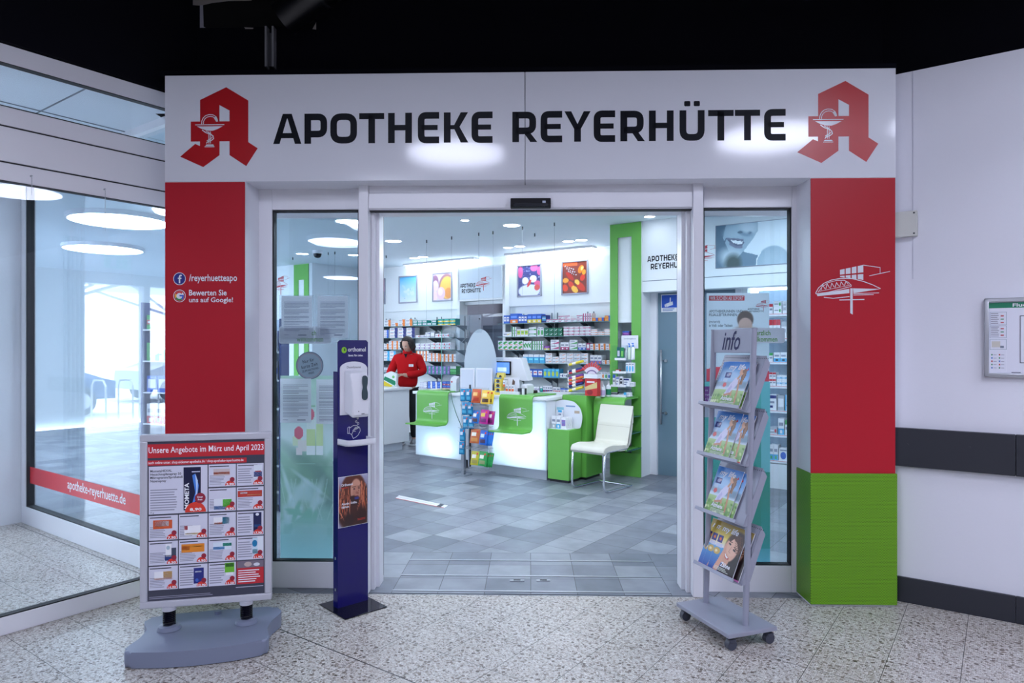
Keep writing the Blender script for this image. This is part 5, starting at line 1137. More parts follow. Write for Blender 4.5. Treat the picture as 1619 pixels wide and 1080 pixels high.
mb.P([(264+58*math.cos(t), -412+58*math.sin(t)) for t in np.linspace(0, math.pi, 24)], rc, M2, 7); pt('8,90', 232, 388, 298, 408, tw, 8, .03); mb.ell(290, -332, 30, 30, C(150, 30, 55), M2, 8, 24); mb.texth('Unser', 290, -330, 9, tw, M2, 9, .03, anchor='c'); mb.texth('Preis', 290, -345, 9, tw, M2, 9, .03, anchor='c')
mb.lines(300, -878, 650, -868, 1, C(190, 190, 205), M2, 2, .05) if False else mb.lines(490, -872, 648, -862, 1, C(190, 190, 205), M2, 2, 0); mb.lines(8, -902, 360, -884, 2, C(150, 150, 168), M2, 2, .2)
T.part('poster', mb, 'price poster with red headline bar')
mb = MB()
outl = [(-.325,-.215), (-.30,-.245), (-.15,-.275), (.0,-.285), (.17,-.272), (.31,-.235), (.325,-.205), (.30,-.10), (.31,.0), (.345,.09), (.345,.165), (.30,.205), (0,.215), (-.29,.205), (-.335,.165), (-.325,.10), (-.285,.02), (-.29,-.08), (-.315,-.16)]
mb.prism([tuple(v) for v in fillet(outl, .03, True, 3)], .004, .078, BASEG, None, bev=.014, smooth=True)
for x in (-.18, .187): mb.lathe([(.055, .08), (.05, .098), (.03, .102)], BASEG, 28, Matrix.Translation((x, 0, 0)))
mb.cyl((.02, .16, .078), (.02, .16, .094), .018, BASEG, 16); T.part('water_base', mb, 'grey blue plastic base with sloping sides')
for x in (-.18, .187):
    mb = MB(); mb.cyl((x, 0, .10), (x, 0, .178), .018, DGREY, 16)
    mb.tube([(x+.027*math.cos(a), .027*math.sin(a), .103+.072*a/(2*math.pi*8)) for a in np.linspace(0, 2*math.pi*8, 120)], .0042, BLKGL, 6); T.part('spring', mb)
    mb = MB(); mb.cyl((x, 0, .176), (x, 0, .194), .033, FM, 20); T.part('collar', mb)
# ---- disinfectant column
ST = Matrix.Translation((-.996, 3.886, 0)) @ Matrix.Rotation(math.atan2(.134, .145), 4, 'Z')
T = Thing('sanitizer_stand', 'dark blue hand sanitizer column with white dispenser on a black plate', 'sanitizer stand', ST, (.0925, -.01, 0))
mb = MB(); W2 = .197; H2 = 1.541
pts = [(0, .006), (W2, .006), (W2, H2-.012), (W2-.012, H2), (.012, H2), (0, H2-.012)]
mb.prism(pts, -.0, .004, DBLUE, PM((0, .004, 0))); T.part('front_panel', mb)
mb = MB(); mb.box((-.001, .004, .006), (.004, .05, 1.36), DBLUE); mb.box((W2-.004, .004, .006), (W2, .05, 1.36), DBLUE)
for z in (.10, .28): mb.box((-.003, .02, z), (0, .03, z+.014), STEEL)
T.part('side_fold', mb)
mb = MB(); mb.box((-.045, -.165, 0), (.225, .135, .006), BLKGL, bev=.001); T.part('base_plate', mb, 'black glossy square plate')
M = PM((0, 0, 0))
mb = MB(); mb.texth('orthomol', .065, 1.475, .026, WL, M, 1, .01, kx=.83); mb.texth('Bereit. Fürs Leben.', .068, 1.447, .011, WL, M, 1, .02, kx=.8); mb.ell(.040, 1.483, .0165, .018, C(140, 200, 40), M, 1, 24); mb.rect(.040, 1.478, .047, 1.493, C(20, 60, 30), M, 2); T.part('brand_lettering', mb)
mb = MB(); arch = [(.012, 1.11), (.012, 1.375)] + [(.1-.088*math.cos(a), 1.375+.042*math.sin(a)) for a in np.linspace(0.1, math.pi-.1, 14)] + [(.188, 1.375), (.188, 1.11)]
mb.prism(arch, 0, .006, PLAST, PM((0, 0, 0))); mb.texth('Desinfizieren', .10, 1.378, .013, INK, PM((0, -.006, 0)), 1, .0, anchor='c', kx=.95); DSP = T.part('back_plate', mb, 'white arched plate reading Desinfizieren')
mb = MB(); prof = [(-.0, 1.366), (-.075, 1.352), (-.098, 1.30), (-.104, 1.20), (-.100, 1.115), (-.085, 1.100), (-.0, 1.125)]
mb.prism([(p[0], p[1]) for p in prof], .038, .150, PLAST, Matrix(((0, 0, 1, 0), (1, 0, 0, 0), (0, 1, 0, 0), (0, 0, 0, 1))), bev=.012, smooth=True)
dp = T.part('dispenser', mb, 'white dispenser housing')
mb = MB(); wd = [(.098, 1.335), (.118, 1.340), (.132, 1.325), (.130, 1.29), (.124, 1.27), (.132, 1.235), (.130, 1.205), (.112, 1.195), (.096, 1.205), (.094, 1.24), (.102, 1.27), (.096, 1.30)]
mb.prism([tuple(v) for v in fillet([(x, z) for x, z in wd], .01, True, 4)], 0, .006, mat('smoked_window', (.045, .075, .09), .15), PM((0, -.1035, 0)) ); T.part('level_window', mb, 'dark grey curved level window', dp)
mb = MB(); Mx = PM((0, -.1035, 0)); mb.ell(.075, 1.135, .003, .003, INK, Mx, 3); mb.rect(.092, 1.119, .112, 1.122, INK, Mx, 3); T.part('marking', mb, None, dp)
mb = MB(); L_ = lambda p, w=.0022: mb.stroke([(.055+x*.08, .985+y*.08) for x, y in p], w, WL, M, 1)
for dx, dy, r_ in ((.92, 1.25, .05), (.8, 1.02, .06), (.95, .87, .07)): L_([(dx+r_*math.cos(a), dy+r_*1.3*math.sin(a)) for a in np.linspace(0, 2*math.pi, 10)])
L_([(.1, .62), (.22, .68), (.3, .6), (.55, .75), (.85, .72), (1.1, .5), (1.12, .3), (.95, .02), (.8, -.1), (.55, -.2), (.42, .1), (.22, .22), (.1, .2), (.1, .62)])
for k in range(4): L_([(.5+k*.13, .35+k*.04), (.75+k*.1, .62)])
L_([(.25, .6), (.22, .22)]); L_([(.42, .1), (.55, .35), (.75, .3)]); T.part('hands_icon', mb, 'white outline drawing of washed hands')
mb = MB(); tr = [tuple(v) for v in fillet([(-.002, 0), (-.002, -.12), (.19, -.12), (.19, 0)], .035, False, 6)]
Mt = PMz((0, 0, .942)); mb.prism(tr, 0, .008, PLAST, Mt)
for a, b in zip(tr, tr[1:]):
    d_ = Vector((b[0]-a[0], b[1]-a[1])).normalized(); n_ = Vector((-d_.y, d_.x))*.006
    mb.prism([a, b, (b[0]+n_.x, b[1]+n_.y), (a[0]+n_.x, a[1]+n_.y)], 0, .034, PLAST, Mt)
T.part('drip_tray', mb, 'white rounded drip tray')
cv = Cv(44, 64, (150, 150, 180)); cv.grad(0, .4, (175, 175, 205), (120, 105, 120)); cv.ell(.55, .62, .62, .52, (70, 38, 32)); cv.ell(.5, .25, .42, .3, (95, 50, 38)); cv.ell(.6, .3, .2, .23, (205, 150, 128)); cv.ell(.62, .36, .15, .16, (190, 132, 112)); cv.ell(.5, .5, .25, .1, (60, 35, 35))
rr = random.Random(5)
for k in range(46): x = rr.uniform(.02, .4) if k % 2 else rr.uniform(.72, .98); y = rr.uniform(.1, .5); cv.line([(x, y), (x+rr.uniform(-.1, .06), y+.2), (x+rr.uniform(-.12, .12), y+rr.uniform(.35, .5))], rr.uniform(.015, .035), rr.choice([(190, 95, 62), (150, 70, 45), (110, 50, 38), (215, 130, 95)]), .8)
cv.ell(.53, .27, .035, .014, (60, 40, 45)).ell(.69, .26, .035, .014, (60, 40, 45)); cv.line([(.47, .23), (.58, .225)], .015, (90, 55, 45)); cv.line([(.65, .22), (.75, .235)], .015, (90, 55, 45)); cv.ell(.62, .35, .04, .03, (165, 105, 90)); cv.line([(.56, .41), (.68, .41)], .022, (150, 70, 80)); cv.ell(.62, .46, .08, .03, (60, 60, 130)); cv.ell(.35, .88, .2, .14, (55, 35, 35), 0, .6); cv.ell(.8, .85, .25, .2, (60, 35, 32), 0, .6)
mb = MB(); mb.box((.003, -.002, .463), (.193, 0, .755), PLAST); mb.picture(cv, .005, .465, .191, .753, M, 4); mb.texth('Orthomol', .02, .700, .014, WL, M, 6, .03, kx=.9); mb.rect(.02, .687, .06, .692, C(200, 50, 50), M, 6)
mb.texth('Abwehr. Kräfte.', .022, .592, .012, WL, M, 6, .03, kx=.9); mb.texth('Stärken.', .022, .574, .012, WL, M, 6, .03, kx=.9); mb.lines(.125, .488, .18, .502, 2, C(190, 60, 50), M, 6, .1); T.part('poster', mb, 'photo poster of a long-haired person')
# ---- magazine rack
IF = Matrix.Translation((1.072, 3.76, 0)) @ Matrix.Rotation(R(-70.2), 4, 'Z')
T = Thing('magazine_rack', 'grey rolling magazine rack with info header and four slanted trays', 'magazine rack', IF, (.165, 0, 0))
lean = lambda z: (z-.09)*.036
mb = MB(); mb.box((-.055, -.155, .068), (.400, .14, .09), SILVER, bev=.004); T.part('base_board', mb)
for x in (0, .33):
    mb = MB(); mb.tube([(x, lean(z), z) for z in (.085, .5, 1.0, 1.595)], .0155, SILVER, 16); mb.box((x-.012, lean(1.595)-.012, 1.59), (x+.012, lean(1.595)+.012, 1.598), SILVER); T.part('post', mb)
for x, y in ((-.02, -.12), (.37, -.12), (-.02, .11), (.37, .11)):
    mb = MB(); mb.cyl((x-.014, y, .027), (x+.014, y, .027), .027, mat('caster_grey', (.05, .055, .08), .4), 20); mb.cyl((x, y+.008, .04), (x, y+.008, .068), .010, DGREY, 10); mb.box((x-.017, y-.018, .036), (x+.017, y+.022, .056), mat('caster_grey', (0, 0, 0)), bev=.006); T.part('caster', mb)
mb = MB(); zl, zh = 1.470, 1.597
vs = [(.012, lean(zl), zl), (.318, lean(zl), zl), (.318, lean(zh), zh), (.012, lean(zh), zh)]; mb.box((.01, lean(1.53)-.008, zl), (.32, lean(1.53)+.006, zh), SILVER, bev=.003)
M = PM((0, lean(1.53)-.008, 0)); mb.text('info', .085, 1.484, .235, 1.586, C(22, 22, 80), M, 1.5, .012, .42) ; T.part('header_panel', mb, 'header panel with dark blue script word info')
LA = R(23.5)
TRAYS = [(1.178, .035), (.905, .005), (.602, .015), (.305, -.01)]
def tray_M(z, x0): return Matrix.Translation((0, lean(z)-.052, z)) @ Matrix.Rotation(-(LA), 4, 'X')
for z, xs in TRAYS:
    Mt = tray_M(z, 0); x0, x1 = .0, .338; mb = MB()
    mb.box((x0, .016, 0), (x1, .020, .31), SILVER, Mt, bev=.001); mb.box((x0, -.038, -.004), (x1, .020, 0), SILVER, Mt, bev=.001); mb.box((x0, -.042, -.004), (x1, -.038, .014), SILVER, Mt, bev=.001)
    for xx in (x0, x1-.003): mb.prism([(.016, 0), (.016, .31), (.055, .28), (.06, .03), (.03, 0)], xx, xx+.003, SILVER, Mt @ Matrix(((0, 0, 1, 0), (1, 0, 0, 0), (0, 1, 0, 0), (0, 0, 0, 1))))
    Md = Mt @ PM((0, .016, 0))
    for i in range(26): mb.ell(x0+.02+i*.0135, .295, .0028, .0035, DGREY, Md, 1, 6)
    for i in range(18): mb.ell(x0+.012, .02+i*.015, .0028, .003, DGREY, Md, 1, 6)
    T.part('tray', mb)
def cover_a():
    cv = Cv(52, 66); cv.grad(0, .45, (45, 120, 205), (150, 195, 235)).grad(.45, .62, (185, 210, 235), (205, 220, 235)).grad(.62, 1, (175, 205, 140), (80, 130, 50)); cv.ell(.8, .5, .4, .08, (120, 150, 175), 0, .6).ell(.2, .5, .3, .06, (150, 175, 200), 0, .6)
    cv.ell(.3, .3, .5, .12, (200, 222, 245), 10, .9, .6); cv.blobs(40, [(120, 170, 70), (190, 215, 140), (90, 140, 60), (225, 235, 190)], .02, .06, (0, .7, 1, .98), 2)
    cv.line([(.55, .74), (.52, .58)], .05, (205, 150, 115)); cv.poly([(.28, .72), (.38, .5), (.52, .36), (.64, .34), (.70, .42), (.62, .55), (.52, .64), (.42, .76)], (215, 212, 240)); cv.poly([(.34, .66), (.45, .5), (.5, .56), (.4, .74)], (190, 185, 225))
    cv.line([(.68, .40), (.74, .6), (.78, .88)], .06, (198, 135, 100)); cv.line([(.3, .74), (.5, .7)], .06, (195, 135, 105)); cv.line([(.62, .36), (.66, .30)], .07, (205, 150, 115))
    cv.poly([(.66, .16), (.84, .18), (.88, .3), (.8, .46), (.74, .5), (.72, .34)], (120, 75, 50)); cv.ell(.68, .22, .08, .075, (215, 160, 130), -30); cv.ell(.78, .2, .08, .05, (130, 85, 60)); cv.line([(.8, .25), (.8, .48)], .05, (150, 100, 70))
    cv.rect(.08, .24, .3, .36, (45, 55, 130)); cv.ell(.2, .3, .07, .04, (150, 160, 200)); cv.rect(.22, .26, .28, .3, (190, 170, 190)); cv.ell(.18, .52, .07, .05, (215, 80, 85)); cv.rect(.06, .38, .24, .45, (205, 215, 235), .7)
    cv.rect(0, .965, 1, 1, (205, 50, 60)); return cv
def cover_b():
    cv = Cv(52, 66); cv.grad(0, .3, (150, 120, 30), (225, 200, 90)).grad(.3, .5, (235, 215, 110), (225, 225, 235)).grad(.5, 1, (90, 165, 215), (35, 80, 170)); cv.rect(.04, .28, .24, .42, (50, 50, 130)); cv.ell(.14, .35, .04, .03, (230, 120, 60)); cv.rect(.03, .44, .28, .52, (205, 205, 225)); cv.ell(.14, .6, .13, .07, (205, 170, 90)); cv.ell(.12, .6, .05, .03, (240, 225, 180))
    cv.ell(.78, .42, .4, .34, (62, 40, 34)); cv.ell(.95, .72, .25, .3, (38, 26, 28)); cv.ell(.75, .95, .35, .25, (40, 28, 30)); cv.ell(.62, .47, .255, .265, (228, 175, 150), 15); cv.ell(.66, .42, .2, .18, (236, 188, 164), 10); cv.poly([(.2, .95), (.36, .55), (.44, .45), (.5, .62), (.42, .82), (.36, 1)], (222, 165, 140)); cv.ell(.56, .72, .12, .1, (215, 160, 135))
    cv.poly([(.44, .25), (.6, .12), (.82, .14), (.98, .4), (.92, .6), (.86, .42), (.76, .3), (.62, .24), (.5, .34)], (78, 48, 38)); 
    for k in range(10): cv.line([(.58+k*.03, .16), (.7+k*.03, .32), (.8+k*.02, .5)], .012, (140, 85, 60) if k % 2 else (60, 36, 30), .8)
    cv.ell(.53, .37, .05, .018, (40, 30, 38), 20); cv.ell(.74, .46, .05, .018, (40, 30, 38), 20); cv.line([(.46, .31), (.6, .33)], .016, (70, 45, 38)); cv.line([(.7, .4), (.82, .44)], .016, (70, 45, 38)); cv.line([(.62, .42), (.57, .52), (.63, .54)], .015, (195, 125, 105)); cv.poly([(.44, .56), (.54, .6), (.66, .66), (.6, .69), (.5, .66)], (190, 70, 75)); cv.poly([(.46, .575), (.54, .61), (.63, .655), (.57, .665), (.5, .64)], (250, 248, 245))
    cv.rect(0, .965, 1, 1, (215, 120, 190)); return cv
CA, CB = cover_a(), cover_b()
def magazine(cv, head, x, z, dep, lab, grp, src=None, rot=0):
    Mt = IF @ tray_M(z, 0) @ Matrix.Translation((x, dep, .003)) @ Matrix.Rotation(rot, 4, 'Y')
    if src: r = src.copy(); COL.objects.link(r); r.matrix_world = Mt; r['label'] = lab; r['group'] = grp; return r
    mb = MB(); w_, h_ = .212, .262; mb.box((0, .0, 0), (w_, .0035, h_), C(225, 225, 232)); M = PM((0, 0, 0)); mb.picture(cv, 0.001, 0.001, w_-.001, h_-.001, M, 1)
    mb.texth('my life', .03 if cv is CA else .02, .216, .030, WL, M, 2.5, .018, .25, kx=1.15)
    mb.texth(head, w_*.62 if cv is CB else .045, .040, .022, WL, M, 2.5, .035, .1, anchor='c' if cv is CB else 'l', kx=.95); mb.lines(.05, .014, .17, .034, 3, C(220, 225, 215), M, 2, .3)
    if cv is CA: mb.P([(.176, .212), (.186, .228), (.192, .214)], C(205, 40, 50), M, 3)
    o = Thing('magazine', lab, 'magazine', IF, (0, 0, 0), grp, mb=mb).o; o.matrix_world = Mt; return o
ga, gb = 'magazines with a stretching woman cover', 'magazines with a smiling woman cover'
m0 = magazine(CA, 'Atmens', .080, TRAYS[0][0], -.005, 'magazine reading Atmens, fully visible front copy in the top tray', ga)
magazine(CA, '', .056, TRAYS[0][0], 0, 'magazine with stretching woman, second copy in the top tray', ga, m0); magazine(CA, '', .034, TRAYS[0][0], .005, 'magazine with stretching woman, furthest left and rearmost in the top tray', ga, m0); magazine(CA, '', .084, TRAYS[0][0], .0095, 'magazine almost hidden behind the front copy in the top tray', ga, m0)
magazine(CA, '', .002, TRAYS[1][0], 0, 'magazine reading Atmens, front copy in the second tray', ga, m0); magazine(CA, '', .095, TRAYS[1][0], .006, 'magazine half hidden at the right of the second tray', ga, m0)
magazine(CA, '', .022, TRAYS[2][0], 0, 'magazine reading Atmens, front copy in the third tray', ga, m0); magazine(CA, '', .048, TRAYS[2][0], .006, 'magazine showing a slim edge behind the front one in the third tray', ga, m0, R(1.5))
m1 = magazine(CB, 'Zähne', .078, TRAYS[3][0], -.008, 'magazine reading Zähne, fully visible front copy in the lowest tray', gb)
magazine(CB, '', .022, TRAYS[3][0], -.003, 'magazine with smiling woman, second copy in the lowest tray', gb, m1); magazine(CB, '', -.018, TRAYS[3][0], .002, 'magazine with smiling woman, furthest left in the lowest tray', gb, m1); magazine(CB, '', .108, TRAYS[3][0], .008, 'magazine with smiling woman, furthest right and rearmost in the lowest tray', gb, m1)

# ---- papers, signs and banners behind the shop windows
PAPER = paper_mat('notice_paper', (.88, .88, .94), .35)
def paper(px0, py0, px1, py1, v, lab, m=PAPER, sleeve=False, n=22):
    a, b = FP(px0, py0, v), FP(px1, py1, v); mb = MB(); M = PM((0, v, 0)); mb.rect(a[0], b[1], b[0], a[1], m, M, 0); w_, h_ = b[0]-a[0], a[1]-b[1]
    g = C(150, 152, 172); r_ = random.Random(px0)
    k = 0
    for blk in range(5):
        nl = r_.choice([3, 4, 5])
        for i in range(nl):
            y = a[1]-h_*(.14+k*.033); mb.rect(a[0]+w_*.09, y-h_*.012, b[0]-w_*(.1+.3*(i == nl-1)), y, g, M, 1); k += 1
        k += .7
    mb.rect(b[0]-w_*.45, b[1]+h_*.05, b[0]-w_*.18, b[1]+h_*.075, g, M); mb.rect(a[0]+w_*.09, b[1]+h_*.06, a[0]+w_*.25, b[1]+h_*.07, g, M)
    T = Thing('paper_notice', lab, 'paper', FAC, (a[0], v, b[1]), 'printed notices taped in the left pane'); T.part('sheet', mb)
    if sleeve: mb = MB(); mb.box((a[0]-.012, v-.003, b[1]-.03), (b[0]+.012, v-.002, a[1]+.006), POLY); T.part('plastic_sleeve', mb, 'clear plastic sleeve')
paper(445, 468, 493, 534, .262, 'printed notice in a shiny sleeve, upper left sheet in the left pane', sleeve=True); paper(502, 468, 550, 534, .262, 'printed notice in a shiny sleeve, upper right sheet in the left pane', sleeve=True)
paper(443, 598.5, 492, 668.5, .262, 'printed notice, lower left sheet in the left pane'); paper(500, 600, 549, 670.5, .262, 'printed notice half hidden behind the sanitizer column')
LG = C(95, 165, 50)
def welcome(px0, py0, px1, py1, v, e1, e2, lab):
    a, b = FP(px0, py0, v), FP(px1, py1, v); mb = MB(); mb.prism([tuple(q) for q in fillet([(a[0], b[1]), (b[0], b[1]), (b[0], a[1]), (a[0], a[1])], .018, True, 5)], 0, .0004, paper_mat('sign_card', (.85, .87, .92), .22), PM((0, v+.0004, 0))); M = PM((0, v, 0)); h = .030
    p1, p2 = FP(e1, 530, v), FP(e2, 540, v); mb.texth('Herzlich', p1[0], p1[1], h, LG, M, 1, .012, anchor='r', kx=.8); mb.texth('willkommen', p2[0], p2[1], h, LG, M, 1, .012, anchor='r', kx=.8)
    Thing('welcome_sign', lab, 'sign', FAC, (a[0], v, b[1]), mb=mb)
welcome(441, 516, 524, 543.5, .275, 500, 511, 'white rounded sign with green Herzlich willkommen, half covered by notices in left pane'); welcome(1158, 518.5, 1241, 542.5, .255, 1218, 1229, 'white rounded sign with green Herzlich willkommen, behind the magazine rack')
c = FP(489.5, 578, .30); mb = MB(); mb.cyl((c[0], .303, c[1]), (c[0], .300, c[1]), .088, C(120, 128, 145), 40); M = PM((c[0], .300, c[1])) @ Matrix.Rotation(R(14), 4, 'Z'); mb.ell(0, 0, .082, .082, C(165, 182, 195), M, 1, 40); mb.stroke([(.077*math.cos(a), .077*math.sin(a)) for a in np.linspace(0, 2*math.pi, 40)][:-1], .002, C(190, 120, 120), M, 2, True)
for s, y, h in (('Nur für', .022, .020), ('kurze Zeit', -.010, .021), ('ZUM AKTIONS-', -.034, .013), ('PREIS', -.055, .013)): mb.texth(s, 0, y, h, INK, M, 3, 0, anchor='c', kx=.85)
Thing('round_sign', 'round grey sign reading Nur für kurze Zeit in the left pane', 'sign', FAC, (c[0], .3, c[1]), mb=mb)
cv = Cv(60, 200, (170, 200, 195)); cv.grad(0, .3, (150, 190, 165), (185, 205, 205)).grad(.3, .55, (190, 208, 210), (160, 205, 180)); cv.rect(.0, .47, 1, .49, (190, 200, 205)); cv.grad(.49, 1, (90, 140, 120), (125, 185, 178)); cv.blobs(26, [(70, 120, 95), (110, 160, 130), (60, 100, 90)], .05, .2, (0, .48, 1, .68), 5, .8, .7); cv.blobs(16, [(150, 190, 190), (170, 200, 205), (190, 215, 220)], .03, .12, (.1, .55, .9, .8), 8, .9, .7)
for k in range(9): x = .1+k*.1; cv.line([(x, .78), (x+.12*(-1)**k, .68), (x+.2*(-1)**k, .56)], .02, (150, 190, 180), .6)
cv.blobs(8, [(95, 165, 140)], .04, .07, (.1, .72, .95, .8), 11, .5); cv.grad(.86, 1, (120, 185, 185), (130, 195, 200)); cv.ell(.5, .85, .6, .06, (120, 180, 178), 0, 1, .8)
cv.rect(.5, .27, .66, .41, (175, 200, 120)).rect(.68, .25, .82, .40, (180, 205, 130)).rect(.5, .24, .66, .29, (205, 215, 210)).rect(.68, .38, .82, .43, (215, 220, 222)).rect(.5, .38, .66, .43, (215, 220, 222)); cv.rect(.24, .33, .4, .38, (190, 205, 160)).rect(.34, .35, .5, .41, (205, 195, 190)).rect(.3, .39, .42, .43, (210, 195, 195)); cv.ell(.56, .21, .09, .034, (190, 50, 75), 0, .05); cv.ell(.35, .31, .09, .034, (190, 50, 75), 0, .05); cv.rect(.3, .16, .66, .168, (110, 160, 120)); cv.rect(.3, .475, .66, .482, (110, 160, 140))
cv.a = cv.a*.72+.28; a, b = FP(443.5, 594, .345), FP(526, 886, .345); mb = MB(); mb.picture(cv, a[0], b[1], b[0], a[1], PM((0, .345, 0)), 1, PRINT_T)
Thing('banner', 'tall pale green banner with cream tubes and plants in the left pane', 'banner', FAC, (a[0], .345, b[1]), mb=mb)
cv = Cv(64, 92, (205, 218, 228)); cv.ell(.62, .3, .13, .1, (95, 80, 75)).ell(.62, .36, .11, .08, (200, 165, 150)).ell(.62, .48, .24, .1, (190, 160, 145), 0, .5); cv.ell(.5, .47, .12, .075, (45, 48, 55)).ell(.76, .47, .12, .075, (45, 48, 55)).rect(.5, .42, .76, .48, (45, 48, 55)); cv.ell(.45, .48, .07, .05, (90, 95, 105)).ell(.8, .48, .07, .05, (90, 95, 105)); cv.poly([(0, .86), (.3, .82), (.3, 1), (0, 1)], (215, 60, 75)).poly([(.7, .8), (1, .88), (1, 1), (.7, 1)], (215, 60, 75)); cv.rect(.3, .9, .7, 1, (215, 60, 75))
cv.a = cv.a*.88+.12; a, b = FP(1117, 463.5, .34), FP(1216, 603, .34); mb = MB(); M = PM((0, .34, 0)); mb.picture(cv, a[0], b[1], b[0], a[1], M, 1, PRINT_T)
p = FP(1121, 475, .34); q = FP(1177, 469.5, .34); mb.rect(p[0], p[1]-.002, q[0], q[1]+.008, C(215, 50, 60), M, 2); mb.text('WIR SUCHEN AB SOFORT', p[0]+.006, p[1]+.002, q[0]-.006, q[1]+.004, WL, M, 3, .02)
for s, x0, y0, x1, y1 in (('APOTHEKER:INNEN UND', 1121, 494.5, 1174, 490), ('FILIALLEITER:INNEN', 1121, 500, 1165, 495.5), ('(m/w/d)', 1121, 511.5, 1138, 507), ('in Voll- oder Teilzeit', 1121, 517, 1158, 512.5)): p = FP(x0, y0, .34); q = FP(x1, y1, .34); mb.text(s, p[0], p[1], q[0], q[1], C(50, 60, 75), M, 3, .01)
p = FP(1182, 489, .34); house_logo(mb, C(190, 60, 80), PM((p[0]+.05, .34, p[1]-.01)), 3, .00033); gword(mb, 'APOTHEKE', p[0], p[1]-.004, .010, INK, M, 3); gword(mb, 'REYERHÜTTE', p[0]+.01, p[1]-.018, .010, INK, M, 3)
mb.lines(a[0]+.12, b[1]+.1, a[0]+.3, b[1]+.17, 5, C(130, 140, 155), M, 3, .4)
Thing('job_poster', 'pale job poster with red heading and binocular figure behind the magazine rack', 'poster', FAC, (a[0], .34, b[1]), mb=mb)
a, b = FP(1111, 604, .35), FP(1217.5, 889, .35); cv = Cv(30, 80, (60, 160, 150)); cv.grad(0, .5, (110, 190, 185), (50, 155, 145)).grad(.5, 1, (40, 150, 130), (60, 165, 160)); cv.rect(0, .5, .86, 1, (45, 150, 132)); cv.rect(.86, 0, 1, .5, (120, 195, 200)); cv.rect(.0, .495, 1, .5, (120, 195, 185)); cv.grad(.93, 1, (90, 180, 190), (110, 190, 205))
mb = MB(); mb.picture(cv, a[0], b[1], b[0], a[1], PM((0, .35, 0)), 1, PRINT_T); Thing('banner', 'teal green banner hanging behind the magazine rack in the right pane', 'banner', FAC, (a[0], .35, b[1]), mb=mb)
a, b = FP(1113, 611, .30), FP(1146, 660, .30); mb = MB(); mb.box((a[0], .30, b[1]), (b[0], .302, a[1]), C(150, 85, 170)); M = PM((0, .30, 0)); mb.rect(a[0], b[1], b[0], b[1]+.085, C(215, 220, 235), M)
for i, s in enumerate(('re', 'rung', 'r kein', 'ing!')): mb.texth(s, a[0]+.008, a[1]-.030-i*.027, .014, WL, M, 2, .01)
Thing('small_poster', 'small purple and white poster low behind the magazine rack', 'poster', FAC, (a[0], .3, b[1]), mb=mb)
# ================================================================== things inside the shop
def gq(px, py, t): return GP(px, py, t)
# floor sticker
mb = MB(); pts = [(625, 788), (631, 783.5), (708.5, 799.5), (702, 803.5)]; g = []
for px, py in pts: y = 1612.5/(py-HY); g.append(((px-CX)/FPX*y, y))
mb.prism(g, .0005, .002, C(225, 225, 232)); e = lambda f, a, b: (a[0]+(b[0]-a[0])*f, a[1]+(b[1]-a[1])*f)
M = PMz((0, 0, .002)); mb.stroke([g[0], g[3]], .012, C(215, 70, 70), M, 1); mb.P([e(.85, g[0], g[3]), e(.93, g[0], g[3]), e(.93, g[1], g[2]), e(.85, g[1], g[2])], C(70, 75, 85), M, 2); mb.stroke([e(.5, g[0], g[1]), e(.5, e(.78, g[0], g[3]), e(.78, g[1], g[2]))], .008, C(170, 175, 190), M, 2)
Thing('floor_sticker', 'white distance strip with red edge stuck on the grey shop floor', 'sticker', W, (g[0][0], g[0][1], 0), mb=mb)
# green display blocks
T = Thing('display_block', 'short green display block carrying the white arched card display', 'block', GRID, (-4.0, 6.55, 0))
mb = MB(); mb.box((-4.135, 6.42, .03), (-3.86, 6.685, .585), GREEN, bev=.002); T.part('body', mb); mb = MB(); mb.box((-4.12, 6.44, 0), (-3.88, 6.67, .03), DGREY); T.part('foot', mb)
T = Thing('display_block', 'tall green display block carrying the candy tubes beside the counter', 'block', GRID, (-3.98, 6.9, 0))
mb = MB(); mb.box((-4.115, 6.70, .03), (-3.80, 7.07, .952), GREEN, bev=.002); T.part('body', mb); mb = MB(); mb.box((-4.10, 6.72, 0), (-3.82, 7.05, .03), DGREY); T.part('foot', mb)
# arched card display with small boxes
zb = .587; M = PM((0, 6.60, 0)); s0, s1 = gq(876, 660, 6.6)[0], gq(921, 660, 6.6)[0]; cw = s1-s0
T = Thing('card_display', 'white arched counter display with lilac and blue care boxes', 'display', GRID, ((s0+s1)/2, 6.6, zb))
mb = MB(); P_ = [(s0+cw*x, zb+.32*y) for x, y in ((.05, 0), (.0, .3), (.08, .62), (.02, .9), (.3, 1.0), (.7, .95), (.93, .72), (1, .4), (.93, 0))]; mb.prism([tuple(q) for q in fillet(P_, .04, True, 5)], 0, .004, C(225, 228, 235), PM((0, 6.604, 0))); mb.rect(s0+cw*.42, zb+.24, s0+cw*.75, zb+.255, C(120, 150, 190), M, 1); mb.rect(s0+cw*.1, zb+.2, s0+cw*.35, zb+.23, C(150, 205, 220), M, 1); mb.rect(s0+cw*.72, zb+.17, s0+cw*.9, zb+.2, C(190, 170, 150), M, 1); T.part('card', mb)
mb = MB(); mb.box((-4.13, 6.45, .585), (-3.90, 6.6, .592), C(225, 228, 235)); T.part('tray', mb)
for i, (x, y, nm, st) in enumerate(((-4.112, 6.46, 'brown and white', ('w', 'e', 'bot')), (-4.048, 6.455, 'pale blue', ('w', 'c', 'bot')))):
    o = bpy.data.objects.new('care_box', box_mesh(.055, .135, .04, *st)); COL.objects.link(o); o.matrix_world = GRID @ Matrix.Translation((x+.03, y, .592)); o['label'] = '%s care box with red dot at the front of the arched display' % nm; o['category'] = 'box'
    if True: mbx = None
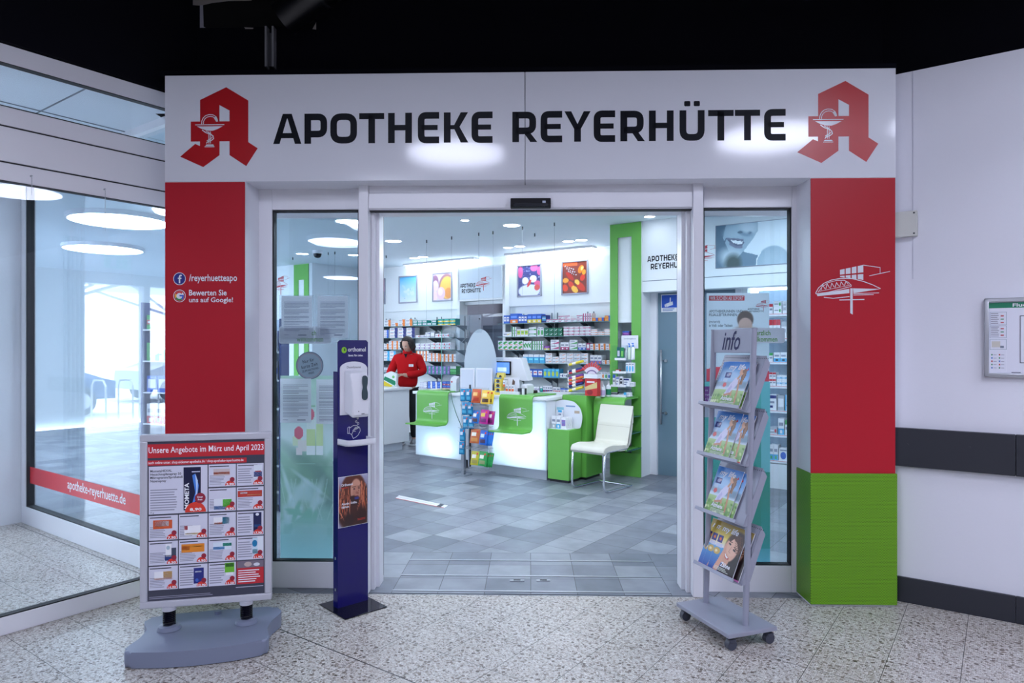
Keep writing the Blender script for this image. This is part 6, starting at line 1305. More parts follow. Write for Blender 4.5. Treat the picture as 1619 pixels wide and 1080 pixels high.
for i in range(5):
    o = bpy.data.objects.new('care_box', box_mesh(.06, .125, .018, 'w', 'v', 'label', 'a')); COL.objects.link(o); o.matrix_world = GRID @ Matrix.Translation((-3.955+i*.004, 6.46+i*.024, .592)); o['label'] = 'lilac care box in the row on the arched display'; o['category'] = 'box'; o['group'] = 'lilac care boxes'
o = bpy.data.objects.new('care_box', box_mesh(.05, .09, .03, 'w', 'c', 'top')); COL.objects.link(o); o.matrix_world = GRID @ Matrix.Translation((-4.06, 6.555, .70)); o['label'] = 'small white tube pack raised at the back of the arched display'; o['category'] = 'box'
mb = MB(); mb.box((-4.085, 6.55, .592), (-4.035, 6.59, .70), PLEXI); T.part('riser', mb)
# snack rack
SR, TRK = -5.13, 6.14
T = Thing('snack_rack', 'wire snack rack hung with colourful bags between the two glowing counters', 'rack', GRID, (SR, TRK, 0))
mb = MB(); mb.box((SR-.02, TRK-.02, .01), (SR+.02, TRK+.02, .50), STEEL, bev=.003); T.part('post', mb); mb = MB(); mb.box((SR-.07, TRK-.07, 0), (SR+.07, TRK+.07, .010), STEEL); T.part('foot_plate', mb)
mb = MB(); mb.box((SR+.03, TRK+.045, .10), (SR+.33, TRK+.055, 1.03), C(205, 212, 222)); mb.box((SR+.06, TRK+.03, .1), (SR+.075, TRK+.045, 1.06), DGREY); T.part('back_panel', mb)
def hz(py): return 1.5-(py-HY)/FPX*8.0
wire_rows = [(639.5, 0), (672, .02), (705.5, -.02), (739, 0)]
for py, _ in wire_rows:
    z = hz(py)-.004; mb = MB()
    for q in range(4): mb.tube([(SR-.0+.03, TRK-.10+q*.035, z+q*.004), (SR+.40, TRK-.10+q*.035, z+q*.004)], .0022, STEEL, 5)
    for k in range(5): mb.tube([(SR+.04+k*.09, TRK-.1, z+.02), (SR+.04+k*.09, TRK-.1, z), (SR+.04+k*.09, TRK+.05, z+.014)], .0022, STEEL, 5)
    T.part('wire_shelf', mb)
def bag_mesh(w_, h, col, c2, c3):
    key = ('bag', col, c2, round(w_, 3))
    if key in BOXC: return BOXC[key]
    mb = MB(); nx, nz = 6, 8; vs = []
    for sgn in (-1, 1):
        for j in range(nz+1):
            for i in range(nx+1): u_, v_ = i/nx, j/nz; b_ = (math.sin(math.pi*u_)**.6)*(math.sin(math.pi*v_)**.6); vs.append(((u_-.5)*w_, sgn*.018*b_, v_*h))
    n1 = (nx+1)*(nz+1); cm, c_2, c_3 = C(*col, .3), C(*c2, .3), C(*c3, .3)
    for k in (0, 1):
        for j in range(nz):
            for i in range(nx):
                a = k*n1+j*(nx+1)+i; f = (a, a+1, a+nx+2, a+nx+1); f = f[::-1] if k else f
                m = cm
                if k == 0 and 1 <= j <= 2 and 1 <= i <= 4: m = c_2
                if k == 0 and 4 <= j <= 5 and 1 <= i <= 3: m = c_3
                if k == 0 and j == nz-2 and i == nx-2: m = C(225, 60, 50)
                mb.raw([vs[q] for q in f], [(0, 1, 2, 3)], m, None, True)
    bmesh.ops.remove_doubles(mb.bm, verts=mb.bm.verts, dist=1e-5); BOXC[key] = mb.mesh('snack_bag'); return BOXC[key]
def bag(px, pyb, w_, h, cols, lab, grp=None, t=TRK-.06, tilt=12, yaw=0):
    s, z = GP(px, pyb, t); o = bpy.data.objects.new('snack_bag', bag_mesh(w_, h, *cols)); COL.objects.link(o)
    o.matrix_world = GRID @ Matrix.Translation((s, t, z+.004)) @ Matrix.Rotation(R(yaw), 4, 'Z') @ Matrix.Rotation(R(-tilt), 4, 'X'); o['label'] = lab; o['category'] = 'bag'
    if grp: o['group'] = grp
wh = (240, 235, 220)
bag(752, 637.5, .125, .16, ((205, 95, 45), (190, 60, 35), (245, 190, 110)), 'orange snack bag in the top row of the rack', yaw=5); bag(767, 639.5, .125, .16, ((235, 190, 70), (90, 60, 45), (250, 225, 150)), 'yellow snack bag in the top row, the front one', yaw=5); bag(773, 639.5, .12, .155, ((240, 210, 60), (120, 90, 40), wh), 'yellow snack bag in the top row, behind at the right', t=TRK-.02)
bag(751, 670, .10, .15, ((40, 110, 190), (90, 60, 60), wh), 'blue snack bag in the second row'); bag(764, 671, .13, .165, ((190, 40, 140), (120, 30, 110), (240, 200, 90)), 'magenta snack bag in the second row, the front one', yaw=-6); bag(775, 672, .10, .155, ((170, 30, 130), (110, 20, 90), wh), 'magenta snack bag in the second row, turned at the right', t=TRK-.03)
bag(750, 701.5, .125, .165, ((205, 110, 60), (220, 150, 80), wh), 'brown orange snack bag in the third row', yaw=8); bag(763, 704, .11, .165, ((30, 100, 200), (80, 60, 90), (200, 225, 245)), 'blue snack bag in the third row, the front one')
for k in range(3): bag(768+k*3.2, 705, .09, .16, ((35, 120, 215), (60, 150, 230), (200, 225, 245)), 'bright blue snack bag in the stack right of the third row', 'bright blue snack bags', t=TRK-.03+k*.006, yaw=-20)
bag(750, 736, .115, .16, ((200, 190, 50), (170, 160, 90), wh), 'olive yellow snack bag in the bottom row', yaw=6); bag(762, 737.5, .12, .165, ((50, 160, 80), (150, 160, 110), wh), 'green snack bag in the bottom row, the front one')
for k in range(3): bag(768+k*3.2, 739, .09, .16, ((30, 150, 70), (60, 180, 100), (190, 235, 200)), 'bright green snack bag in the stack right of the bottom row', 'bright green snack bags', t=TRK-.03+k*.006, yaw=-20)
bl = ((20, 130, 180), (90, 180, 215), (215, 225, 235))
for r_, (py, n, x) in enumerate(((635, 2, 732), (656.5, 2, 734.5), (678.5, 2, 736), (698, 1, 731), (719, 1, 730))):
    rn = ['top', 'second', 'third', 'fourth', 'bottom'][r_]
    for k in range(n): bag(x+k*9, py, .072, .145, bl, 'turquoise blue plaster packet hanging in the %s row at the rack side' % rn, 'turquoise packets in the %s row' % rn, t=TRK-.07+k*.02, tilt=2, yaw=12)
    s, z = GP(x, py-20, TRK-.06); mb = MB(); mb.tube([(SR, TRK+.02, z+.012), (s-.01, TRK-.10, z+.012), (s-.012, TRK-.12, z+.022)], .0022, STEEL, 5); mb.tube([(SR, TRK+.02, z+.012), (s+.08, TRK-.08, z+.012)], .0022, STEEL, 5); T.part('hook_arm', mb)
# shields and terminals on the counter
ZT = .936
T = Thing('hygiene_screen', 'clear acrylic hygiene screen with frosted oval standing on the counter', 'screen', GRID, (-5.2, 6.62, ZT))
a, b = GP(722, 498, 6.62), GP(797, 640, 6.62); mb = MB(); mb.box((a[0], 6.60, ZT), (b[0], 6.605, a[1]), PLEXI); T.part('sheet', mb)
c = GP(759.5, 574, 6.60); rx = (GP(785, 574, 6.6)[0]-GP(734, 574, 6.6)[0])/2; mb = MB(); pts = [(c[0]+rx*math.cos(t)*(1 if math.sin(t) < 0 else (1-.1*math.sin(t))), c[1]+.42*math.sin(t)) for t in np.linspace(0, 2*math.pi, 48)[:-1]]; mb.prism(pts, 0, .003, FROST, PM((0, 6.598, 0))); T.part('oval', mb, 'frosted oval field')
a, b = GP(739, 498.5, 6.6), GP(762, 526, 6.6); mb = MB(); mb.box((a[0], 6.586, b[1]), (b[0], 6.590, a[1]), POLY); mb.ell(b[0]-.03, a[1]-.05, .01, .01, DGREY, PM((0, 6.586, 0)), 1); T.part('top_sleeve', mb, 'crinkled clear sleeve at the top')
mb = MB(); q = GP(727, 545, 6.61); r2 = GP(740, 530, 6.61); mb.cyl((q[0], 6.61, q[1]), (r2[0], 6.61, r2[1]), .003, STEEL, 6); T.part('stay', mb)
T = Thing('hygiene_screen', 'clear acrylic screen with green edge at the left counter panel', 'screen', GRID, (-5.6, 6.8, ZT)); a = GP(714, 592, 6.7)
mb = MB(); mb.box((a[0], 6.5, ZT), (a[0]+.006, 6.95, 1.72), PLEXI); T.part('sheet', mb); mb = MB(); mb.box((a[0]-.001, 6.497, ZT), (a[0]+.007, 6.5, 1.72), C(110, 190, 170)); T.part('edge', mb)
q = [GP(x, y, 6.36) for x, y in ((713, 620), (716, 636), (722, 655), (729, 672), (732, 680))]; mb = MB(); mb.tube([(s, 6.355, z) for s, z in q], .004, C(20, 90, 70), 6); Thing('cable', 'thin dark green cable hanging down the counter front beside the left panel', 'cable', GRID, (q[0][0], 6.36, q[0][1]), mb=mb)
for px0, px1, l in ((727.5, 750, 'left'), (752.5, 778, 'right')):
    a, b = GP(px0, 582, 6.45), GP(px1, 616, 6.45); T = Thing('menu_board', 'white framed card holder on the counter, the %s one of two' % l, 'card holder', GRID, (a[0], 6.45, ZT)); mb = MB(); mb.box((a[0], 6.45, ZT), (b[0], 6.465, a[1]), PLAST, bev=.004); T.part('frame', mb); mb = MB(); mb.rect(a[0]+.02, ZT+.03, b[0]-.02, a[1]-.02, C(215, 220, 232), PM((0, 6.45, 0)), 1); T.part('card', mb)
T = Thing('checkout_terminal', 'white wedge-shaped checkout monitor with lit blue screen on the counter', 'terminal', GRID, (-4.7, 6.75, ZT))
a, b = GP(778, 567, 6.62), GP(833, 600, 6.62)
mb = MB(); sA, sB = GP(779, 570, 6.62)[0], GP(833, 570, 6.62)[0]
zt1, zb1_ = GP(800, 565.5, 6.62)[1], GP(800, 598, 6.62)[1]
mb.prism([(sA, zb1_), (sA-.01, zt1), (sB-.10, zt1), (sB, zb1_-.02), (sB-.06, zb1_-.03)], 0, .12, PLAST, PM((0, 6.76, 0)), bev=.01); T.part('housing', mb)
p, q = GP(781.5, 571, 6.635), GP(808, 593, 6.635); mb = MB(); mb.box((p[0], 6.622, q[1]), (q[0], 6.64, p[1]), BLKGL, bev=.003); m_ = PM((0, 6.622, 0)); SCR = mat('lit_screen', (.05, .1, .3), .3, emit=(.06, .16, .55), es=1.0); mb.rect(p[0]+.014, q[1]+.016, q[0]-.014, p[1]-.014, SCR, m_, 1); mb.rect(p[0]+.06, q[1]+.04, q[0]-.06, q[1]+.09, mat('lit_screen_light', (.3, .4, .6), .3, emit=(.35, .45, .8), es=.8), m_, 2); T.part('screen', mb, 'dark framed screen showing blue')
mb = MB(); s = (sA+sB)/2; mb.cyl((s, 6.72, ZT+.01), (s, 6.72, zb1_+.02), .03, PLAST, 16); mb.cyl((s, 6.72, ZT), (s, 6.72, ZT+.012), .1, PLAST, 24); T.part('foot', mb)
# yellow tower, white tray display, small things
a, b = GP(782, 597, 6.42), GP(792.5, 626, 6.42)
T = Thing('display_tower', 'narrow yellow display tower on the right counter beside the card holders', 'display', GRID, (a[0], 6.42, ZT)); mb = MB(); mb.box((a[0], 6.42, ZT), (b[0], 6.47, a[1]), C(232, 205, 80)); M = PM((0, 6.42, 0)); hh = a[1]-ZT; w_ = b[0]-a[0]
for k in range(3): mb.ell(a[0]+w_*.5, ZT+hh*(.28+k*.26), w_*.25, .018, C(70, 55, 50), M, 2); mb.rect(a[0]+w_*.1, ZT+hh*(.16+k*.26), b[0]-w_*.1, ZT+hh*(.2+k*.26), C(60, 140, 205), M, 2)
mb.rect(a[0], a[1]-.012, b[0], a[1], C(60, 140, 205), M, 2); T.part('tower', mb)
a, b = GP(785.5, 589, 6.50), GP(796.5, 604, 6.50); mb = MB(); mb.box((a[0], 6.50, ZT), (b[0], 6.54, a[1]), C(235, 215, 110)); mb.ell((a[0]+b[0])/2, a[1]-.05, .02, .02, C(70, 55, 50), PM((0, 6.5, 0)), 1); Thing('display_box', 'pale yellow box standing behind the yellow tower', 'box', GRID, (a[0], 6.5, ZT), mb=mb)
a, b = GP(792, 614, 6.40), GP(820, 624, 6.40); T = Thing('tray_display', 'white tray display with small orange packs and a back card', 'display', GRID, (a[0], 6.4, ZT)); mb = MB(); mb.box((a[0]-.01, 6.39, ZT), (b[0]+.01, 6.50, ZT+.05), PLAST, bev=.003); T.part('tray', mb)
c = GP(797, 597, 6.5); d = GP(821, 612, 6.5); mb = MB(); mb.box((c[0], 6.50, ZT), (d[0], 6.505, c[1]), PLAST); M = PM((0, 6.50, 0)); mb.P([(c[0]+.11, ZT+.10), (c[0]+.15, ZT+.10), (c[0]+.16, ZT+.16), (c[0]+.13, ZT+.19), (c[0]+.12, ZT+.15)], C(110, 85, 75), M, 1); mb.rect(c[0]+.01, c[1]-.03, c[0]+.06, c[1]-.02, C(180, 185, 195), M, 1); T.part('back_card', mb)
for k in range(4):
    o = bpy.data.objects.new('small_pack', box_mesh(.03, .075, .03, 'w', 'o', 'bot', 'r')); COL.objects.link(o); s = a[0]+.03+k*.042; o.matrix_world = GRID @ Matrix.Translation((s, 6.42, ZT+.05+(.05 if k == 0 else 0))); o['label'] = 'small white and orange pack on the white tray display'; o['category'] = 'box'; o['group'] = 'small orange packs on the tray'
a = GP(827, 620, 6.55); mb = MB(); mb.box((a[0]-.05, 6.55, ZT), (a[0]+.05, 6.72, ZT+.13), PLAST, bev=.03, seg=4); mb.box((a[0]-.035, 6.546, ZT+.02), (a[0]+.035, 6.552, ZT+.07), DGREY); Thing('receipt_printer', 'rounded white receipt printer with dark slot behind the tray display', 'printer', GRID, (a[0], 6.6, ZT), mb=mb)
a, b = GP(818.5, 614, 6.42), GP(828, 623, 6.42); mb = MB(); mb.box((a[0], 6.42, ZT), (b[0], 6.48, a[1]), C(45, 48, 58)); mb.box((b[0]-.02, 6.41, ZT), (b[0]+.012, 6.42, a[1]), PLAST); Thing('card_reader', 'small black and white card reader at the right counter edge', 'card reader', GRID, (a[0], 6.42, ZT), mb=mb)
a, b = GP(833.5, 616, 6.7), GP(844, 624, 6.7); mb = MB(); mb.box((a[0], 6.7, ZT), (b[0], 6.78, ZT+.05), C(50, 30, 35)); mb.rect(a[0], ZT, b[0], ZT+.016, C(215, 60, 70), PM((0, 6.7, 0)), 1); Thing('gift_box', 'flat black and red box on the counter right of the printer', 'box', GRID, (a[0], 6.7, ZT), mb=mb)
a = GP(722, 612, 6.55); T = Thing('leaflet_holder', 'clear holder with white leaflets at the gap between the counters', 'holder', GRID, (a[0], 6.5, ZT))
mb = MB(); mb.box((a[0]-.06, 6.47, ZT), (a[0]+.07, 6.56, ZT+.12), PLEXI); T.part('holder', mb)
for k in range(4): mb = MB(); mb.box((a[0]-.045, 6.48+k*.018, ZT+.01), (a[0]+.055, 6.485+k*.018, ZT+.17+.01*k), C(235, 235, 240), Matrix.Translation((0, 0, 0))); mb.rect(a[0]-.03, ZT+.12, a[0]-.01, ZT+.14, C(200, 60, 70), PM((0, 6.48+k*.018, 0)), 1); T.part('leaflet', mb)
a = GP(690, 614, 6.5); mb = MB()
for k in range(3): mb.box((a[0]-.16+k*.09, 6.5+k*.02, ZT+.018+k*.003), (a[0]+.02+k*.09, 6.7, ZT+.021+k*.003), [C(235, 235, 240), C(225, 220, 170), C(215, 205, 160)][k])
Thing('leaflets', 'loose pale leaflets lying on top of the left green panel', 'leaflets', GRID, (a[0], 6.6, ZT+.016), mb=mb)
# candy tubes rack on the tall block
ZB = .953
T = Thing('tube_rack', 'clear acrylic rack on the tall green block', 'rack', GRID, (-3.97, 6.8, ZB)); a, b = GP(897, 565, 6.74), GP(923, 624, 6.74)
mb = MB(); mb.box((a[0]+.02, 6.78, ZB), (b[0], 6.785, a[1]), PLEXI); mb.box((a[0]+.02, 6.73, ZB), (b[0], 6.785, ZB+.012), PLEXI); T.part('body', mb)
tc_ = [('y', 'yellow'), ('n', 'dark blue'), ('r', 'red'), ('p', 'violet'), ('o', 'orange'), ('r', 'red'), ('n', 'dark blue'), ('y', 'yellow')]; tp = ['topmost', 'second from the top', 'third from the top', 'fourth from the top', 'fifth from the top', 'sixth from the top', 'seventh from the top', 'lowest']
for k, (cc, nm) in enumerate(tc_):
    py = [577, 588, 590, 598.5, 601.5, 607, 611.5, 618][k]; s, z = GP(900, py, 6.75); e_ = GP(922, py-6, 6.75)
    mb = MB(); p0, p1 = Vector((s, 6.752, z)), Vector((e_[0], 6.752, e_[1])); mb.cyl(p0, p1, .016, C(*pc(cc)), 12); mb.cyl(p0-(p1-p0).normalized()*.012, p0, .017, C(240, 240, 245), 12); mb.cyl(p0.lerp(p1, .25), p0.lerp(p1, .5), .0168, C(245, 235, 220), 12)
    Thing('candy_tube', '%s sweet tube slanting in the clear rack, %s' % (nm, tp[k]), 'sweet tube', GRID, tuple(p0), mb=mb)
a, b = GP(925, 598, 6.72), GP(944, 624, 6.72); T = Thing('display_stand', 'red display stand with fruit picture on the tall green block', 'display', GRID, (a[0], 6.72, ZB)); mb = MB(); mb.box((a[0], 6.72, ZB), (b[0], 6.80, a[1]), C(200, 50, 50)); M = PM((0, 6.72, 0)); w_ = b[0]-a[0]; h_ = a[1]-ZB
mb.P([(a[0], ZB+h_*.5), (b[0], ZB+h_*.8), (b[0], ZB+h_*.45), (a[0], ZB+h_*.3)], C(215, 190, 130), M, 1); mb.ell(a[0]+w_*.4, ZB+h_*.2, w_*.25, h_*.15, C(150, 30, 40), M, 2); mb.rect(a[0]+w_*.15, ZB+h_*.75, a[0]+w_*.8, ZB+h_*.83, WL, M, 2); T.part('body', mb); mb = MB(); mb.box((a[0]-.01, 6.71, a[1]), (b[0]+.01, 6.82, a[1]+.045), PLAST); T.part('dotted_tray', mb)
c_ = ((a[0]+b[0])/2, a[1]+.03)
for k in range(9):
    an = R(90+(k-4)*13); mb = MB(); Mk = PM((c_[0], 6.75-k*.003, c_[1])) @ Matrix.Rotation(an-R(90), 4, 'Z'); mb.prism([(-.011, .02), (.011, .02), (.011, .145), (-.011, .145)], 0, .003, C(225, 215, 225), Mk); mb.rect(-.011, .10, .011, .145, C(205, 60, 65), Mk, 6); mb.rect(-.011, .05, .011, .065, C(120, 100, 150), Mk, 6)
    Thing('sachet', 'slim white sachet with red tip in the fan on the red stand', 'sachet', GRID, (c_[0], 6.75, c_[1]), 'sachets in the fan', mb=mb)
# pump bottles on the ribbon shelf
for k, (px, h, cc, lab) in enumerate(((952.5, .17, (20, 120, 90), 'white and green pump bottle, left one beside the tube rack'), (957, .155, (190, 170, 210), 'green labelled lotion tube in front of the pump bottles'), (962, .175, (20, 120, 90), 'white and green pump bottle, right one beside the tube rack'))):
    s, _ = GP(px, 630, 6.93); t = 6.93 if k != 1 else 6.87; M = Matrix.Translation((s, t, .936)); T = Thing('pump_bottle', lab, 'bottle', GRID, (s, t, .936))
    mb = MB(); mb.lathe([(.026, 0), (.029, .005), (.029, h*.62), (.024, h*.72), (.011, h*.76)], C(225, 230, 235, .3), 18, M); mb.lathe([(.0293, h*.12), (.0293, h*.5)], C(*cc), 18, M, cap=False); T.part('bottle', mb)
    mb = MB(); mb.lathe([(.012, h*.76), (.012, h*.85), (.005, h*.86), (.005, h*.97)], WHITE, 12, M); mb.box((s-.02, t-.006, .936+h*.96), (s+.008, t+.006, .936+h), WHITE); T.part('pump', mb)
# four-tier acrylic display before the green portal
tiers = [(567.5, 972, 999), (588.5, 969, 1000), (609.5, 966, 999), (626.5, 964, 992)]
a = GP(1008, 567, 7.0)
T = Thing('tier_display', 'clear acrylic tier display with four white trays before the green portal', 'display', GRID, (-3.6, 7.03, .936)); mb = MB()
mb.box((-3.43, 6.93, .938), (-3.426, 7.15, 1.52), PLEXI); mb.box((-3.72, 7.15, .938), (-3.426, 7.155, 1.52), PLEXI); T.part('frame', mb)
TZ = []
for i, (py, x0, x1) in enumerate(tiers):
    t = 6.95; p = GP(x0, py, t); s0_, s1_ = p[0], -3.432; z = p[1] if i < 3 else .95; TZ.append((s0_, s1_, z)); mb = MB(); mb.box((s0_, t, z-.012), (s1_, t+.19, z-.006), PLAST); mb.box((s0_, t-.004, z-.014), (s1_, t, z+.012), PLAST); T.part('tray', mb)
p, q = GP(982.5, 530.5, 7.16), GP(1009, 551, 7.16); mb = MB(); mb.box((p[0], 7.16, q[1]), (q[0], 7.163, p[1]), PLAST); mb.texth('Sonderangebote', (p[0]+q[0])/2, p[1]-.045, .018, C(110, 125, 150), PM((0, 7.16, 0)), 1, .0, anchor='c', kx=.92); T.part('header_card', mb, 'white card reading Sonderangebote')
def bottle(s, t, z, h, r, body, cap, lab, cat='bottle', tube=False):
    M = Matrix.Translation((s, t, z)); T = Thing('care_bottle' if not tube else 'care_tube', lab, cat, GRID, (s, t, z)); mb = MB()
    if tube: mb.box((s-r, t-.006, z+.0), (s+r, t+.006, z+h), C(*body, .3), bev=.004); mb.rect(s-r*.6, z+h*.25, s+r*.6, z+h*.7, C(*cap), PM((0, t-.006, 0)), 1)
    else: mb.lathe([(r*.95, 0), (r, .004), (r, h*.68), (r*.5, h*.76)], C(*body, .3), 16, M)
    T.part('body', mb)
    if not tube: mb = MB(); mb.lathe([(r*.45, h*.76), (r*.45, h*.86), (.004, h*.87), (.004, h*.95)], C(*cap), 12, M); mb.box((s-r*.8, t-.005, z+h*.94), (s+r*.3, t+.005, z+h), C(*cap)); T.part('cap', mb)
z = TZ[0][2]-.005; s0_ = TZ[0][0]
bottle(s0_+.025, 7.0, z, .14, .022, (25, 95, 95), (200, 200, 215), 'dark green tube at the left of the top display tray', 'tube', True); bottle(s0_+.075, 6.99, z, .135, .022, (20, 130, 80), (120, 190, 90), 'bright green tube on the top display tray', 'tube', True)
bottle(s0_+.125, 7.0, z, .15, .018, (190, 195, 195), (220, 225, 230), 'pale grey bottle on the top display tray'); bottle(s0_+.165, 6.985, z, .18, .018, (205, 220, 200), (30, 110, 210), 'clear bottle with blue pump, left one on the top display tray'); bottle(s0_+.21, 6.985, z, .185, .02, (235, 238, 245), (30, 110, 210), 'white bottle with blue pump, right one on the top display tray')
def pk(i, x, w_, h, d, st, lab, dt=0): o = bpy.data.objects.new('care_box', box_mesh(w_, h, d, *st)); COL.objects.link(o); o.matrix_world = GRID @ Matrix.Translation((TZ[i][0]+x, 6.965+dt, TZ[i][2]-.005)); o['label'] = lab; o['category'] = 'box'
pk(1, .05, .05, .035, .04, ('r', 'w', 'label'), 'small pink pack alone at the left of the second display tray')
for k in range(3): pk(1, .17+k*.035, .032, .115, .03, ('w', 'c', 'disc'), 'tall white pack with blue drop, %s of three on the second display tray' % ['left', 'middle', 'right'][k])
pk(2, .03, .03, .13, .03, ('w', 'b', 'top'), 'slim white and blue pack at the left of the third display tray'); pk(2, .075, .035, .105, .03, ('w', 'a', 'lines'), 'white printed pack, second on the third display tray'); pk(2, .12, .035, .11, .03, ('w', 'k', 'label'), 'white pack with dark label on the third display tray'); pk(2, .185, .07, .09, .05, ('w', 'n', 'lines'), 'wide white carton on the third display tray'); pk(2, .25, .05, .05, .05, ('w', 'e', 'label'), 'low white carton at the right of the third display tray')
pk(3, .05, .08, .04, .05, ('k', 'e', 'lines'), 'black pack lying on the lowest display tray'); pk(3, .13, .07, .025, .05, ('w', 'k', 'lines'), 'flat white pack on the lowest display tray'); pk(3, .21, .08, .045, .05, ('w', 'c', 'left'), 'white pack with light blue end on the lowest display tray')
a = GP(992, 521, 7.30); o = bpy.data.objects.new('niche_box', box_mesh(.09, .055, .08, 'p', 'b', 'top')); COL.objects.link(o); 
z = GP(988, 531, 7.3)[1]; mb = MB(); mb.box((gn0-.03, 7.24, z-.01), (gn1+.03, 7.46, z), PLEXI); schild_o = mb.mesh('niche_shelf'); ob2 = bpy.data.objects.new('niche_shelf', schild_o); COL.objects.link(ob2)
gpt = [x for x in bpy.data.objects if x.name.startswith('green_portal') and x.type == 'EMPTY'][0]; ob2.parent = gpt; ob2.matrix_parent_inverse = gpt.matrix_world.inverted() @ GRID
o.matrix_world = GRID @ Matrix.Translation((a[0], 7.26, z)); o['label'] = 'blue and violet pack on the upper shelf inside the green portal niche'; o['category'] = 'box'
# cream cantilever chair
CF = Matrix.Translation((.95, 7.25, 0)) @ Matrix.Rotation(R(-42.9), 4, 'Z')
T = Thing('cantilever_chair', 'cream leather cantilever chair on chrome tube frame before the green shelf', 'chair', CF, (0, 0, 0))
def pad(prof, x0, x1, th, name, lab=None):    # prof (y, z) line, pad of thickness th
    pts = fillet(prof, .05, False, 8); n = len(pts); up = []; dn = []
    for i, p in enumerate(pts):
        a = pts[max(i-1, 0)]; c = pts[min(i+1, n-1)]; d = (c-a).normalized(); nn = Vector((-d.y, d.x)); f = min(1, .35+min(i, n-1-i)*.35); up.append(p+nn*th*.5*f); dn.append(p-nn*th*.5*f)
    mb = MB(); mb.prism([tuple(q) for q in up+dn[::-1]], x0, x1, CREAM, Matrix(((0, 0, 1, 0), (1, 0, 0, 0), (0, 1, 0, 0), (0, 0, 0, 1))), bev=.012, smooth=True); T.part(name, mb, lab)
pad([(-.225, .395), (-.235, .435), (-.12, .455), (.1, .432), (.20, .435)], -.215, .215, .058, 'seat')
pad([(.165, .44), (.215, .47), (.255, .64), (.295, .865)], -.215, .215, .045, 'backrest')
mb = MB(); mb.tube([(-.21, .262, .635), (.21, .262, .635)], .002, C(170, 165, 150), 4) if False else mb.box((-.21, .2315, .640), (.21, .2335, .643), C(175, 170, 150)); T.part('seam', mb)
mb = MB()
for s in (-1, 1):
    x = .205*s; mb.tube([(x, .18, .42), (x, -.16, .42), (x, -.205, .41), (x, -.225, .38), (x, -.24, .1), (x, -.235, .05), (x, -.205, .02), (x, -.16, .012), (x, .27, .012)], .0115, CHROME, 12)
mb.tube([(-.205, .258, .012), (.205, .258, .012)], .0115, CHROME, 12); T.part('tube_frame', mb, 'chrome tube frame')
# left-wall features seen in the left pane
M = PM((0, 7.449, 0)); a, b = GP(464, 417, 7.43), GP(487, 540, 7.43); T = Thing('wall_arch', 'green arch panel on the far white wall seen in the left pane', 'panel', GRID, (a[0], 7.43, b[1])); mb = MB(); w_ = b[0]-a[0]
mb.prism([(a[0], .9), (a[0], ZC-.01), (b[0], ZC-.01), (b[0], .9), (b[0]-w_*.3, .9), (b[0]-w_*.3, ZC-.28), (a[0]+w_*.3, ZC-.28), (a[0]+w_*.3, .9)], 0, .012, GREEN, PM((0, 7.448, 0))); T.part('panel', mb)
a = GP(430, 468, 7.44); mb = MB(); house_logo(mb, C(200, 50, 60), PM((a[0], 7.449, a[1])), 1, .0017); Thing('wall_logo', 'red building drawing on the far white wall in the left pane', 'logo', GRID, (a[0], 7.45, a[1]), mb=mb)
# free-standing product shelf behind the left pane, and one behind the far window
def gondola(x, y, w_, rz, lab, gl, levels, runs_):
    FR = Matrix.Translation((x, y, 0)) @ Matrix.Rotation(rz, 4, 'Z'); T = Thing('product_stand', lab, 'shelf', FR, (0, 0, 0)); mb = MB(); H_ = levels[-1]+.3
    for a in (0, w_-.02): mb.box((a, 0, 0), (a+.02, .3, H_), mat('stand_blue', srgb(45, 60, 120), .4))
    mb.box((0, .28, 0), (w_, .3, H_), mat('stand_back', srgb(190, 205, 225), .5)); T.part('carcass', mb)
    for i, z in enumerate(levels):
        mb = MB(); mb.box((.02, .01, z-.015), (w_-.02, .28, z), CW); T.part('shelf', mb)
        for (x0, n, bw, h, st, nm) in runs_[i % len(runs_)]:
            for k in range(n):
                if x0+k*bw+bw > w_-.02: break
                o = bpy.data.objects.new('product_box', box_mesh(bw*.9, h, .08, *st)); COL.objects.link(o); o.matrix_world = FR @ Matrix.Translation((x0+bw*(k+.5), .03, z)); l = '%s, %s shelf, %s' % (nm, ['bottom', 'second', 'third', 'fourth', 'fifth', 'sixth', 'top'][i], gl); o['label'] = l; o['category'] = 'box'; o['group'] = l
gondola(-2.62, 6.15, .52, R(5), 'blue sided product stand just inside the left pane', 'stand in left pane', [.18, .42, .68, .94, 1.20, 1.46], [[(.18, 4, .07, .16, ('w', 'n', 'left'), 'white and dark blue pack')], [(.15, 4, .08, .14, ('c', 'g', 'leaf'), 'light blue pack')], [(.2, 3, .09, .18, ('w', 'g', 'top'), 'tall white and green pack')], [(.16, 5, .06, .15, ('w', 'r', 'bot'), 'white and red pack')], [(.18, 4, .075, .17, ('w', 'b', 'mid'), 'white and blue pack')], [(.2, 4, .07, .19, ('w', 'e', 'label'), 'pale tall pack')]])
gondola(-4.15, 7.6, 1.5, R(-20), 'wide product stand inside, seen through the far window', 'stand behind far window', [.3, .65, 1.0, 1.35, 1.7], [[(.05, 9, .15, .2, ('w', 'b', 'label'), 'white and blue pack')], [(.05, 11, .12, .22, ('w', 'r', 'bot'), 'white and red pack')], [(.05, 8, .16, .18, ('b', 'w', 'label'), 'blue pack')], [(.05, 10, .13, .2, ('w', 'g', 'left', 'r'), 'white and green pack')], [(.05, 9, .15, .16, ('g', 'r', 'mid'), 'green and red pack')]])

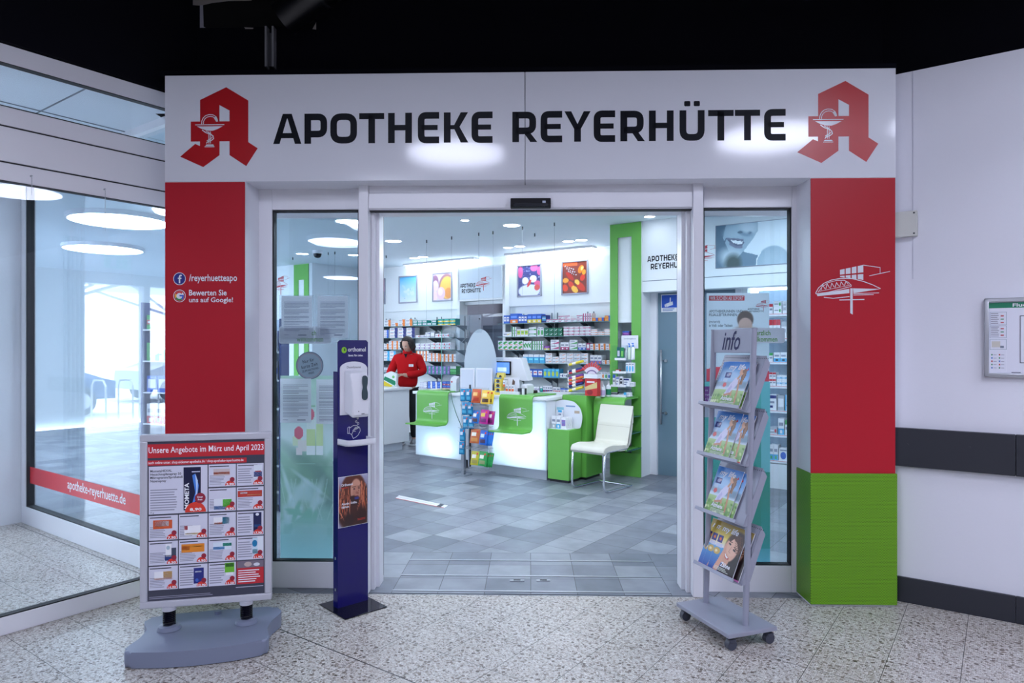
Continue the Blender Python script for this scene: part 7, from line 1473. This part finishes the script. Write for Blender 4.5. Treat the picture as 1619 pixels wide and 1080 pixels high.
# ------------------------------------------------------------------ the person in red
PF = Matrix.Translation((-1.605, 10.42, 0)) @ Matrix.Rotation(R(-6), 4, 'Z')
def skin_obj(name, verts, edges, m, parent, sub=2, root=0, label=None):
    me = bpy.data.meshes.new(name); me.from_pydata([v[0] for v in verts], edges, []); o = bpy.data.objects.new(name, me); COL.objects.link(o); o.parent = parent
    md = o.modifiers.new('skin', 'SKIN'); md.use_smooth_shade = True
    if not me.skin_vertices: me.skin_vertices  # layer is made with the modifier
    sv = me.skin_vertices[0].data if me.skin_vertices else None
    if sv is None:
        bm = bmesh.new(); bm.from_mesh(me); bm.verts.layers.skin.verify(); bm.to_mesh(me); bm.free(); sv = me.skin_vertices[0].data
    for i, v in enumerate(verts): sv[i].radius = v[1]; sv[i].use_root = (i == root)
    ss = o.modifiers.new('sub', 'SUBSURF'); ss.levels = sub; ss.render_levels = sub; me.materials.append(m)
    if label: o['label'] = label
    return o
PT = Thing('person', 'person in red fleece and black trousers packing a bag at the side counter', 'person', PF, (0, 0, 0)).o
r2 = lambda a, b=None: (a, b or a)
body = [((0, .02, .92), r2(.10, .07)), ((0, .02, 1.08), r2(.10, .07)), ((0, .02, 1.25), r2(.12, .08)), ((0, .03, 1.34), r2(.07, .06)), ((0, .01, 1.43), r2(.048)), ((0, -.03, 1.48), r2(.05)),
        ((.16, .03, 1.30), r2(.045)), ((.25, .02, 1.12), r2(.045)), ((.06, -.17, 1.07), r2(.034)), ((-.02, -.21, 1.09), r2(.026)),
        ((-.16, .03, 1.30), r2(.045)), ((-.26, .0, 1.10), r2(.045)), ((-.20, -.20, 1.05), r2(.034)), ((-.15, -.25, 1.05), r2(.026)),
        ((.08, .02, .84), r2(.06)), ((.10, .0, .48), r2(.045)), ((.10, .04, .10), r2(.036)), ((.10, -.03, .05), r2(.034)), ((.10, -.10, .035), r2(.03)),
        ((-.08, .02, .84), r2(.06)), ((-.10, .0, .48), r2(.045)), ((-.10, .04, .10), r2(.036)), ((-.10, -.03, .05), r2(.034)), ((-.10, -.10, .035), r2(.03))]
be = [(0,1),(1,2),(2,3),(3,4),(4,5),(3,6),(6,7),(7,8),(8,9),(3,10),(10,11),(11,12),(12,13),(0,14),(14,15),(15,16),(16,17),(17,18),(0,19),(19,20),(20,21),(21,22),(22,23)]
skin_obj('body', body, be, SKIN, PT)
jk = [((0, .02, .845), r2(.185, .135)), ((0, .02, 1.05), r2(.165, .12)), ((0, .02, 1.22), r2(.19, .13)), ((0, .03, 1.345), r2(.12, .095)), ((0, .015, 1.405), r2(.065, .065)),
      ((.165, .03, 1.32), r2(.085)), ((.262, .02, 1.12), r2(.068)), ((.10, -.15, 1.085), r2(.055)), ((.03, -.195, 1.09), r2(.047)),
      ((-.165, .03, 1.32), r2(.085)), ((-.272, .0, 1.10), r2(.068)), ((-.23, -.15, 1.065), r2(.055)), ((-.195, -.21, 1.06), r2(.047))]
skin_obj('fleece_jacket', jk, [(0,1),(1,2),(2,3),(3,4),(3,5),(5,6),(6,7),(7,8),(3,9),(9,10),(10,11),(11,12)], FLEECE, PT, label='red fleece jacket')
tr_ = [((0, .02, .94), r2(.15, .10)), ((.09, .02, .80), r2(.105)), ((.10, .0, .48), r2(.075)), ((.10, .035, .10), r2(.055)), ((-.09, .02, .80), r2(.105)), ((-.10, .0, .48), r2(.075)), ((-.10, .035, .10), r2(.055))]
skin_obj('trousers', tr_, [(0,1),(1,2),(2,3),(0,4),(4,5),(5,6)], TROUS, PT, label='black trousers')
def sphere(mb, c, r, m, n=20, fn=None, M=None):
    vs = []; fs = []; k = n//2
    for j in range(k+1):
        for i in range(n): th, ph = math.pi*j/k, 2*math.pi*i/n; v = Vector((math.sin(th)*math.cos(ph), math.sin(th)*math.sin(ph), math.cos(th))); v = fn(v) if fn else v; vs.append((c[0]+v.x*r[0], c[1]+v.y*r[1], c[2]+v.z*r[2]))
    for j in range(k):
        for i in range(n): fs.append((j*n+i, (j+1)*n+i, (j+1)*n+(i+1) % n, j*n+(i+1) % n))
    bv, bf = mb.raw(vs, fs, m, M, True); bmesh.ops.remove_doubles(mb.bm, verts=bv, dist=1e-5)
HM = Matrix.Translation((0.02, -.055, 1.535)) @ Matrix.Rotation(R(-22), 4, 'Z') @ Matrix.Rotation(R(32), 4, 'X') @ Matrix.Rotation(R(0), 4, 'Y')
def hf(v):
    k = 1-.22*max(0, -v.z)**1.5; return Vector((v.x*k, v.y*k-(.10*max(0, -v.z) if v.y < 0 else 0), v.z))
def pchild(name, mb, lab=None): o = schild(name, mb, PT, lab); return o
mb = MB(); sphere(mb, (0, 0, 0), (.074, .092, .112), SKIN, 24, hf, HM); sphere(mb, (0, -.094, -.02), (.011, .017, .022), SKIN, 10, None, HM)
for x in (-.03, .03): sphere(mb, (x, -.084, .012), (.014, .008, .008), C(220, 215, 210), 10, None, HM); sphere(mb, (x, -.0905, .012), (.006, .004, .006), INK, 8, None, HM); sphere(mb, (x, -.087, .032), (.016, .006, .004), HAIR, 8, None, HM)
for x in (-.074, .074): sphere(mb, (x, .0, -.005), (.009, .02, .03), SKIN, 10, None, HM)
sphere(mb, (0, -.088, -.058), (.022, .008, .006), mat('lips', (.4, .15, .13), .5), 10, None, HM); pchild('head', mb)
mb = MB()
def hairf(v):
    if v.y < -.35 and v.z < .62: return Vector((v.x*.9, -.35+(v.y+.35)*.15, v.z))
    return v
sphere(mb, (0, .014, .018), (.094, .108, .118), HAIR, 26, hairf, HM)
for s in (-1, 1): mb.tube([(s*.075, -.035, .07), (s*.09, -.045, .0), (s*.086, -.035, -.05), (s*.076, -.03, -.09)], [.020, .024, .022, .012], HAIR, 10, HM)
sphere(mb, (0, .055, -.06), (.088, .06, .075), HAIR, 18, None, HM); pchild('hair', mb, 'chin-length dark brown hair')
mb = MB(); mb.lathe([(.064, 1.385), (.072, 1.40), (.070, 1.455), (.062, 1.455), (.060, 1.40)], FLEECE, 24, Matrix.Translation((0, .012, 0))); pchild('collar', mb, 'red fleece collar')
mb = MB(); mb.box((.055, -.125, 1.205), (.125, -.118, 1.24), C(235, 235, 240)); mb.rect(.062, 1.215, .115, 1.222, C(120, 120, 135), PM((0, -.125, 0))); pchild('name_tag', mb, 'white name tag')
mb = MB(); mb.P([(-.03, 1.40), (.03, 1.40), (0, 1.33)], INK, PM((0, -.088, 0)), 1); 
for sx in (-.1, .1):
    mb.box((sx-.045, -.14, 0), (sx+.045, .10, .025), C(225, 225, 230), bev=.01); mb.tube([(sx, .06, .055), (sx, 0, .058), (sx, -.06, .045), (sx, -.12, .035)], [.045, .046, .042, .028], C(150, 155, 160), 12); mb.box((sx-.047, -.15, 0), (sx+.047, -.10, .03), C(235, 235, 238), bev=.012)
pchild('shoes', mb, 'grey trainers with white soles')
def hand(base, dirv, upv, side, nm):
    d = Vector(dirv).normalized(); u_ = Vector(upv).normalized(); l = d.cross(u_)*side; b = Vector(base)
    v = [((b), r2(.024, .018)), ((b+d*.045), r2(.034, .016)), ((b+d*.085), r2(.036, .015))]; e = [(0, 1), (1, 2)]
    for k, (o_, L_) in enumerate(((-.027, .062), (-.009, .074), (.009, .068), (.026, .052))):
        i = len(v); q = b+d*.088+l*o_
        v += [(q, r2(.0095)), (q+d*L_*.45-u_*.008, r2(.009)), (q+d*L_*.72-u_*.032, r2(.0082)), (q+d*L_*.75-u_*.052, r2(.007))]; e += [(2, i), (i, i+1), (i+1, i+2), (i+2, i+3)]
    i = len(v); v += [(b+d*.025-l*.034, r2(.012)), (b+d*.055-l*.052-u_*.012, r2(.0105)), (b+d*.08-l*.05-u_*.028, r2(.009))]; e += [(0, i), (i, i+1), (i+1, i+2)]
    skin_obj(nm, [(tuple(a), r_) for a, r_ in v], e, SKIN, PT, 2)
hand((-.015, -.205, 1.09), (-.95, -.25, -.05), (0, -.2, 1), 1, 'hand'); hand((-.165, -.235, 1.055), (.35, -.75, -.5), (.1, -.5, 1), -1, 'hand')
# bag being packed, papers on the side counter
T = Thing('carrier_bag', 'white and green paper bag held open by the person in red', 'bag', PF, (-.2, -.3, .911)); mb = MB(); mb.prism([(-.27, .912), (-.07, .912), (-.055, 1.10), (-.16, 1.14), (-.28, 1.09)], -.05, .05, C(230, 235, 235), PM((0, -.33, 0)), bev=.008); M = PM((0, -.38, 0))
mb.P([(-.26, 1.02), (-.09, .93), (-.075, .96), (-.08, 1.0), (-.24, 1.07)], C(20, 130, 90), M, 1); mb.P([(-.268, .93), (-.15, .914), (-.12, .93), (-.25, 1.0)], C(225, 200, 50), M, 2); mb.ell(-.11, 1.06, .02, .02, C(120, 190, 110), M, 2); T.part('bag', mb)
p = GP(609, 608, 7.1); mb = MB(); mb.box((p[0]-.12, 7.0, .911), (p[0]+.04, 7.12, .925), C(235, 235, 240)); mb.box((p[0]-.1, 7.02, .925), (p[0]+.02, 7.1, .935), C(235, 160, 80)); Thing('leaflets', 'small stack of white and orange leaflets on the side counter', 'leaflets', GRID, (p[0], 7.05, .911), mb=mb)
p = GP(610, 602, 7.25); mb = MB(); mb.box((p[0]-.03, 7.2, .911), (p[0]+.06, 7.28, .99), C(230, 230, 240)); mb.rect(p[0]-.03, .93, p[0]+.06, .95, C(130, 80, 160), PM((0, 7.2, 0)), 1); Thing('medicine_carton', 'white carton with violet band on the side counter by the door edge', 'box', GRID, (p[0], 7.25, .911), mb=mb)
x, y, _ = g2w(D0+.9, 9.4); M = Matrix.Translation((x, y, ZC)); T = Thing('ceiling_lamp', 'added round lamp in the room behind the doorway', 'lamp', W, (x, y, ZC-.04)); mb = MB(); mb.lathe([(0, -.03), (.22, -.03), (.24, 0)], BIGL, 24, M, cap=False); T.part('diffuser', mb)  # lamp added to brighten the dark back room
mb = MB(); mb.box((D0-.1, TB+.1, ZC), (D1+1.5, 10.3, ZC+.05), CEILM); structure('ceiling', mb, GRID)
for s, t, l in ((-5.2, .4, 'nearer'), (-7.3, .6, 'further')):  # lamps added to brighten the vestibule and its column
    x, y, _ = g2w(s, t); M = Matrix.Translation((x, y, 3.0)); T = Thing('ceiling_lamp', 'added round lamp in the vestibule ceiling, the %s one' % l, 'lamp', W, (x, y, 2.96)); mb = MB(); mb.lathe([(0, -.03), (.33, -.03), (.35, 0)], BIGL, 28, M, cap=False); T.part('diffuser', mb)
